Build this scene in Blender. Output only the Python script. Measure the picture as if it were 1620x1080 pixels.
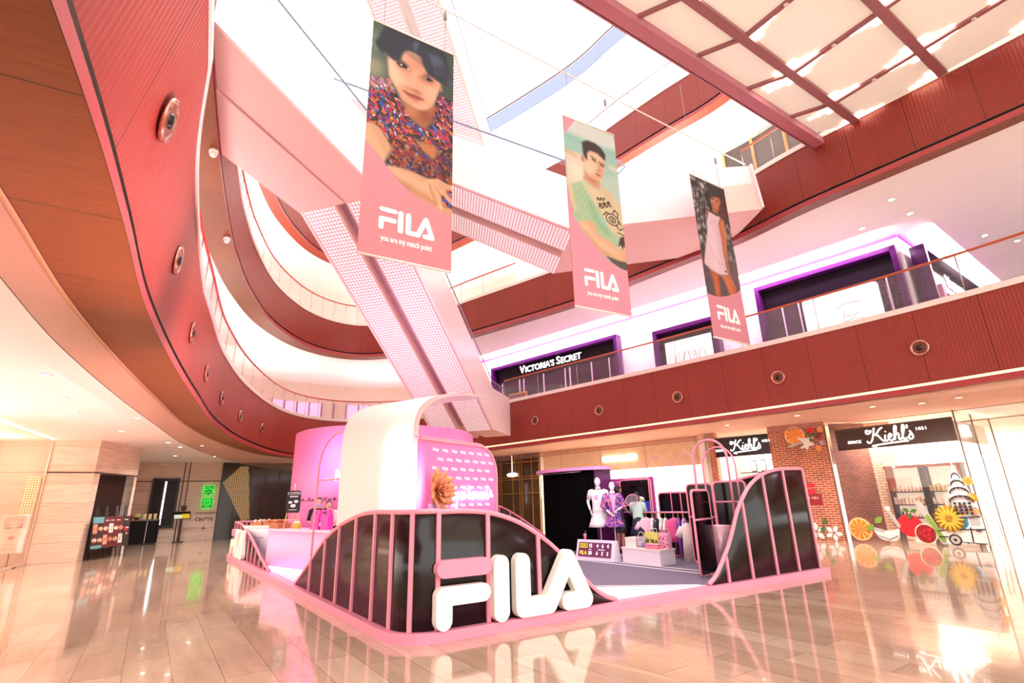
import bpy, bmesh, math, random
import numpy as np
from mathutils import Vector, Matrix, noise
from mathutils.geometry import tessellate_polygon

random.seed(7)
D = bpy.data
SC = bpy.context.scene
for o in list(D.objects):
    D.objects.remove(o)
COL = SC.collection
PI = math.pi

# ------------------------------------------------------------------ camera
def set_camera():
    p, r = math.radians(17.3), math.radians(-1.5)
    fwd = Vector((0, math.cos(p), math.sin(p)))
    up = Vector((0, -math.sin(p), math.cos(p)))
    rt = Vector((1, 0, 0))
    R = rt * math.cos(r) + up * math.sin(r)
    U = up * math.cos(r) - rt * math.sin(r)
    cd = D.cameras.new('camera'); cd.lens = 18.0; cd.sensor_width = 36.0
    cd.clip_end = 400
    co = D.objects.new('camera', cd); COL.objects.link(co)
    M = Matrix((R, U, -fwd)).transposed().to_4x4()
    M.translation = Vector((0, 0, 1.55))
    co.matrix_world = M
    SC.camera = co
set_camera()

# ------------------------------------------------------------------ world, exposure
SC.view_settings.view_transform = 'Standard'
SC.view_settings.look = 'None'
SC.view_settings.gamma = 1.0
SC.view_settings.use_curve_mapping = False
SC.view_settings.exposure = 0.14
W = D.worlds.new('world'); SC.world = W; W.use_nodes = True
bg = W.node_tree.nodes['Background']
bg.inputs[0].default_value = (1.0, 0.965, 0.935, 1)
bg.inputs[1].default_value = 2.8
SC.cycles.max_bounces = 7
SC.cycles.diffuse_bounces = 4
SC.cycles.glossy_bounces = 4
SC.cycles.transparent_max_bounces = 16
SC.cycles.sample_clamp_indirect = 6.0

def lin(h):
    h = h.lstrip('#')
    v = [int(h[i:i + 2], 16) / 255 for i in (0, 2, 4)]
    return tuple(((x / 12.92) if x <= .04045 else ((x + .055) / 1.055) ** 2.4) for x in v)

def area(name, loc, size, power, color, rot=(0, 0, 0), sy=None):
    l = D.lights.new(name, 'AREA'); l.energy = power; l.color = color
    l.size = size
    if sy: l.shape = 'RECTANGLE'; l.size_y = sy
    o = D.objects.new(name, l); COL.objects.link(o); o.location = loc; o.rotation_euler = rot
    return o
def point(name, loc, power, color, r=.15):
    l = D.lights.new(name, 'POINT'); l.energy = power; l.color = color; l.shadow_soft_size = r
    o = D.objects.new(name, l); COL.objects.link(o); o.location = loc
    return o
def lights():
    s = D.lights.new('daylight_through_skylight', 'SUN'); s.energy = 2.2; s.angle = .6; s.color = (1, .97, .94)
    so = D.objects.new('daylight_through_skylight', s); COL.objects.link(so)
    so.rotation_euler = (math.radians(-14), math.radians(8), 0)
    # shop interiors
    area('white_shop_light', (6.6, 26.2, 3.6), 3.0, 2600, (1, .97, .93))
    area('skincare_shop_light', (13.6, 19.0, 3.7), 2.6, 1300, (1, .96, .91))
    area('skincare_side_light', (11.0, 22.0, 3.7), 2.4, 1100, (1, .96, .91))
    # wall washers of the upper lingerie shop: lamps that face its white wall
    for (x0, y0), (x1, y1), e in (((-1.6, 29.0), (9.1, 18.6), 900), ((9.1, 18.6), (12.3, 15.0), 330), ((12.7, 14.9), (19, 19.6), 420)):
        d = Vector((x1 - x0, y1 - y0, 0)); L = d.length; d.normalize(); n = d.cross(Vector((0, 0, 1)))      # towards the atrium
        l = area('wall_washer', Vector(((x0 + x1) / 2, (y0 + y1) / 2, 9.35)) + n * .9, L, e, (1, .74, .90), sy=.25)
        zz = Vector((n.x * .85, n.y * .85, .35)).normalized()                                               # lamp shines along -z
        l.rotation_euler = Matrix((d, zz.cross(d), zz)).transposed().to_euler()
    # unseen fill light added on the drum roof to brighten the escalators
    area('drum_roof_fill', (-4.1, 16.4, 3.70), 3.2, 170, (1, .66, .84), (math.radians(172), 0, 0))
    # added fill lights, unseen on the upper walkways, brightening their ceilings
    for x, y, z, e in ((-8.6, 9.0, 6.3, 90), (-11.3, 15.2, 6.3, 120), (-13.2, 21.0, 6.3, 130), (-13.4, 27.5, 6.3, 130), (-8.0, 31.4, 6.3, 130),
                       (-11.6, 15.5, 11.5, 200), (-13.0, 22.5, 11.5, 260), (-6.0, 29.4, 11.5, 200), (1.8, 23.6, 11.5, 420), (6.6, 18.6, 11.5, 420), (9.6, 14.6, 11.5, 300),
                       (2.4, 23.2, 17.0, 500), (7.2, 18.0, 17.0, 500), (-12.4, 20.0, 17.0, 300), (-6.0, 29.4, 17.0, 300)):
        area('walkway_fill_light', (x, y, z), 2.0, e, (1, .92, .88), (math.radians(180), 0, 0))
    # pink fill added unseen behind the front barrier to lift the left balcony
    for tgt, e in (((-3.5, 4.3, 5.3), 2600), ((-7.6, 11.8, 5.1), 4200)):
        l = D.lights.new('stand_pink_fill', 'SPOT'); l.energy = e; l.color = (1, .52, .60); l.spot_size = math.radians(66); l.spot_blend = .9; l.shadow_soft_size = .12
        o = D.objects.new('stand_pink_fill', l); COL.objects.link(o); o.location = (-1.05, 7.5, 1.1)
        o.rotation_euler = (Vector(tgt) - o.location).to_track_quat('-Z', 'Y').to_euler()
    # lamps in the ceiling downlights of the lower hall
    for x, y in ((-8.48, 8.97), (-9.85, 11.0), (-11.05, 12.74), (-12.28, 16.05), (-10.16, 13.72), (-12.87, 19.18), (-13.37, 20.69), (-15.78, 24.15), (-12.35, 20.46), (-14.37, 24.95), (11.75, 14.7), (12.15, 13.9), (10.6, 15.1), (9.1, 16.5), (7.6, 18.4), (4.0, 22.5), (1.0, 25.5)):
        l = D.lights.new('downlight_lamp', 'SPOT'); l.energy = 290; l.color = (1, .965, .93); l.spot_size = math.radians(140); l.spot_blend = .8; l.shadow_soft_size = .06
        o = D.objects.new('downlight_lamp', l); COL.objects.link(o); o.location = (x, y, 3.92)
    point('left_shop_lamp', (-16.6, 16.2, 3.3), 160, (1, .93, .85), .04)
    # wash lamps of the sales stand
    point('stand_wash_light', (-5.0, 13.3, 2.9), 60, (1, .6, .92), .03)
    point('stand_wash_light', (2.0, 12.6, 3.0), 110, (.96, .84, 1), .03)
lights()

# ------------------------------------------------------------------ materials
MATS = {}
def mat(name, hexc, rough=.5, metal=0.0, emit=0.0, ecol=None, var=.06, scale=4.0, stretch=(1, 1, 1), spec=.5, coat=0.0, coord='Object', bump=0.0, bscale=60.0):
    if name in MATS: return MATS[name]
    m = D.materials.new(name); m.use_nodes = True
    nt = m.node_tree; n = nt.nodes; b = n['Principled BSDF']
    c = lin(hexc)
    tc = n.new('ShaderNodeTexCoord'); mp = n.new('ShaderNodeMapping')
    mp.inputs['Scale'].default_value = stretch
    nt.links.new(tc.outputs[coord], mp.inputs[0])
    nz = n.new('ShaderNodeTexNoise'); nz.inputs['Scale'].default_value = scale; nz.inputs['Detail'].default_value = 5
    nt.links.new(mp.outputs[0], nz.inputs[0])
    mx = n.new('ShaderNodeMix'); mx.data_type = 'RGBA'
    mx.inputs['A'].default_value = tuple(x * (1 - var) for x in c) + (1,)
    mx.inputs['B'].default_value = tuple(min(1, x * (1 + var)) for x in c) + (1,)
    nt.links.new(nz.outputs[0], mx.inputs['Factor'])
    nt.links.new(mx.outputs['Result'], b.inputs['Base Color'])
    b.inputs['Roughness'].default_value = rough
    b.inputs['Metallic'].default_value = metal
    b.inputs['Specular IOR Level'].default_value = spec
    b.inputs['Coat Weight'].default_value = coat
    b.inputs['Coat Roughness'].default_value = .04
    if emit:
        b.inputs['Emission Color'].default_value = (lin(ecol) if ecol else c) + (1,)
        b.inputs['Emission Strength'].default_value = emit
    if bump:
        nb = n.new('ShaderNodeTexNoise'); nb.inputs['Scale'].default_value = bscale
        nt.links.new(mp.outputs[0], nb.inputs[0])
        bp = n.new('ShaderNodeBump'); bp.inputs['Strength'].default_value = bump; bp.inputs['Distance'].default_value = .02
        nt.links.new(nb.outputs[0], bp.inputs['Height']); nt.links.new(bp.outputs[0], b.inputs['Normal'])
    MATS[name] = m
    return m

def glassmat(name, tint, gloss=.12, alpha=.06, rough=.02):
    if name in MATS: return MATS[name]
    m = D.materials.new(name); m.use_nodes = True
    nt = m.node_tree; n = nt.nodes; n.clear()
    out = n.new('ShaderNodeOutputMaterial')
    tr = n.new('ShaderNodeBsdfTransparent'); tr.inputs[0].default_value = lin(tint) + (1,)
    gl = n.new('ShaderNodeBsdfGlossy'); gl.inputs['Roughness'].default_value = rough
    df = n.new('ShaderNodeBsdfDiffuse'); df.inputs[0].default_value = lin(tint) + (1,)
    ge = n.new('ShaderNodeNewGeometry'); dt = n.new('ShaderNodeVectorMath'); dt.operation = 'DOT_PRODUCT'
    nt.links.new(ge.outputs['Normal'], dt.inputs[0]); nt.links.new(ge.outputs['Incoming'], dt.inputs[1])
    fac = math_node(nt, 'POWER', math_node(nt, 'SUBTRACT', 1.0, math_node(nt, 'ABSOLUTE', dt.outputs['Value'], None, True)), 5.0)
    ad = math_node(nt, 'ADD', math_node(nt, 'MULTIPLY', fac, .7), gloss, True)
    m1 = n.new('ShaderNodeMixShader'); m1.inputs[0].default_value = alpha
    nt.links.new(tr.outputs[0], m1.inputs[1]); nt.links.new(df.outputs[0], m1.inputs[2])
    m2 = n.new('ShaderNodeMixShader')
    nt.links.new(ad, m2.inputs[0]); nt.links.new(m1.outputs[0], m2.inputs[1]); nt.links.new(gl.outputs[0], m2.inputs[2])
    nt.links.new(m2.outputs[0], out.inputs[0])
    MATS[name] = m
    return m

def math_node(nt, op, a, b=None, clamp=False):
    k = nt.nodes.new('ShaderNodeMath'); k.operation = op; k.use_clamp = clamp
    for i, v in enumerate((a, b)):
        if v is None: continue
        if isinstance(v, (int, float)): k.inputs[i].default_value = v
        else: nt.links.new(v, k.inputs[i])
    return k.outputs[0]

def fasciamat(name, hexc, panel=1.35, rough=.42):
    """ribbed perforated metal panels: UV = (arc length, height) in metres"""
    if name in MATS: return MATS[name]
    m = mat(name, hexc, rough=rough, var=.10, scale=1.2, stretch=(1, 1, 3), coord='UV', spec=.35)
    nt = m.node_tree; n = nt.nodes; b = n['Principled BSDF']
    tc = n.new('ShaderNodeTexCoord'); sp = n.new('ShaderNodeSeparateXYZ'); nt.links.new(tc.outputs['UV'], sp.inputs[0])
    fr = math_node(nt, 'FRACT', math_node(nt, 'DIVIDE', sp.outputs[0], panel))
    seam = math_node(nt, 'GREATER_THAN', fr, 1 - .016 / panel)
    rib = math_node(nt, 'SINE', math_node(nt, 'MULTIPLY', sp.outputs[0], 2 * PI / .075))
    wob = n.new('ShaderNodeTexNoise'); wob.inputs['Scale'].default_value = 5
    nt.links.new(tc.outputs['UV'], wob.inputs[0])
    h = math_node(nt, 'MULTIPLY', math_node(nt, 'ADD', rib, 1.0), wob.outputs[0])
    bp = n.new('ShaderNodeBump'); bp.inputs['Strength'].default_value = .35; bp.inputs['Distance'].default_value = .015
    nt.links.new(h, bp.inputs['Height']); nt.links.new(bp.outputs[0], b.inputs['Normal'])
    old = b.inputs['Base Color'].links[0].from_socket
    mx = n.new('ShaderNodeMix'); mx.data_type = 'RGBA'; mx.inputs['B'].default_value = tuple(x * .35 for x in lin(hexc)) + (1,)
    nt.links.new(seam, mx.inputs['Factor']); nt.links.new(old, mx.inputs['A']); nt.links.new(mx.outputs['Result'], b.inputs['Base Color'])
    return m

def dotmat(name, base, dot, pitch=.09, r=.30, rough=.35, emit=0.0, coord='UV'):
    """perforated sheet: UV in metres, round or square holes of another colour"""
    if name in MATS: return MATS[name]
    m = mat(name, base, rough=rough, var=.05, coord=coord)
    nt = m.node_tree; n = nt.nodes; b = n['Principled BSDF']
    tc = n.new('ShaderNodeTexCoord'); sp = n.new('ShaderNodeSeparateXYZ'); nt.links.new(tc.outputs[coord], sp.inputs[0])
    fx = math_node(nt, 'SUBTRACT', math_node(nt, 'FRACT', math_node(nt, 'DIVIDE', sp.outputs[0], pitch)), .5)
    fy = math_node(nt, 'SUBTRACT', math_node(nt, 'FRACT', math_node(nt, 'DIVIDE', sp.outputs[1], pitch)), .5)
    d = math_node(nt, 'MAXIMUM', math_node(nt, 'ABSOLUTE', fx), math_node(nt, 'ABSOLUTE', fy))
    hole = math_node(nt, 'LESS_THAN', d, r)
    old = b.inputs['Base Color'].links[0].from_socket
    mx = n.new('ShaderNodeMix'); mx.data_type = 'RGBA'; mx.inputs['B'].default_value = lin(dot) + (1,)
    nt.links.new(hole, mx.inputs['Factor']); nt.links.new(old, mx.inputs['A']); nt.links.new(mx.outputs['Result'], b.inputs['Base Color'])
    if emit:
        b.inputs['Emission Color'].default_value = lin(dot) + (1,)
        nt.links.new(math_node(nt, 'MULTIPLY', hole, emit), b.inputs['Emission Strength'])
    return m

def brickmat(name, c1, c2, mortar, sx=.24, sy=.075, msize=.012, rough=.8, coord='UV', offset=.5, rot=0.0, bump=.3, bias=0.0, spec=.5, noise_amt=.12, nscale=3.0, nstretch=(1, 1, 1)):
    if name in MATS: return MATS[name]
    m = D.materials.new(name); m.use_nodes = True
    nt = m.node_tree; n = nt.nodes; b = n['Principled BSDF']
    tc = n.new('ShaderNodeTexCoord'); mp = n.new('ShaderNodeMapping')
    mp.inputs['Rotation'].default_value = (0, 0, rot)
    nt.links.new(tc.outputs[coord], mp.inputs[0])
    br = n.new('ShaderNodeTexBrick')
    br.inputs['Color1'].default_value = lin(c1) + (1,); br.inputs['Color2'].default_value = lin(c2) + (1,); br.inputs['Mortar'].default_value = lin(mortar) + (1,)
    br.inputs['Scale'].default_value = 1.0; br.inputs['Brick Width'].default_value = sx; br.inputs['Row Height'].default_value = sy
    br.inputs['Mortar Size'].default_value = msize; br.inputs['Mortar Smooth'].default_value = .1; br.inputs['Bias'].default_value = bias
    br.offset = offset
    nt.links.new(mp.outputs[0], br.inputs[0])
    mp2 = n.new('ShaderNodeMapping'); mp2.inputs['Scale'].default_value = nstretch; nt.links.new(mp.outputs[0], mp2.inputs[0])
    nz = n.new('ShaderNodeTexNoise'); nz.inputs['Scale'].default_value = nscale; nz.inputs['Detail'].default_value = 8; nz.inputs['Roughness'].default_value = .65
    nt.links.new(mp2.outputs[0], nz.inputs[0])
    rm = n.new('ShaderNodeMapRange'); rm.inputs['From Min'].default_value = .3; rm.inputs['From Max'].default_value = .7
    rm.inputs['To Min'].default_value = 1 - noise_amt; rm.inputs['To Max'].default_value = 1 + noise_amt
    nt.links.new(nz.outputs[0], rm.inputs[0])
    mx = n.new('ShaderNodeVectorMath'); mx.operation = 'SCALE'
    nt.links.new(br.outputs[0], mx.inputs[0]); nt.links.new(rm.outputs[0], mx.inputs['Scale'])
    nt.links.new(mx.outputs[0], b.inputs['Base Color'])
    b.inputs['Roughness'].default_value = rough; b.inputs['Specular IOR Level'].default_value = spec
    if bump:
        bp = n.new('ShaderNodeBump'); bp.inputs['Strength'].default_value = bump; bp.inputs['Distance'].default_value = .01; bp.invert = True
        nt.links.new(br.outputs['Fac'], bp.inputs['Height']); nt.links.new(bp.outputs[0], b.inputs['Normal'])
    MATS[name] = m
    return m

def printmat(name='printed_ink', rough=.6, emit=0.0, gain=1.0):
    if name in MATS: return MATS[name]
    m = D.materials.new(name); m.use_nodes = True
    nt = m.node_tree; n = nt.nodes; b = n['Principled BSDF']
    a = n.new('ShaderNodeAttribute'); a.attribute_name = 'ink'
    sc = n.new('ShaderNodeVectorMath'); sc.operation = 'SCALE'; sc.inputs['Scale'].default_value = gain
    nt.links.new(a.outputs['Color'], sc.inputs[0]); nt.links.new(sc.outputs[0], b.inputs['Base Color']); b.inputs['Roughness'].default_value = rough
    if emit:
        nt.links.new(a.outputs['Color'], b.inputs['Emission Color']); b.inputs['Emission Strength'].default_value = emit
    MATS[name] = m
    return m

# ------------------------------------------------------------------ mesh building
class MB:
    def __init__(s):
        s.v = []; s.f = []; s.mi = []; s.uv = {}; s.sm = []; s.M = None
    def vert(s, p):
        p = Vector(p)
        if s.M is not None: p = s.M @ p
        s.v.append(p); return len(s.v) - 1
    def face(s, idx, mi=0, uv=None, smooth=False):
        s.f.append(tuple(idx)); s.mi.append(mi); s.sm.append(smooth)
        if uv: s.uv[len(s.f) - 1] = uv
    def quad(s, a, b, c, d, mi=0, uv=None, smooth=False):
        s.face([s.vert(a), s.vert(b), s.vert(c), s.vert(d)], mi, uv, smooth)
    def box(s, c, size, mi=0, rz=0.0, bev=0.0):
        cx, cy, cz = c; hx, hy, hz = [x / 2 for x in size]
        R = Matrix.Rotation(rz, 3, 'Z')
        if bev:
            prof = rrect(-hx, -hy, hx, hy, bev, 3)
            s.prism([R @ Vector((x, y, 0)) + Vector((cx, cy, cz - hz)) for x, y in prof], (0, 0, 2 * hz), mi)
            return
        k = []
        for z in (-hz, hz):
            for x, y in ((-hx, -hy), (hx, -hy), (hx, hy), (-hx, hy)):
                k.append(s.vert(R @ Vector((x, y, z)) + Vector(c)))
        for q in ((3, 2, 1, 0), (4, 5, 6, 7), (0, 1, 5, 4), (1, 2, 6, 5), (2, 3, 7, 6), (3, 0, 4, 7)):
            s.face([k[i] for i in q], mi)
    def obox(s, p0, p1, thick, z0, z1, mi=0, side=0.0):
        """upright slab from plan point p0 to p1; side shifts it along its normal"""
        d = Vector((p1[0] - p0[0], p1[1] - p0[1])); L = d.length; d /= L
        nrm = Vector((-d.y, d.x)) * side
        c = ((p0[0] + p1[0]) / 2 + nrm.x, (p0[1] + p1[1]) / 2 + nrm.y, (z0 + z1) / 2)
        s.box(c, (L, thick, z1 - z0), mi, math.atan2(d.y, d.x))
    def prism(s, pts, vec, mi=0, mi_side=None, smooth=False):
        """planar polygon extruded by vec, closed"""
        pts = [Vector(p) for p in pts]; vec = Vector(vec)
        a = [s.vert(p) for p in pts]; b = [s.vert(p + vec) for p in pts]
        tri = tessellate_polygon([pts])
        n = len(pts)
        # keep outward winding
        nn = Vector((0, 0, 0))
        for i in range(n):
            p, q = pts[i], pts[(i + 1) % n]; nn += p.cross(q)
        flip = nn.dot(vec) > 0
        for t in tri:
            tn = (pts[t[1]] - pts[t[0]]).cross(pts[t[2]] - pts[t[0]])
            t = t if tn.dot(vec) < 0 else t[::-1]
            s.face([a[i] for i in t], mi)
            s.face([b[i] for i in t[::-1]], mi)
        ms = mi if mi_side is None else mi_side
        for i in range(n):
            j = (i + 1) % n
            q = [a[i], a[j], b[j], b[i]]
            s.face(q if flip else q[::-1], ms, None, smooth)
    def tube(s, path, r, seg=8, mi=0, closed=False, cap=True):
        path = [Vector(p) for p in path]; n = len(path)
        rs = r if isinstance(r, (list, tuple)) else [r] * n
        rings = []; prev = None
        for i, p in enumerate(path):
            a = path[(i - 1) % n] if (closed or i > 0) else p
            b = path[(i + 1) % n] if (closed or i < n - 1) else p
            t = (b - a)
            t = t.normalized() if t.length > 1e-9 else Vector((0, 0, 1))
            if prev is None:
                ref = Vector((0, 0, 1)) if abs(t.z) < .9 else Vector((1, 0, 0))
                x = t.cross(ref).normalized()
            else:
                x = (prev - t * prev.dot(t))
                x = x.normalized() if x.length > 1e-6 else t.orthogonal().normalized()
            prev = x; y = t.cross(x)
            rings.append([s.vert(p + (x * math.cos(2 * PI * k / seg) + y * math.sin(2 * PI * k / seg)) * rs[i]) for k in range(seg)])
        m = n if closed else n - 1
        for i in range(m):
            A, B = rings[i], rings[(i + 1) % n]
            for k in range(seg):
                l = (k + 1) % seg
                s.face([A[k], A[l], B[l], B[k]], mi, None, True)
        if cap and not closed:
            s.face(rings[0][::-1], mi); s.face(rings[-1], mi)
    def lathe(s, prof, c=(0, 0, 0), seg=24, mi=0, sx=1.0, sy=1.0, a0=0.0, a1=2 * PI, smooth=True):
        """profile [(r, z)] about a vertical axis"""
        full = abs(a1 - a0 - 2 * PI) < 1e-6
        m = seg if full else seg + 1
        rings = []
        for r, z in prof:
            rings.append([s.vert((c[0] + r * sx * math.cos(a0 + (a1 - a0) * k / seg), c[1] + r * sy * math.sin(a0 + (a1 - a0) * k / seg), c[2] + z)) for k in range(m)])
        for A, B in zip(rings, rings[1:]):
            for k in range(seg):
                l = (k + 1) % m
                s.face([A[k], A[l], B[l], B[k]], mi, None, smooth)
        if full:
            if prof[0][0] > 1e-6: s.face(rings[0][::-1], mi)
            if prof[-1][0] > 1e-6: s.face(rings[-1], mi)
    def ball(s, c, r, seg=14, ring=9, mi=0, R=None, f=None):
        rx, ry, rz = r if isinstance(r, (tuple, list)) else (r, r, r)
        c = Vector(c); rows = []
        for i in range(ring + 1):
            th = PI * i / ring
            row = []
            for k in range(seg):
                ph = 2 * PI * k / seg
                p = Vector((math.sin(th) * math.cos(ph), math.sin(th) * math.sin(ph), math.cos(th)))
                q = f(p) if f else p
                q = Vector((q.x * rx, q.y * ry, q.z * rz))
                if R is not None: q = R @ q
                row.append(s.vert(c + q))
            rows.append(row)
        for A, B in zip(rows, rows[1:]):
            for k in range(seg):
                l = (k + 1) % seg
                s.face([A[k], B[k], B[l], A[l]], mi, None, True)
    def loft(s, rings, mi=0, closed_ring=True, cap=(True, True), smooth=True):
        R = [[s.vert(p) for p in r] for r in rings]
        n = len(R[0]); m = n if closed_ring else n - 1
        for A, B in zip(R, R[1:]):
            for k in range(m):
                l = (k + 1) % n
                s.face([A[k], A[l], B[l], B[k]], mi, None, smooth)
        if closed_ring:
            if cap[0]: s.face(R[0][::-1], mi)
            if cap[1]: s.face(R[-1], mi)
    def add(s, vs, fs, mi=0, smooth=True):
        k = [s.vert(p) for p in vs]
        for f in fs: s.face([k[i] for i in f], mi, None, smooth)
    def mesh(s, name, mats, off=Vector((0, 0, 0)), merge=False):
        me = D.meshes.new(name)
        me.from_pydata([tuple(p - off) for p in s.v], [], s.f)
        for m in (mats if isinstance(mats, (list, tuple)) else [mats]): me.materials.append(m)
        me.polygons.foreach_set('material_index', s.mi)
        me.polygons.foreach_set('use_smooth', s.sm)
        if s.uv:
            ul = me.uv_layers.new(name='UVMap')
            for pi, uv in s.uv.items():
                for li, c in zip(me.polygons[pi].loop_indices, uv): ul.data[li].uv = c
        if merge or any(s.sm):
            bm = bmesh.new(); bm.from_mesh(me)
            bmesh.ops.remove_doubles(bm, verts=bm.verts, dist=1e-5)
            bm.to_mesh(me); bm.free()
        me.update()
        return me

def tag(o, label=None, cat=None, group=None, kind=None):
    if label: o['label'] = label
    if cat: o['category'] = cat
    if group: o['group'] = group
    if kind: o['kind'] = kind
    return o
def thing(name, label, cat, loc=(0, 0, 0), rz=0.0, group=None):
    o = D.objects.new(name, None); COL.objects.link(o)
    o.location = loc; o.rotation_euler = (0, 0, rz); o.empty_display_size = .2
    return tag(o, label, cat, group)
def part(name, mb, mats, parent, label=None, world=True, kind=None):
    """mesh child; world=True: vertices are in world space, parent unrotated"""
    off = Vector((0, 0, 0))
    if world:
        p = parent
        while p is not None: off += Vector(p.location); p = p.parent
    o = D.objects.new(name, mb.mesh(name, mats, off) if isinstance(mb, MB) else mb); COL.objects.link(o)
    o.parent = parent
    if label: o['label'] = label
    if kind: o['kind'] = kind
    return o
def solo(name, mb, mats, label, cat, group=None, loc=(0, 0, 0), rz=0.0, kind=None):
    o = D.objects.new(name, mb.mesh(name, mats) if isinstance(mb, MB) else mb); COL.objects.link(o)
    o.location = loc; o.rotation_euler = (0, 0, rz)
    return tag(o, label, cat, group, kind)
def struct(name, mb, mats, label=None):
    o = D.objects.new(name, mb.mesh(name, mats)); COL.objects.link(o)
    o['kind'] = 'structure'
    if label: o['label'] = label
    return o
def dup(root, loc, rz, label=None, group=None, scale=None):
    r = root.copy(); COL.objects.link(r); r.location = loc; r.rotation_euler = (0, 0, rz)
    if label: r['label'] = label
    if group: r['group'] = group
    if scale: r.scale = (scale,) * 3
    for ch in list(root.children):
        c = ch.copy(); COL.objects.link(c); c.parent = r
        for g in list(ch.children):
            d = g.copy(); COL.objects.link(d); d.parent = c
    return r

# ------------------------------------------------------------------ 2-D helpers
def rrect(x0, y0, x1, y1, r, n=6):
    o = []
    for cx, cy, a in ((x1 - r, y0 + r, -90), (x1 - r, y1 - r, 0), (x0 + r, y1 - r, 90), (x0 + r, y0 + r, 180)):
        for k in range(n + 1):
            t = math.radians(a + 90 * k / n); o.append((cx + r * math.cos(t), cy + r * math.sin(t)))
    return o
def catmull(P, n=10, closed=False):
    P = [Vector(p) for p in P]
    Q = ([P[-1]] + P + P[:2]) if closed else ([2 * P[0] - P[1]] + P + [2 * P[-1] - P[-2]])
    o = []
    for i in range(1, len(Q) - 2):
        a, b, c, d = Q[i - 1:i + 3]
        for k in range(n):
            t = k / n
            o.append(.5 * ((2 * b) + (c - a) * t + (2 * a - 5 * b + 4 * c - d) * t * t + (3 * b - a - 3 * c + d) * t ** 3))
    if not closed: o.append(P[-1])
    return o
def stroke(pts, r, cap=8):
    """outline of a fat polyline with round caps and round outer joins"""
    P = [Vector(p) for p in pts]; n = len(P)
    def side(seq):
        out = []
        for i in range(len(seq)):
            p = seq[i]
            if i == 0 or i == len(seq) - 1:
                continue
            d0 = (p - seq[i - 1]).normalized(); d1 = (seq[i + 1] - p).normalized()
            n0 = Vector((-d0.y, d0.x)); n1 = Vector((-d1.y, d1.x))
            cr = d0.x * d1.y - d0.y * d1.x
            if cr > 0:      # turning left: left side is the inner side
                m = (n0 + n1).normalized(); out.append(p + m * (r / max(.2, m.dot(n0))))
            else:
                a0 = math.atan2(n0.y, n0.x); a1 = math.atan2(n1.y, n1.x)
                while a1 > a0: a1 -= 2 * PI
                k = max(1, int((a0 - a1) / .25))
                for j in range(k + 1):
                    t = a0 + (a1 - a0) * j / k; out.append(p + Vector((math.cos(t), math.sin(t))) * r)
        return out
    def endcap(p, d):
        a = math.atan2(d.y, d.x)
        return [p + Vector((math.cos(a + PI / 2 - PI * j / cap), math.sin(a + PI / 2 - PI * j / cap))) * r for j in range(cap + 1)]
    left = side(P); right = side(P[::-1])
    return left + endcap(P[-1], (P[-1] - P[-2]).normalized()) + right + endcap(P[0], (P[0] - P[1]).normalized())

# logo strokes in a box of height 1: (name, polyline, radius)
LOGO = [('bar', [(.14, .86), (.85, .86)], .13),
        ('stem', [(.82, .475), (.14, .475), (.14, .14)], .135),
        ('upright', [(1.16, .855), (1.16, .145)], .145),
        ('ligature', [(1.58, .855), (1.58, .155), (2.12, .155), (2.56, .85), (2.92, .155), (2.52, .155)], .145)]
LOGO_W = 3.07
def logo_polys(x, y, h):
    """outlines with lower-left corner x,y and height h"""
    return [[(x + p.x * h, y + p.y * h) for p in stroke(pl, r)] for _, pl, r in LOGO]

FONTS = {}
def text_mb(txt, size, mb, M, mi=0, depth=.0, align='CENTER', shear=0.0, bold=0.0, space=1.0, sx=1.0):
    """add text geometry to mb; M maps text plane (x right, y up, z out) to world"""
    cu = D.curves.new('txt', 'FONT'); cu.body = txt; cu.size = size; cu.align_x = align; cu.align_y = 'CENTER'
    cu.extrude = depth; cu.shear = shear; cu.offset = bold; cu.space_character = space; cu.resolution_u = 3
    ob = D.objects.new('txt', cu); COL.objects.link(ob)
    dg = bpy.context.evaluated_depsgraph_get(); dg.update()
    me = D.meshes.new_from_object(ob.evaluated_get(dg))
    xs = [v.co.x * sx for v in me.vertices] or [0, 0]
    base = len(mb.v)
    for v in me.vertices: mb.vert(M @ Vector((v.co.x * sx, v.co.y, v.co.z)))
    for p in me.polygons: mb.face([base + i for i in p.vertices], mi)
    D.objects.remove(ob); D.meshes.remove(me); D.curves.remove(cu)
    return max(xs)
def small_caps(words, big, small, mb, M, depth=.02, gap=.3):
    """initials larger than the rest, laid out left to right on one baseline"""
    x = 0.0
    for w in words:
        x = x + text_mb(w[0], big, mb, M @ Matrix.Translation((x, (big - small) * .36, 0)), 0, depth, 'LEFT', bold=.006) + small * .08
        x = x + text_mb(w[1:], small, mb, M @ Matrix.Translation((x, 0, 0)), 0, depth, 'LEFT', bold=.006) + small * gap
def frame_M(o, x, y):
    x = Vector(x).normalized(); y = Vector(y).normalized(); z = x.cross(y)
    M = Matrix((x, y, z)).transposed().to_4x4(); M.translation = Vector(o); return M

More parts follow.
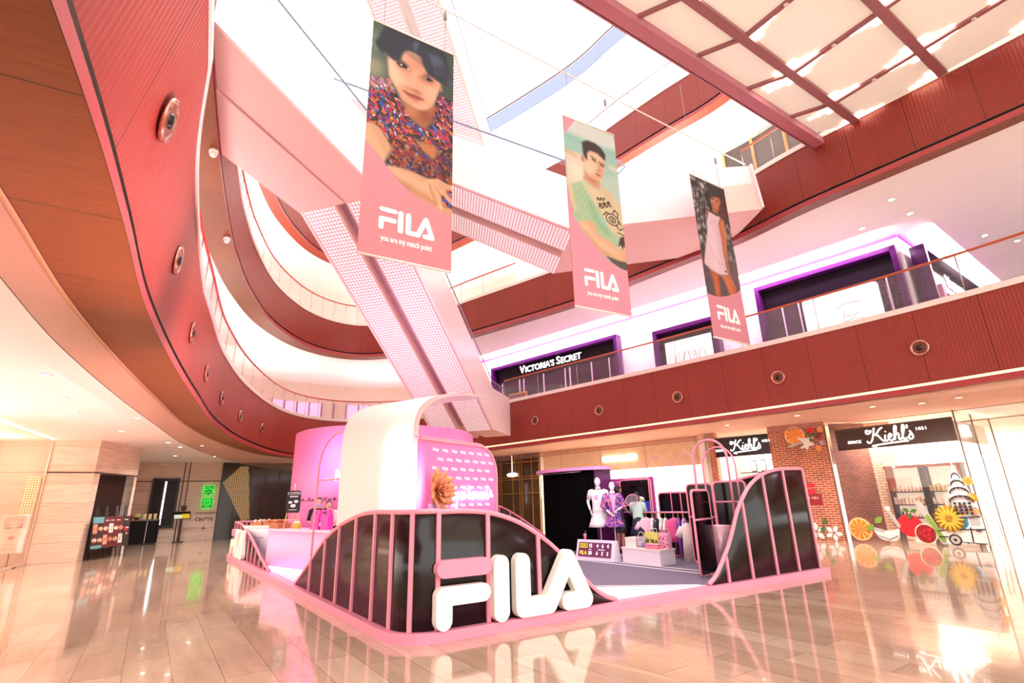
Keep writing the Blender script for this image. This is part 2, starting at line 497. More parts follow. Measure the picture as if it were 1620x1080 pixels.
# ------------------------------------------------------------------ print canvas (procedurally drawn pictures)
class Canvas:
    def __init__(s, w, h, base):
        s.w, s.h = w, h
        s.a = np.zeros((h, w, 3)); s.a[:] = s.c(base)
        s.X, s.Y = np.meshgrid((np.arange(w) + .0) / (w - 1), (np.arange(h) + .0) / (h - 1))
        s.rng = np.random.default_rng(5)
    @staticmethod
    def c(h):
        if not isinstance(h, str): return np.array(h, float)
        h = h.lstrip('#'); return np.array([int(h[i:i + 2], 16) / 255 for i in (0, 2, 4)])
    def pmask(s, pts):
        m = np.zeros((s.h, s.w), bool); n = len(pts)
        for i in range(n):
            x0, y0 = pts[i]; x1, y1 = pts[(i + 1) % n]
            if y0 == y1: continue
            k = ((y0 > s.Y) != (y1 > s.Y)) & (s.X < (x1 - x0) * (s.Y - y0) / (y1 - y0) + x0)
            m ^= k
        return m.astype(float)
    def blur(s, m, k):
        for _ in range(2):
            for ax in (0, 1):
                p = np.pad(m, [(k, k) if i == ax else (0, 0) for i in range(m.ndim)], 'edge')
                cs = np.cumsum(p, ax); z = np.zeros_like(np.take(cs, [0], ax))
                cs = np.concatenate([z, cs], ax); L = m.shape[ax]
                m = (np.take(cs, range(2 * k + 1, 2 * k + 1 + L), ax) - np.take(cs, range(0, L), ax)) / (2 * k + 1)
        return m
    def put(s, m, col, al=1.0):
        m = (m * al)[..., None]; s.a = s.a * (1 - m) + s.c(col) * m
    def poly(s, pts, col, soft=1, al=1.0, curve=False):
        if curve: pts = [tuple(p) for p in catmull([(x, y) for x, y in pts], 5, True)]
        m = s.pmask(pts)
        if soft: m = s.blur(m, soft)
        s.put(m, col, al); return m
    def ell(s, x, y, rx, ry, col, soft=1, al=1.0, ang=0.0):
        ca, sa = math.cos(ang), math.sin(ang); asp = s.h / s.w
        dx = s.X - x; dy = (s.Y - y) * asp
        u = (dx * ca + dy * sa) / rx; v = (-dx * sa + dy * ca) / (ry * asp)
        m = ((u * u + v * v) < 1).astype(float)
        if soft: m = s.blur(m, soft)
        s.put(m, col, al); return m
    def line(s, pts, wd, col, soft=0, al=1.0):
        asp = s.h / s.w; m = np.zeros((s.h, s.w))
        for (x0, y0), (x1, y1) in zip(pts, pts[1:]):
            dx, dy = x1 - x0, (y1 - y0) * asp; L = dx * dx + dy * dy + 1e-12
            t = np.clip(((s.X - x0) * dx + (s.Y - y0) * asp * dy) / L, 0, 1)
            d = np.hypot(s.X - x0 - t * dx, (s.Y - y0) * asp - t * dy)
            m = np.maximum(m, (d < wd).astype(float))
        if soft: m = s.blur(m, soft)
        s.put(m, col, al)
    def grain(s, amt):
        s.a = np.clip(s.a + s.rng.normal(0, amt, (s.h, s.w, 1)), 0, 1)
    def spots(s, m, cols, n, r, seed=3, ang=None):
        rng = np.random.default_rng(seed); ys, xs = np.nonzero(m > .5)
        if len(ys) == 0: return
        for i in range(n):
            k = rng.integers(len(ys)); a = rng.uniform(0, PI) if ang is None else ang + rng.normal(0, .4)
            asp = s.h / s.w; rr = r * rng.uniform(.6, 1.4)
            x, y = xs[k] / (s.w - 1), ys[k] / (s.h - 1)
            ca, sa = math.cos(a), math.sin(a); R = int(rr * s.w * 1.6) + 2
            y0, y1, x0, x1 = max(0, ys[k] - R), min(s.h, ys[k] + R), max(0, xs[k] - R), min(s.w, xs[k] + R)
            dx = s.X[y0:y1, x0:x1] - x; dy = (s.Y[y0:y1, x0:x1] - y) * asp
            u = (dx * ca + dy * sa) / rr; v = (-dx * sa + dy * ca) / (rr * .45)
            mm = ((u * u + v * v) < 1) * m[y0:y1, x0:x1]
            s.a[y0:y1, x0:x1] = s.a[y0:y1, x0:x1] * (1 - mm[..., None]) + s.c(cols[rng.integers(len(cols))]) * mm[..., None]
    def mesh(s, name, TL, du, dv, material, back=None):
        """grid whose top-left is TL; du, dv span the picture"""
        TL, du, dv = Vector(TL), Vector(du), Vector(dv)
        h, w = s.h, s.w
        P = np.array(TL)[None, None] + s.X[..., None] * np.array(du) + s.Y[..., None] * np.array(dv)
        idx = np.arange(h * w).reshape(h, w)
        F = np.stack([idx[:-1, :-1], idx[1:, :-1], idx[1:, 1:], idx[:-1, 1:]], -1).reshape(-1, 4)
        me = D.meshes.new(name); me.vertices.add(h * w); me.vertices.foreach_set('co', P.reshape(-1))
        me.loops.add(F.size); me.loops.foreach_set('vertex_index', F.reshape(-1).astype(np.int32))
        me.polygons.add(len(F)); me.polygons.foreach_set('loop_start', np.arange(0, F.size, 4, dtype=np.int32))
        try: me.polygons.foreach_set('loop_total', np.full(len(F), 4, np.int32))
        except Exception: pass
        me.update(calc_edges=True)
        at = me.color_attributes.new('ink', 'FLOAT_COLOR', 'POINT')
        a = np.clip(s.a, 0, 1); l = np.where(a <= .04045, a / 12.92, ((a + .055) / 1.055) ** 2.4)
        at.data.foreach_set('color', np.concatenate([l, np.ones((h, w, 1))], -1).astype(np.float32).reshape(-1))
        me.materials.append(material)
        return me
# ------------------------------------------------------------------ palette
white = mat('white_paint', '#F3E6DE', .55, var=.02)
ceilw = mat('ceiling_white', '#FBF3EE', .6, var=.02, scale=2)
beige = mat('beige_wall', '#E2C4AE', .6, var=.05)
redp = fasciamat('fascia_red', '#8F3529')
redp3 = fasciamat('fascia_red_upper', '#862C20')
redlip = mat('red_lip', '#A53A3C', .4)
black = mat('black_gap', '#120C0C', .6)
wood = brickmat('wood_soffit', '#844519', '#783D14', '#4C260D', 1.6, .9, .008, .45, 'UV', 0.0, 0, .1, 0, .4, .22, 2.2, (14, 1.2, 1))
marblew = mat('white_marble', '#EFDDD2', .3, var=.05, scale=3)
smoke = glassmat('smoke_glass', '#E8C9B8', .10, .14)
railglass = glassmat('railing_glass', '#F6EEEE', .03, .07)
handr = mat('handrail_wood', '#B5542F', .35)
steel = mat('steel', '#B9B4B4', .25, 1.0)
chrome = mat('chrome', '#D8CCC8', .12, 1.0)
darkm = mat('dark_metal', '#1B1614', .4)
pinkfr = mat('pink_frame', '#EE93A4', .35, var=.03)
pinkcurb = mat('pink_curb', '#F095AC', .4, var=.03)
letterw = mat('cream_letter', '#FFF6EA', .45, var=.015)
warmlamp = mat('warm_lamp', '#FFEBD2', .5, emit=6.0)
coolw = mat('white_lamp', '#FFFFFF', .5, emit=9.0)

L2C = catmull([(-1.2, -.4), (-1.85, 1.15), (-2.6, 2.6), (-3.4, 4.0), (-4.55, 5.95), (-5.95, 8.7), (-7.4, 11.8), (-9.05, 15.5), (-10.55, 20.1), (-11.45, 25.0), (-10.9, 27.8), (-9.0, 29.3), (-6.2, 29.2), (-3.2, 27.2), (-1.2, 25.5), (2.3, 21.95), (5.95, 18.2), (9.5, 14.2), (11.7, 11.2), (13.6, 8.0)], 9)
L3C = catmull([(-2.9, 3.2), (-4.1, 5.1), (-5.3, 7.2), (-6.9, 10.4), (-8.4, 13.7), (-9.2, 15.7), (-10.05, 18.3), (-10.75, 21.7), (-10.6, 25.0), (-9.5, 27.0), (-7.7, 27.5), (-4.8, 26.3), (-1.9, 24.0), (2.75, 20.2), (4.7, 17.9), (6.1, 16.3), (7.3, 15.0), (8.5, 13.1), (9.9, 11.3), (11.4, 9.4), (13.5, 6.5)], 9)
CEN = Vector((-.5, 12.0))

def normals(C):
    o = []
    for i in range(len(C)):
        d = (C[min(i + 1, len(C) - 1)] - C[max(i - 1, 0)]).normalized()
        n = Vector((-d.y, d.x))           # outward: to the left of travel (clockwise path)
        o.append(n if n.dot(C[i] - CEN) > 0 else -n)
    return o
N2, N3 = normals(L2C), normals(L3C)
def off(C, N, d):
    return [C[i] + N[i] * (d[i] if isinstance(d, list) else d) for i in range(len(C))]
def arclen(C):
    s = [0.0]
    for a, b in zip(C, C[1:]): s.append(s[-1] + (b - a).length)
    return s
def strip(mb, A, za, B, zb, mi=0, i0=0, i1=None, vflip=False):
    """ribbon between two plan curves at two heights, UV in metres"""
    s = arclen(A); i1 = len(A) - 1 if i1 is None else i1
    for i in range(i0, i1):
        a, b, c, d = (*A[i], za), (*A[i + 1], za), (*B[i + 1], zb), (*B[i], zb)
        w = math.hypot(zb - za, (B[i] - A[i]).length)
        mb.quad(a, b, c, d, mi, [(s[i], 0), (s[i + 1], 0), (s[i + 1], w), (s[i], w)], False)
def far(C, R=46.0):
    return [CEN + (p - CEN).normalized() * R for p in C]

# ------------------------------------------------------------------ floor
def build_floor():
    fl = brickmat('floor_marble', '#C8AA92', '#B3927A', '#8C705E', 1.25, .41, .004, .09, 'Object', .37, math.radians(-124.3), 0, 0, .6, .16, .9, (1, 5, 1))
    b = fl.node_tree.nodes['Principled BSDF']
    b.inputs['Coat Weight'].default_value = .38; b.inputs['Coat Roughness'].default_value = .02
    mb = MB(); mb.box((0, 18, -.1), (110, 100, .2))
    struct('floor', mb, fl, 'polished beige marble tile floor')
build_floor()

# ------------------------------------------------------------------ balcony slabs
def build_level(name, C, N, z0, z1, red, wleft, wright, soffmat, led_from=None, lean=None, lipz=.12):
    n = len(C); T = off(C, N, [-x for x in lean]) if lean else C
    mb = MB()                                     # fascia
    strip(mb, C, z0 + .10, T, z1)
    g = MB()
    strip(g, off(C, N, .05), z0 + .02, off(C, N, .05), z0 + .12)     # recessed reveal
    lip = MB(); strip(lip, C, z0 - lipz, C, z0 + .03); strip(lip, C, z0 + .03, off(C, N, .05), z0 + .03)
    f = struct('wall_' + name, mb, red, 'red ribbed balcony front')
    w = [wleft + (wright - wleft) * min(1, max(0, (i / n - .45) / .2)) for i in range(n)]
    B = off(C, N, w)
    so = MB(); strip(so, C, z0 - lipz, B, z0 - lipz + .005)
    cp = MB(); A1 = off(T, N, -.03); A2 = off(C, N, .32)
    strip(cp, A1, z1 - .02, A1, z1 + .13); strip(cp, A1, z1 + .13, A2, z1 + .13); strip(cp, A1, z1 - .02, T, z1 - .02)
    ce = MB(); F = far(C)
    strip(ce, B, z0 - lipz, F, z0 - lipz); strip(ce, A2, z1, F, z1)
    for nm, m, mt in (('trim_reveal_' + name, g, black), ('trim_lip_' + name, lip, redlip), ('ceiling_soffit_' + name, so, soffmat), ('trim_coping_' + name, cp, marblew), ('ceiling_' + name, ce, ceilw)):
        struct(nm, m, mt)
    if led_from is not None:
        l = MB(); strip(l, off(C, N, .03), z0 + .03, off(C, N, .03), z0 + .10, 0, led_from)
        struct('trim_led_' + name, l, mat('led_warm', '#FFD9A0', .5, emit=1.6))
    return w
LEAN2 = [.36 * (1 - max(0.0, min(1.0, (i - 28) / 22))) for i in range(len(L2C))]      # the front leans into the void at its near end
w2 = build_level('balcony_lower', L2C, N2, 4.07, 6.1, redp, .75, .18, wood, led_from=118, lean=LEAN2)
w3 = build_level('balcony_middle', L3C, N3, 9.57, 11.3, redp3, .75, .38, wood)
w4 = build_level('balcony_upper', L3C, N3, 15.0, 16.7, redp3, .5, .4, mat('red_soffit', '#9A3B22', .5))

def glass_curtain():
    B = off(L2C, N2, [x + .02 for x in w2])
    mb = MB(); strip(mb, B, 3.42, B, 3.95)
    o = thing('smoke_curtain', 'hanging clear glass smoke curtain under the lower balcony edge', 'glass curtain', (B[60].x, B[60].y, 3.42))
    part('glass_pane', mb, smoke, o)
    e = MB(); strip(e, B, 3.405, B, 3.42)
    part('bottom_edge', e, mat('glass_edge', '#6B5A50', .4), o)
    t = MB(); strip(t, off(B, N2, -.02), 3.945, off(B, N2, .03), 3.94)
    part('top_rail', t, mat('brass_line', '#D8B98E', .35, .6), o)
glass_curtain()

def railing(name, C, N, z, h, label, i0=0, i1=None, hmat=None, step=4):
    i1 = len(C) - 1 if i1 is None else i1
    A = off(C, N, .12)
    o = thing(name, label, 'railing', (A[i0].x, A[i0].y, z))
    g = MB()
    for i in range(i0, i1): g.quad((*A[i], z), (*A[i + 1], z), (*A[i + 1], z + h), (*A[i], z + h))
    gp = part('glass_panel', g, railglass, o)
    t = MB(); t.tube([(*p, z + h + .02) for p in A[i0:i1 + 1]], .035, 8)
    part('handrail', t, hmat or handr, o)
    for i in range(i0, i1, step):
        p = MB(); p.tube([(*A[i], z), (*A[i], z + h)], .013, 5); part('joint', p, steel, gp)
    return o
redrail = mat('handrail_red', '#C04038', .35)
# lower level: left sweep up to the escalator, right run beyond it
railing('glass_railing', L2C, N2, 6.22, 1.03, 'curved glass railing with red handrail along the lower left balcony', 46, 118, redrail, 3)
railing('glass_railing', L2C, N2, 6.22, 1.03, 'long glass railing with brown handrail in front of the lingerie shop', 128, len(L2C) - 1, handr, 4)
railing('glass_railing', L3C, N3, 11.42, 1.05, 'curved glass railing with thin red handrail on the middle left balcony', 40, 112, redrail, 3)
railing('glass_railing', L3C, N3, 11.42, 1.05, 'short glass railing on the middle balcony before the white escalator landing', 118, 132, handr, 4)
railing('glass_railing', L3C, N3, 11.42, 1.05, 'short glass railing on the middle balcony between the escalator landing and glowing canopy', 147, 158, handr, 4)
railing('glass_railing', L3C, N3, 16.82, 1.05, 'glass railing on the uppermost balcony under the skylight', 119, 175, steel, 3)

# ------------------------------------------------------------------ roof with skylight
def build_roof():
    C, N = L3C, N3
    mb = MB(); strip(mb, off(C, N, .3), 21.6, far(C, 60), 21.6)
    struct('ceiling_roof', mb, mat('roof_white', '#F6F1EE', .6, var=.02))
    r = MB(); strip(r, off(C, N, .3), 21.0, off(C, N, .3), 22.0)
    struct('trim_skylight_ring', r, mat('skylight_ring', '#8E9AB4', .5))
    e = MB(); strip(e, off(C, N, .28), 22.0, off(C, N, .28), 22.12)
    struct('trim_skylight_edge', e, mat('skylight_edge', '#5C2A2E', .5))
    # skylight glazing bars and glass
    g = MB()
    for k in range(7):
        x = -11 + k * 3.6; g.box((x, 15, 23.6), (.10, 32, .22))
    for k in range(6):
        y = 1 + k * 5.4; g.box((1, y, 23.7), (30, .08, .18))
    struct('window_skylight_bars', g, mat('skylight_bar', '#F4F6FA', .4))
    w = MB(); w.quad((-16, -3, 23.9), (16, -3, 23.9), (16, 33, 23.9), (-16, 33, 23.9))
    struct('window_skylight', w, glassmat('skylight_glass', '#F4FAFD', .02, .03))
build_roof()

def ring_wall(name, C, N, d, z0, z1, m, i0=0, i1=None):
    mb = MB(); A = off(C, N, d); strip(mb, A, z0, A, z1, 0, i0, i1)
    return struct(name, mb, m)
ring_wall('wall_lower_back', L2C, N2, 6.5, 6.1, 9.5, mat('wall_lower', '#E8CDBB', .6), 0, 118)
ring_wall('wall_middle_back', L3C, N3, 5.0, 11.3, 15.0, mat('wall_middle', '#F0DED2', .6), 0, 170)
ring_wall('wall_upper_back', L3C, N3, 4.0, 16.7, 21.6, mat('wall_upper', '#F4EDEA', .6), 0, 180)
def l3_dark_glass():
    A = off(L3C, N3, 2.6); mb = MB(); strip(mb, A, 11.3, A, 14.6, 0, 140, 172)
    struct('window_middle_right', mb, mat('dark_shopglass', '#3B322E', .15))
    b = MB()
    for i in range(140, 172, 4): b.box((*off(L3C, N3, 2.55)[i], 12.95), (.08, .08, 3.3), 0)
    struct('trim_middle_right', b, mat('brass', '#B98E58', .35, .7))
l3_dark_glass()
def l2_wall_patch():
    # shop windows with magenta glow seen through the lower left railing
    A = off(L2C, N2, 6.4); mb = MB()
    for i0, i1 in ((92, 96), (98, 101), (104, 107)):
        strip(mb, A, 6.3, A, 8.2, 0, i0, i1)
    struct('window_lower_back', mb, mat('lit_window_pink', '#F6B6DD', .3, emit=.7))
    b = MB(); A = off(L2C, N2, 6.35)
    for i in range(92, 108): b.box((*A[i], 7.25), (.06, .06, 1.95), 0)
    struct('trim_lower_back', b, mat('mauve_bar', '#8A4C7A', .5))
l2_wall_patch()

# ------------------------------------------------------------------ escalators
perf = dotmat('perforated_soffit', '#DDB9C2', '#FFF4F4', .115, .30, .35, emit=.6)  # dots emit by themselves, standing in for light shining through the holes
cladw = mat('escalator_cladding', '#F7E4E4', .3, var=.02, coat=.3)
pinkclad = mat('escalator_landing', '#EFC4BD', .35, var=.03)
gapblue = mat('escalator_recess', '#9FB4C6', .3, .3)
gapmauve = mat('escalator_recess_mauve', '#A98C97', .35, .2)
def escalator(label, P, d, Wd, low, run, rise, high, side, gap=.34, clad=cladw, recess=gapmauve, land=pinkclad, rail_label=None):
    """twin escalator seen from below. P: lower bend at the right bottom edge; d: downhill plan direction"""
    d = Vector(d).normalized(); w = Vector((d.y, -d.x))          # w: across
    if w.dot(Vector((-1, 0))) < 0 and abs(d.x) < .8: w = -w
    if abs(d.x) >= .8 and w.y < 0: w = -w
    x0, y0, z0 = P
    o = thing('escalator', label, 'escalator', (x0, y0, z0))
    st = [(-low, 0.0), (0.0, 0.0), (run, rise), (run + high, rise)]    # (uphill distance, height)
    def pt(s, h, a): q = Vector((x0, y0)) - d * s + w * a; return (q.x, q.y, z0 + h)
    th = .95
    uw = (Wd - gap) / 2
    for a0 in (0.0, uw + gap):
        mb = MB()
        prof = [(s, h) for s, h in st] + [(s, h + th) for s, h in st[::-1]]
        mb.prism([pt(s, h, a0) for s, h in prof], Vector(pt(0, 0, a0 + uw)) - Vector(pt(0, 0, a0)))
        part('truss', mb, land, o)
        pf = MB(); L = math.hypot(run, rise)
        m = .05
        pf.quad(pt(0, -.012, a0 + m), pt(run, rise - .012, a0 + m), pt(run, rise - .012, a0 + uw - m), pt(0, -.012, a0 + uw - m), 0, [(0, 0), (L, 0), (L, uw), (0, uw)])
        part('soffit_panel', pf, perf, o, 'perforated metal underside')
    g = MB(); r = .30
    g.prism([pt(s, h + r, uw) for s, h in st] + [pt(s, h + th, uw) for s, h in st[::-1]], Vector(pt(0, 0, uw + gap)) - Vector(pt(0, 0, uw)))
    part('recess_strip', g, recess, o, 'recessed strip between the two flights')
    ls = MB(); ls.prism([pt(run + .12, rise - .02, uw - .02), pt(run + high, rise - .02, uw - .02), pt(run + high, rise - .02, Wd), pt(run + .12, rise - .02, Wd)], (0, 0, -.05))
    part('landing_soffit', ls, land, o, 'plain landing underside')
    for a in (-.07, Wd):
        s2 = MB()
        s2.prism([pt(s, h - .0, a) for s, h in st] + [pt(s, h + side, a) for s, h in st[::-1]], Vector(pt(0, 0, a + .07)) - Vector(pt(0, 0, a)))
        part('side_panel', s2, clad, o)
        hr = MB(); hr.tube([pt(s, h + side + .32, a + .03) for s, h in st], .024, 8)
        part('handrail', hr, mat('blue_handrail', '#8C9AB8', .35, .4), o)
        gl = MB()
        for (sa, ha), (sb, hb) in zip(st, st[1:]): gl.quad(pt(sa, ha + side, a + .03), pt(sb, hb + side, a + .03), pt(sb, hb + side + .3, a + .03), pt(sa, ha + side + .3, a + .03))
        part('glass_balustrade', gl, railglass, o)
    stp = MB()
    for k in range(24):
        s = run * k / 24; h = rise * k / 24 + th
        for a0 in (.12, uw + gap + .12): stp.quad(pt(s, h + .1, a0), pt(s + run / 24, h + .1, a0), pt(s + run / 24, h + .1, a0 + uw - .24), pt(s, h + .1, a0 + uw - .24))
    part('steps', stp, mat('step_grey', '#8C8A8C', .5), o)
    return o
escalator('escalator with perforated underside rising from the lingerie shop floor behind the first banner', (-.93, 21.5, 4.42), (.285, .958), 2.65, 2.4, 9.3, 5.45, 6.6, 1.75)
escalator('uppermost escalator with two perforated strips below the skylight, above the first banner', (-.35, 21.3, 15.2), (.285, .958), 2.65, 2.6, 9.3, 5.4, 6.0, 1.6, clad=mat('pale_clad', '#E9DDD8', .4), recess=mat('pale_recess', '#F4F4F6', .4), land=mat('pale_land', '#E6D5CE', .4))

def escalator_cross():
    o = thing('escalator', 'white clad escalator crossing behind the second banner to the middle right balcony', 'escalator', (2.0, 14.3, 9.55))
    e = Vector((-.985, .174))                       # uphill
    A = Vector((2.0, 14.3)); B = Vector((1.62, 17.35)); wv = B - A
    run, rise = 9.3, 5.45
    st = [(-5.55, 0.0), (0, 0.0), (run, rise), (run + 3, rise)]
    def pt(s, h, t):
        q = A + e * s + wv * t
        return (q.x, q.y, 9.55 + h)
    # landing narrows towards the balcony: far edge ends earlier
    th = 1.0; uw = .43
    for t0, t1 in ((0.0, uw), (1 - uw, 1.0)):
        mb = MB()
        mb.prism([pt(s, h, t0) for s, h in st[1:]] + [pt(s, h + th, t0) for s, h in st[:0:-1]], Vector(pt(0, 0, t1)) - Vector(pt(0, 0, t0)))
        part('truss', mb, pinkclad, o)
        pf = MB(); L = math.hypot(run, rise); m = .015; wl = wv.length
        pf.quad(pt(0, -.012, t0 + m), pt(run, rise - .012, t0 + m), pt(run, rise - .012, t1 - m), pt(0, -.012, t1 - m), 0, [(0, 0), (L, 0), (L, wl * uw), (0, wl * uw)])
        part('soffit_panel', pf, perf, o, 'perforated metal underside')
    g = MB()
    g.prism([pt(s, h + .3, uw) for s, h in st[1:]] + [pt(s, h + th, uw) for s, h in st[:0:-1]], Vector(pt(0, 0, 1 - uw)) - Vector(pt(0, 0, uw)))
    part('recess_strip', g, gapblue, o, 'blue recessed strip between the two flights')
    # landing box that reaches the balcony
    lb = MB()
    q = [(2.0, 14.3), (7.42, 13.25), (7.3, 14.9), (5.9, 16.35), (1.62, 17.35)]
    lb.prism([(x, y, 9.55) for x, y in q], (0, 0, .9))
    part('landing', lb, mat('landing_soffit', '#F1CDC2', .35), o)
    fr = MB()
    fr.prism([pt(-5.5, .02, 0), pt(0, .02, 0), pt(run, rise + .02, 0), pt(run + 3, rise, 0), pt(run + 3, rise + 1.95, 0), pt(run, rise + 1.95, 0), pt(.1, 1.95, 0), pt(-5.5, 1.5, 0)], (.012, -.075, 0))
    part('side_panel', fr, cladw, o)
    en = MB(); en.prism([(7.42, 13.17, 9.57), (7.3, 14.8, 9.57), (7.24, 14.8, 11.05), (7.3, 13.17, 11.05)], (.06, 0, 0))
    part('end_panel', en, cladw, o)
    bk = MB(); bk.prism([pt(0, 0, 1), pt(run, rise, 1), pt(run, rise + 1.6, 1), pt(0, 1.6, 1)], (.01, .07, 0))
    part('side_panel', bk, cladw, o)
    gl = MB(); gl.quad(pt(-1.0, 1.9, .02), pt(run, rise + 1.9, .02), pt(run, rise + 2.65, .02), pt(-1.0, 2.55, .02))
    part('glass_balustrade', gl, railglass, o)
    hr = MB(); hr.tube([pt(run, rise + 2.68, .02), pt(.0, 2.62, .02), pt(-1.0, 2.55, .02), pt(-1.6, 2.4, .02), pt(-1.8, 2.15, .02), pt(-1.6, 1.95, .02), pt(-1.2, 1.92, .02)], .034, 8)
    part('handrail', hr, mat('blue_handrail', '#8C9AB8', .35, .4), o)
escalator_cross()

# ------------------------------------------------------------------ luminous canopy
def canopy():
    Z = 11.3
    u = Vector((.8387, .5446)); w = Vector((.5446, -.8387))
    def P(a, b, z=Z): q = u * a + w * b; return (q.x, q.y, z)
    o = thing('luminous_canopy', 'hanging canopy of glowing cream panels in a pink beam grid', 'canopy', P(11, -2.6))
    rows = [-5.46, -4.58, -2.63, -.68, 1.27, 3.2]
    cross = [3.6, 5.49, 7.41, 9.33, 11.25, 13.17, 14.5]
    pane = mat('lit_panel', '#F0ECDC', .5, emit=.26, var=.05, scale=.8)
    beam = mat('canopy_beam', '#9E666A', .45)
    edge = mat('canopy_edge', '#BC7484', .45)
    glow_mat = mat('corner_glow', '#FFF8E0', .5, emit=7.0)  # stepped plates imitate the glow of lamps behind the panels
    sk = lambda b, a: a - .5 * max(0.0, min(1.0, (-4.58 - b) / .88))       # the edge cells are skewed
    for bi in range(len(rows) - 1):
        b0, b1 = rows[bi], rows[bi + 1]
        for ci in range(len(cross) - 1):
            a0, a1 = cross[ci], cross[ci + 1]
            p = MB(); p.prism([P(sk(b0, a0), b0), P(sk(b0, a1), b0), P(sk(b1, a1), b1), P(sk(b1, a0), b1)], (0, 0, .05))
            pp = part('light_panel', p, pane, o)
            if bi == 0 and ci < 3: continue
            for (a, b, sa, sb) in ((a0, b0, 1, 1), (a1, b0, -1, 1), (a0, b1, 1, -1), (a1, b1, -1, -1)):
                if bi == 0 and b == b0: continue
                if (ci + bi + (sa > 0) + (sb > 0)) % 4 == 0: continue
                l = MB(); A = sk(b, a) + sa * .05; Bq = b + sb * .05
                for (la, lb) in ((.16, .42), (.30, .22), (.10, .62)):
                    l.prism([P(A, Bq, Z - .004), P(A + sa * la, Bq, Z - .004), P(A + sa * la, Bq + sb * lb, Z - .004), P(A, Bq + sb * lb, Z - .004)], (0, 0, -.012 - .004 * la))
                part('glow_plate', l, glow_mat, pp)
    fr = MB()
    for b in rows[1:]:
        t = .10
        fr.prism([P(2.5, b - t), P(14.45, b - t), P(14.45, b + t), P(2.5, b + t)], (0, 0, -.10))
    for bi in range(len(rows) - 1):
        for a in cross[1:-1]:
            b0, b1 = rows[bi], rows[bi + 1]
            t = .05
            fr.prism([P(sk(b0, a) - t, b0), P(sk(b0, a) + t, b0), P(sk(b1, a) + t, b1), P(sk(b1, a) - t, b1)], (0, 0, -.07))
    part('beam_grid', fr, beam, o)
    eb = MB(); eb.prism([P(2.0, -5.72), P(14.4, -5.72), P(14.4, -5.42), P(2.0, -5.42)], (0, 0, -.22))
    eb.prism([P(2.0, -5.76, Z - .22), P(14.4, -5.76, Z - .22), P(14.4, -5.70, Z - .22), P(2.0, -5.70, Z - .22)], (0, 0, .5))
    part('edge_beam', eb, edge, o)
    for bi in (1, 2, 3):
        for a in cross[1:-1]:
            q = Vector(P(a, (rows[bi] + rows[bi + 1]) / 2, Z - .075))
            dl = MB(); dl.lathe([(.0, 0), (.05, 0), (.05, -.01), (0, -.01)], q, 12)
            part('sensor', dl, white, o, 'small round white sensor')
    for a in (4, 8, 12):
        r = MB(); r.tube([P(a, -4.58, Z), P(a, -4.58, 15.0)], .02, 6)
        part('hanger_rod', r, steel, o)
canopy()
# ------------------------------------------------------------------ shop fronts
def wall_uv(mb, p0, p1, z0, z1, mi=0):
    L = math.hypot(p1[0] - p0[0], p1[1] - p0[1])
    mb.quad((*p0, z0), (*p1, z0), (*p1, z1), (*p0, z1), mi, [(0, z0), (L, z0), (L, z1), (0, z1)])
def box_uv(mb, p0, p1, depth, z0, z1, mi=0):
    """upright wall block with brick UVs; depth goes to the left of p0->p1"""
    d = (Vector(p1) - Vector(p0)).normalized(); n = Vector((-d.y, d.x)) * depth
    q = [Vector(p0), Vector(p1), Vector(p1) + n, Vector(p0) + n]
    for i in range(4): wall_uv(mb, tuple(q[i]), tuple(q[(i + 1) % 4]), z0, z1, mi)
    mb.quad(*[(*p, z1) for p in q], mi); mb.quad(*[(*p, z0) for p in q[::-1]], mi)
def lerp2(a, b, t): return (a[0] + (b[0] - a[0]) * t, a[1] + (b[1] - a[1]) * t)
def planeM(p0, p1, z, out=0.0):
    """text/decal frame on an upright plane seen with p0 on the viewer's left; x along p0->p1, y up, z towards the viewer"""
    d = Vector((p1[0] - p0[0], p1[1] - p0[1], 0)).normalized()
    n = d.cross(Vector((0, 0, 1)))
    return frame_M(Vector((p0[0], p0[1], z)) + n * out, d, (0, 0, 1))
def decal(mb, M, polys, base=.004, step=.0025):
    """flat coloured shapes in a plane: polys = [(points, material index)]"""
    for i, (pts, mi) in enumerate(polys):
        z = base + step * i
        old = mb.M; mb.M = M if old is None else old @ M
        mb.prism([(x, y, 0) for x, y in pts], (0, 0, z), mi); mb.M = old
def circ(x, y, rx, ry=None, n=20, a0=0, a1=360):
    ry = ry or rx
    return [(x + rx * math.cos(math.radians(a0 + (a1 - a0) * k / n)), y + ry * math.sin(math.radians(a0 + (a1 - a0) * k / n))) for k in range(n + (0 if a1 - a0 == 360 else 1))]

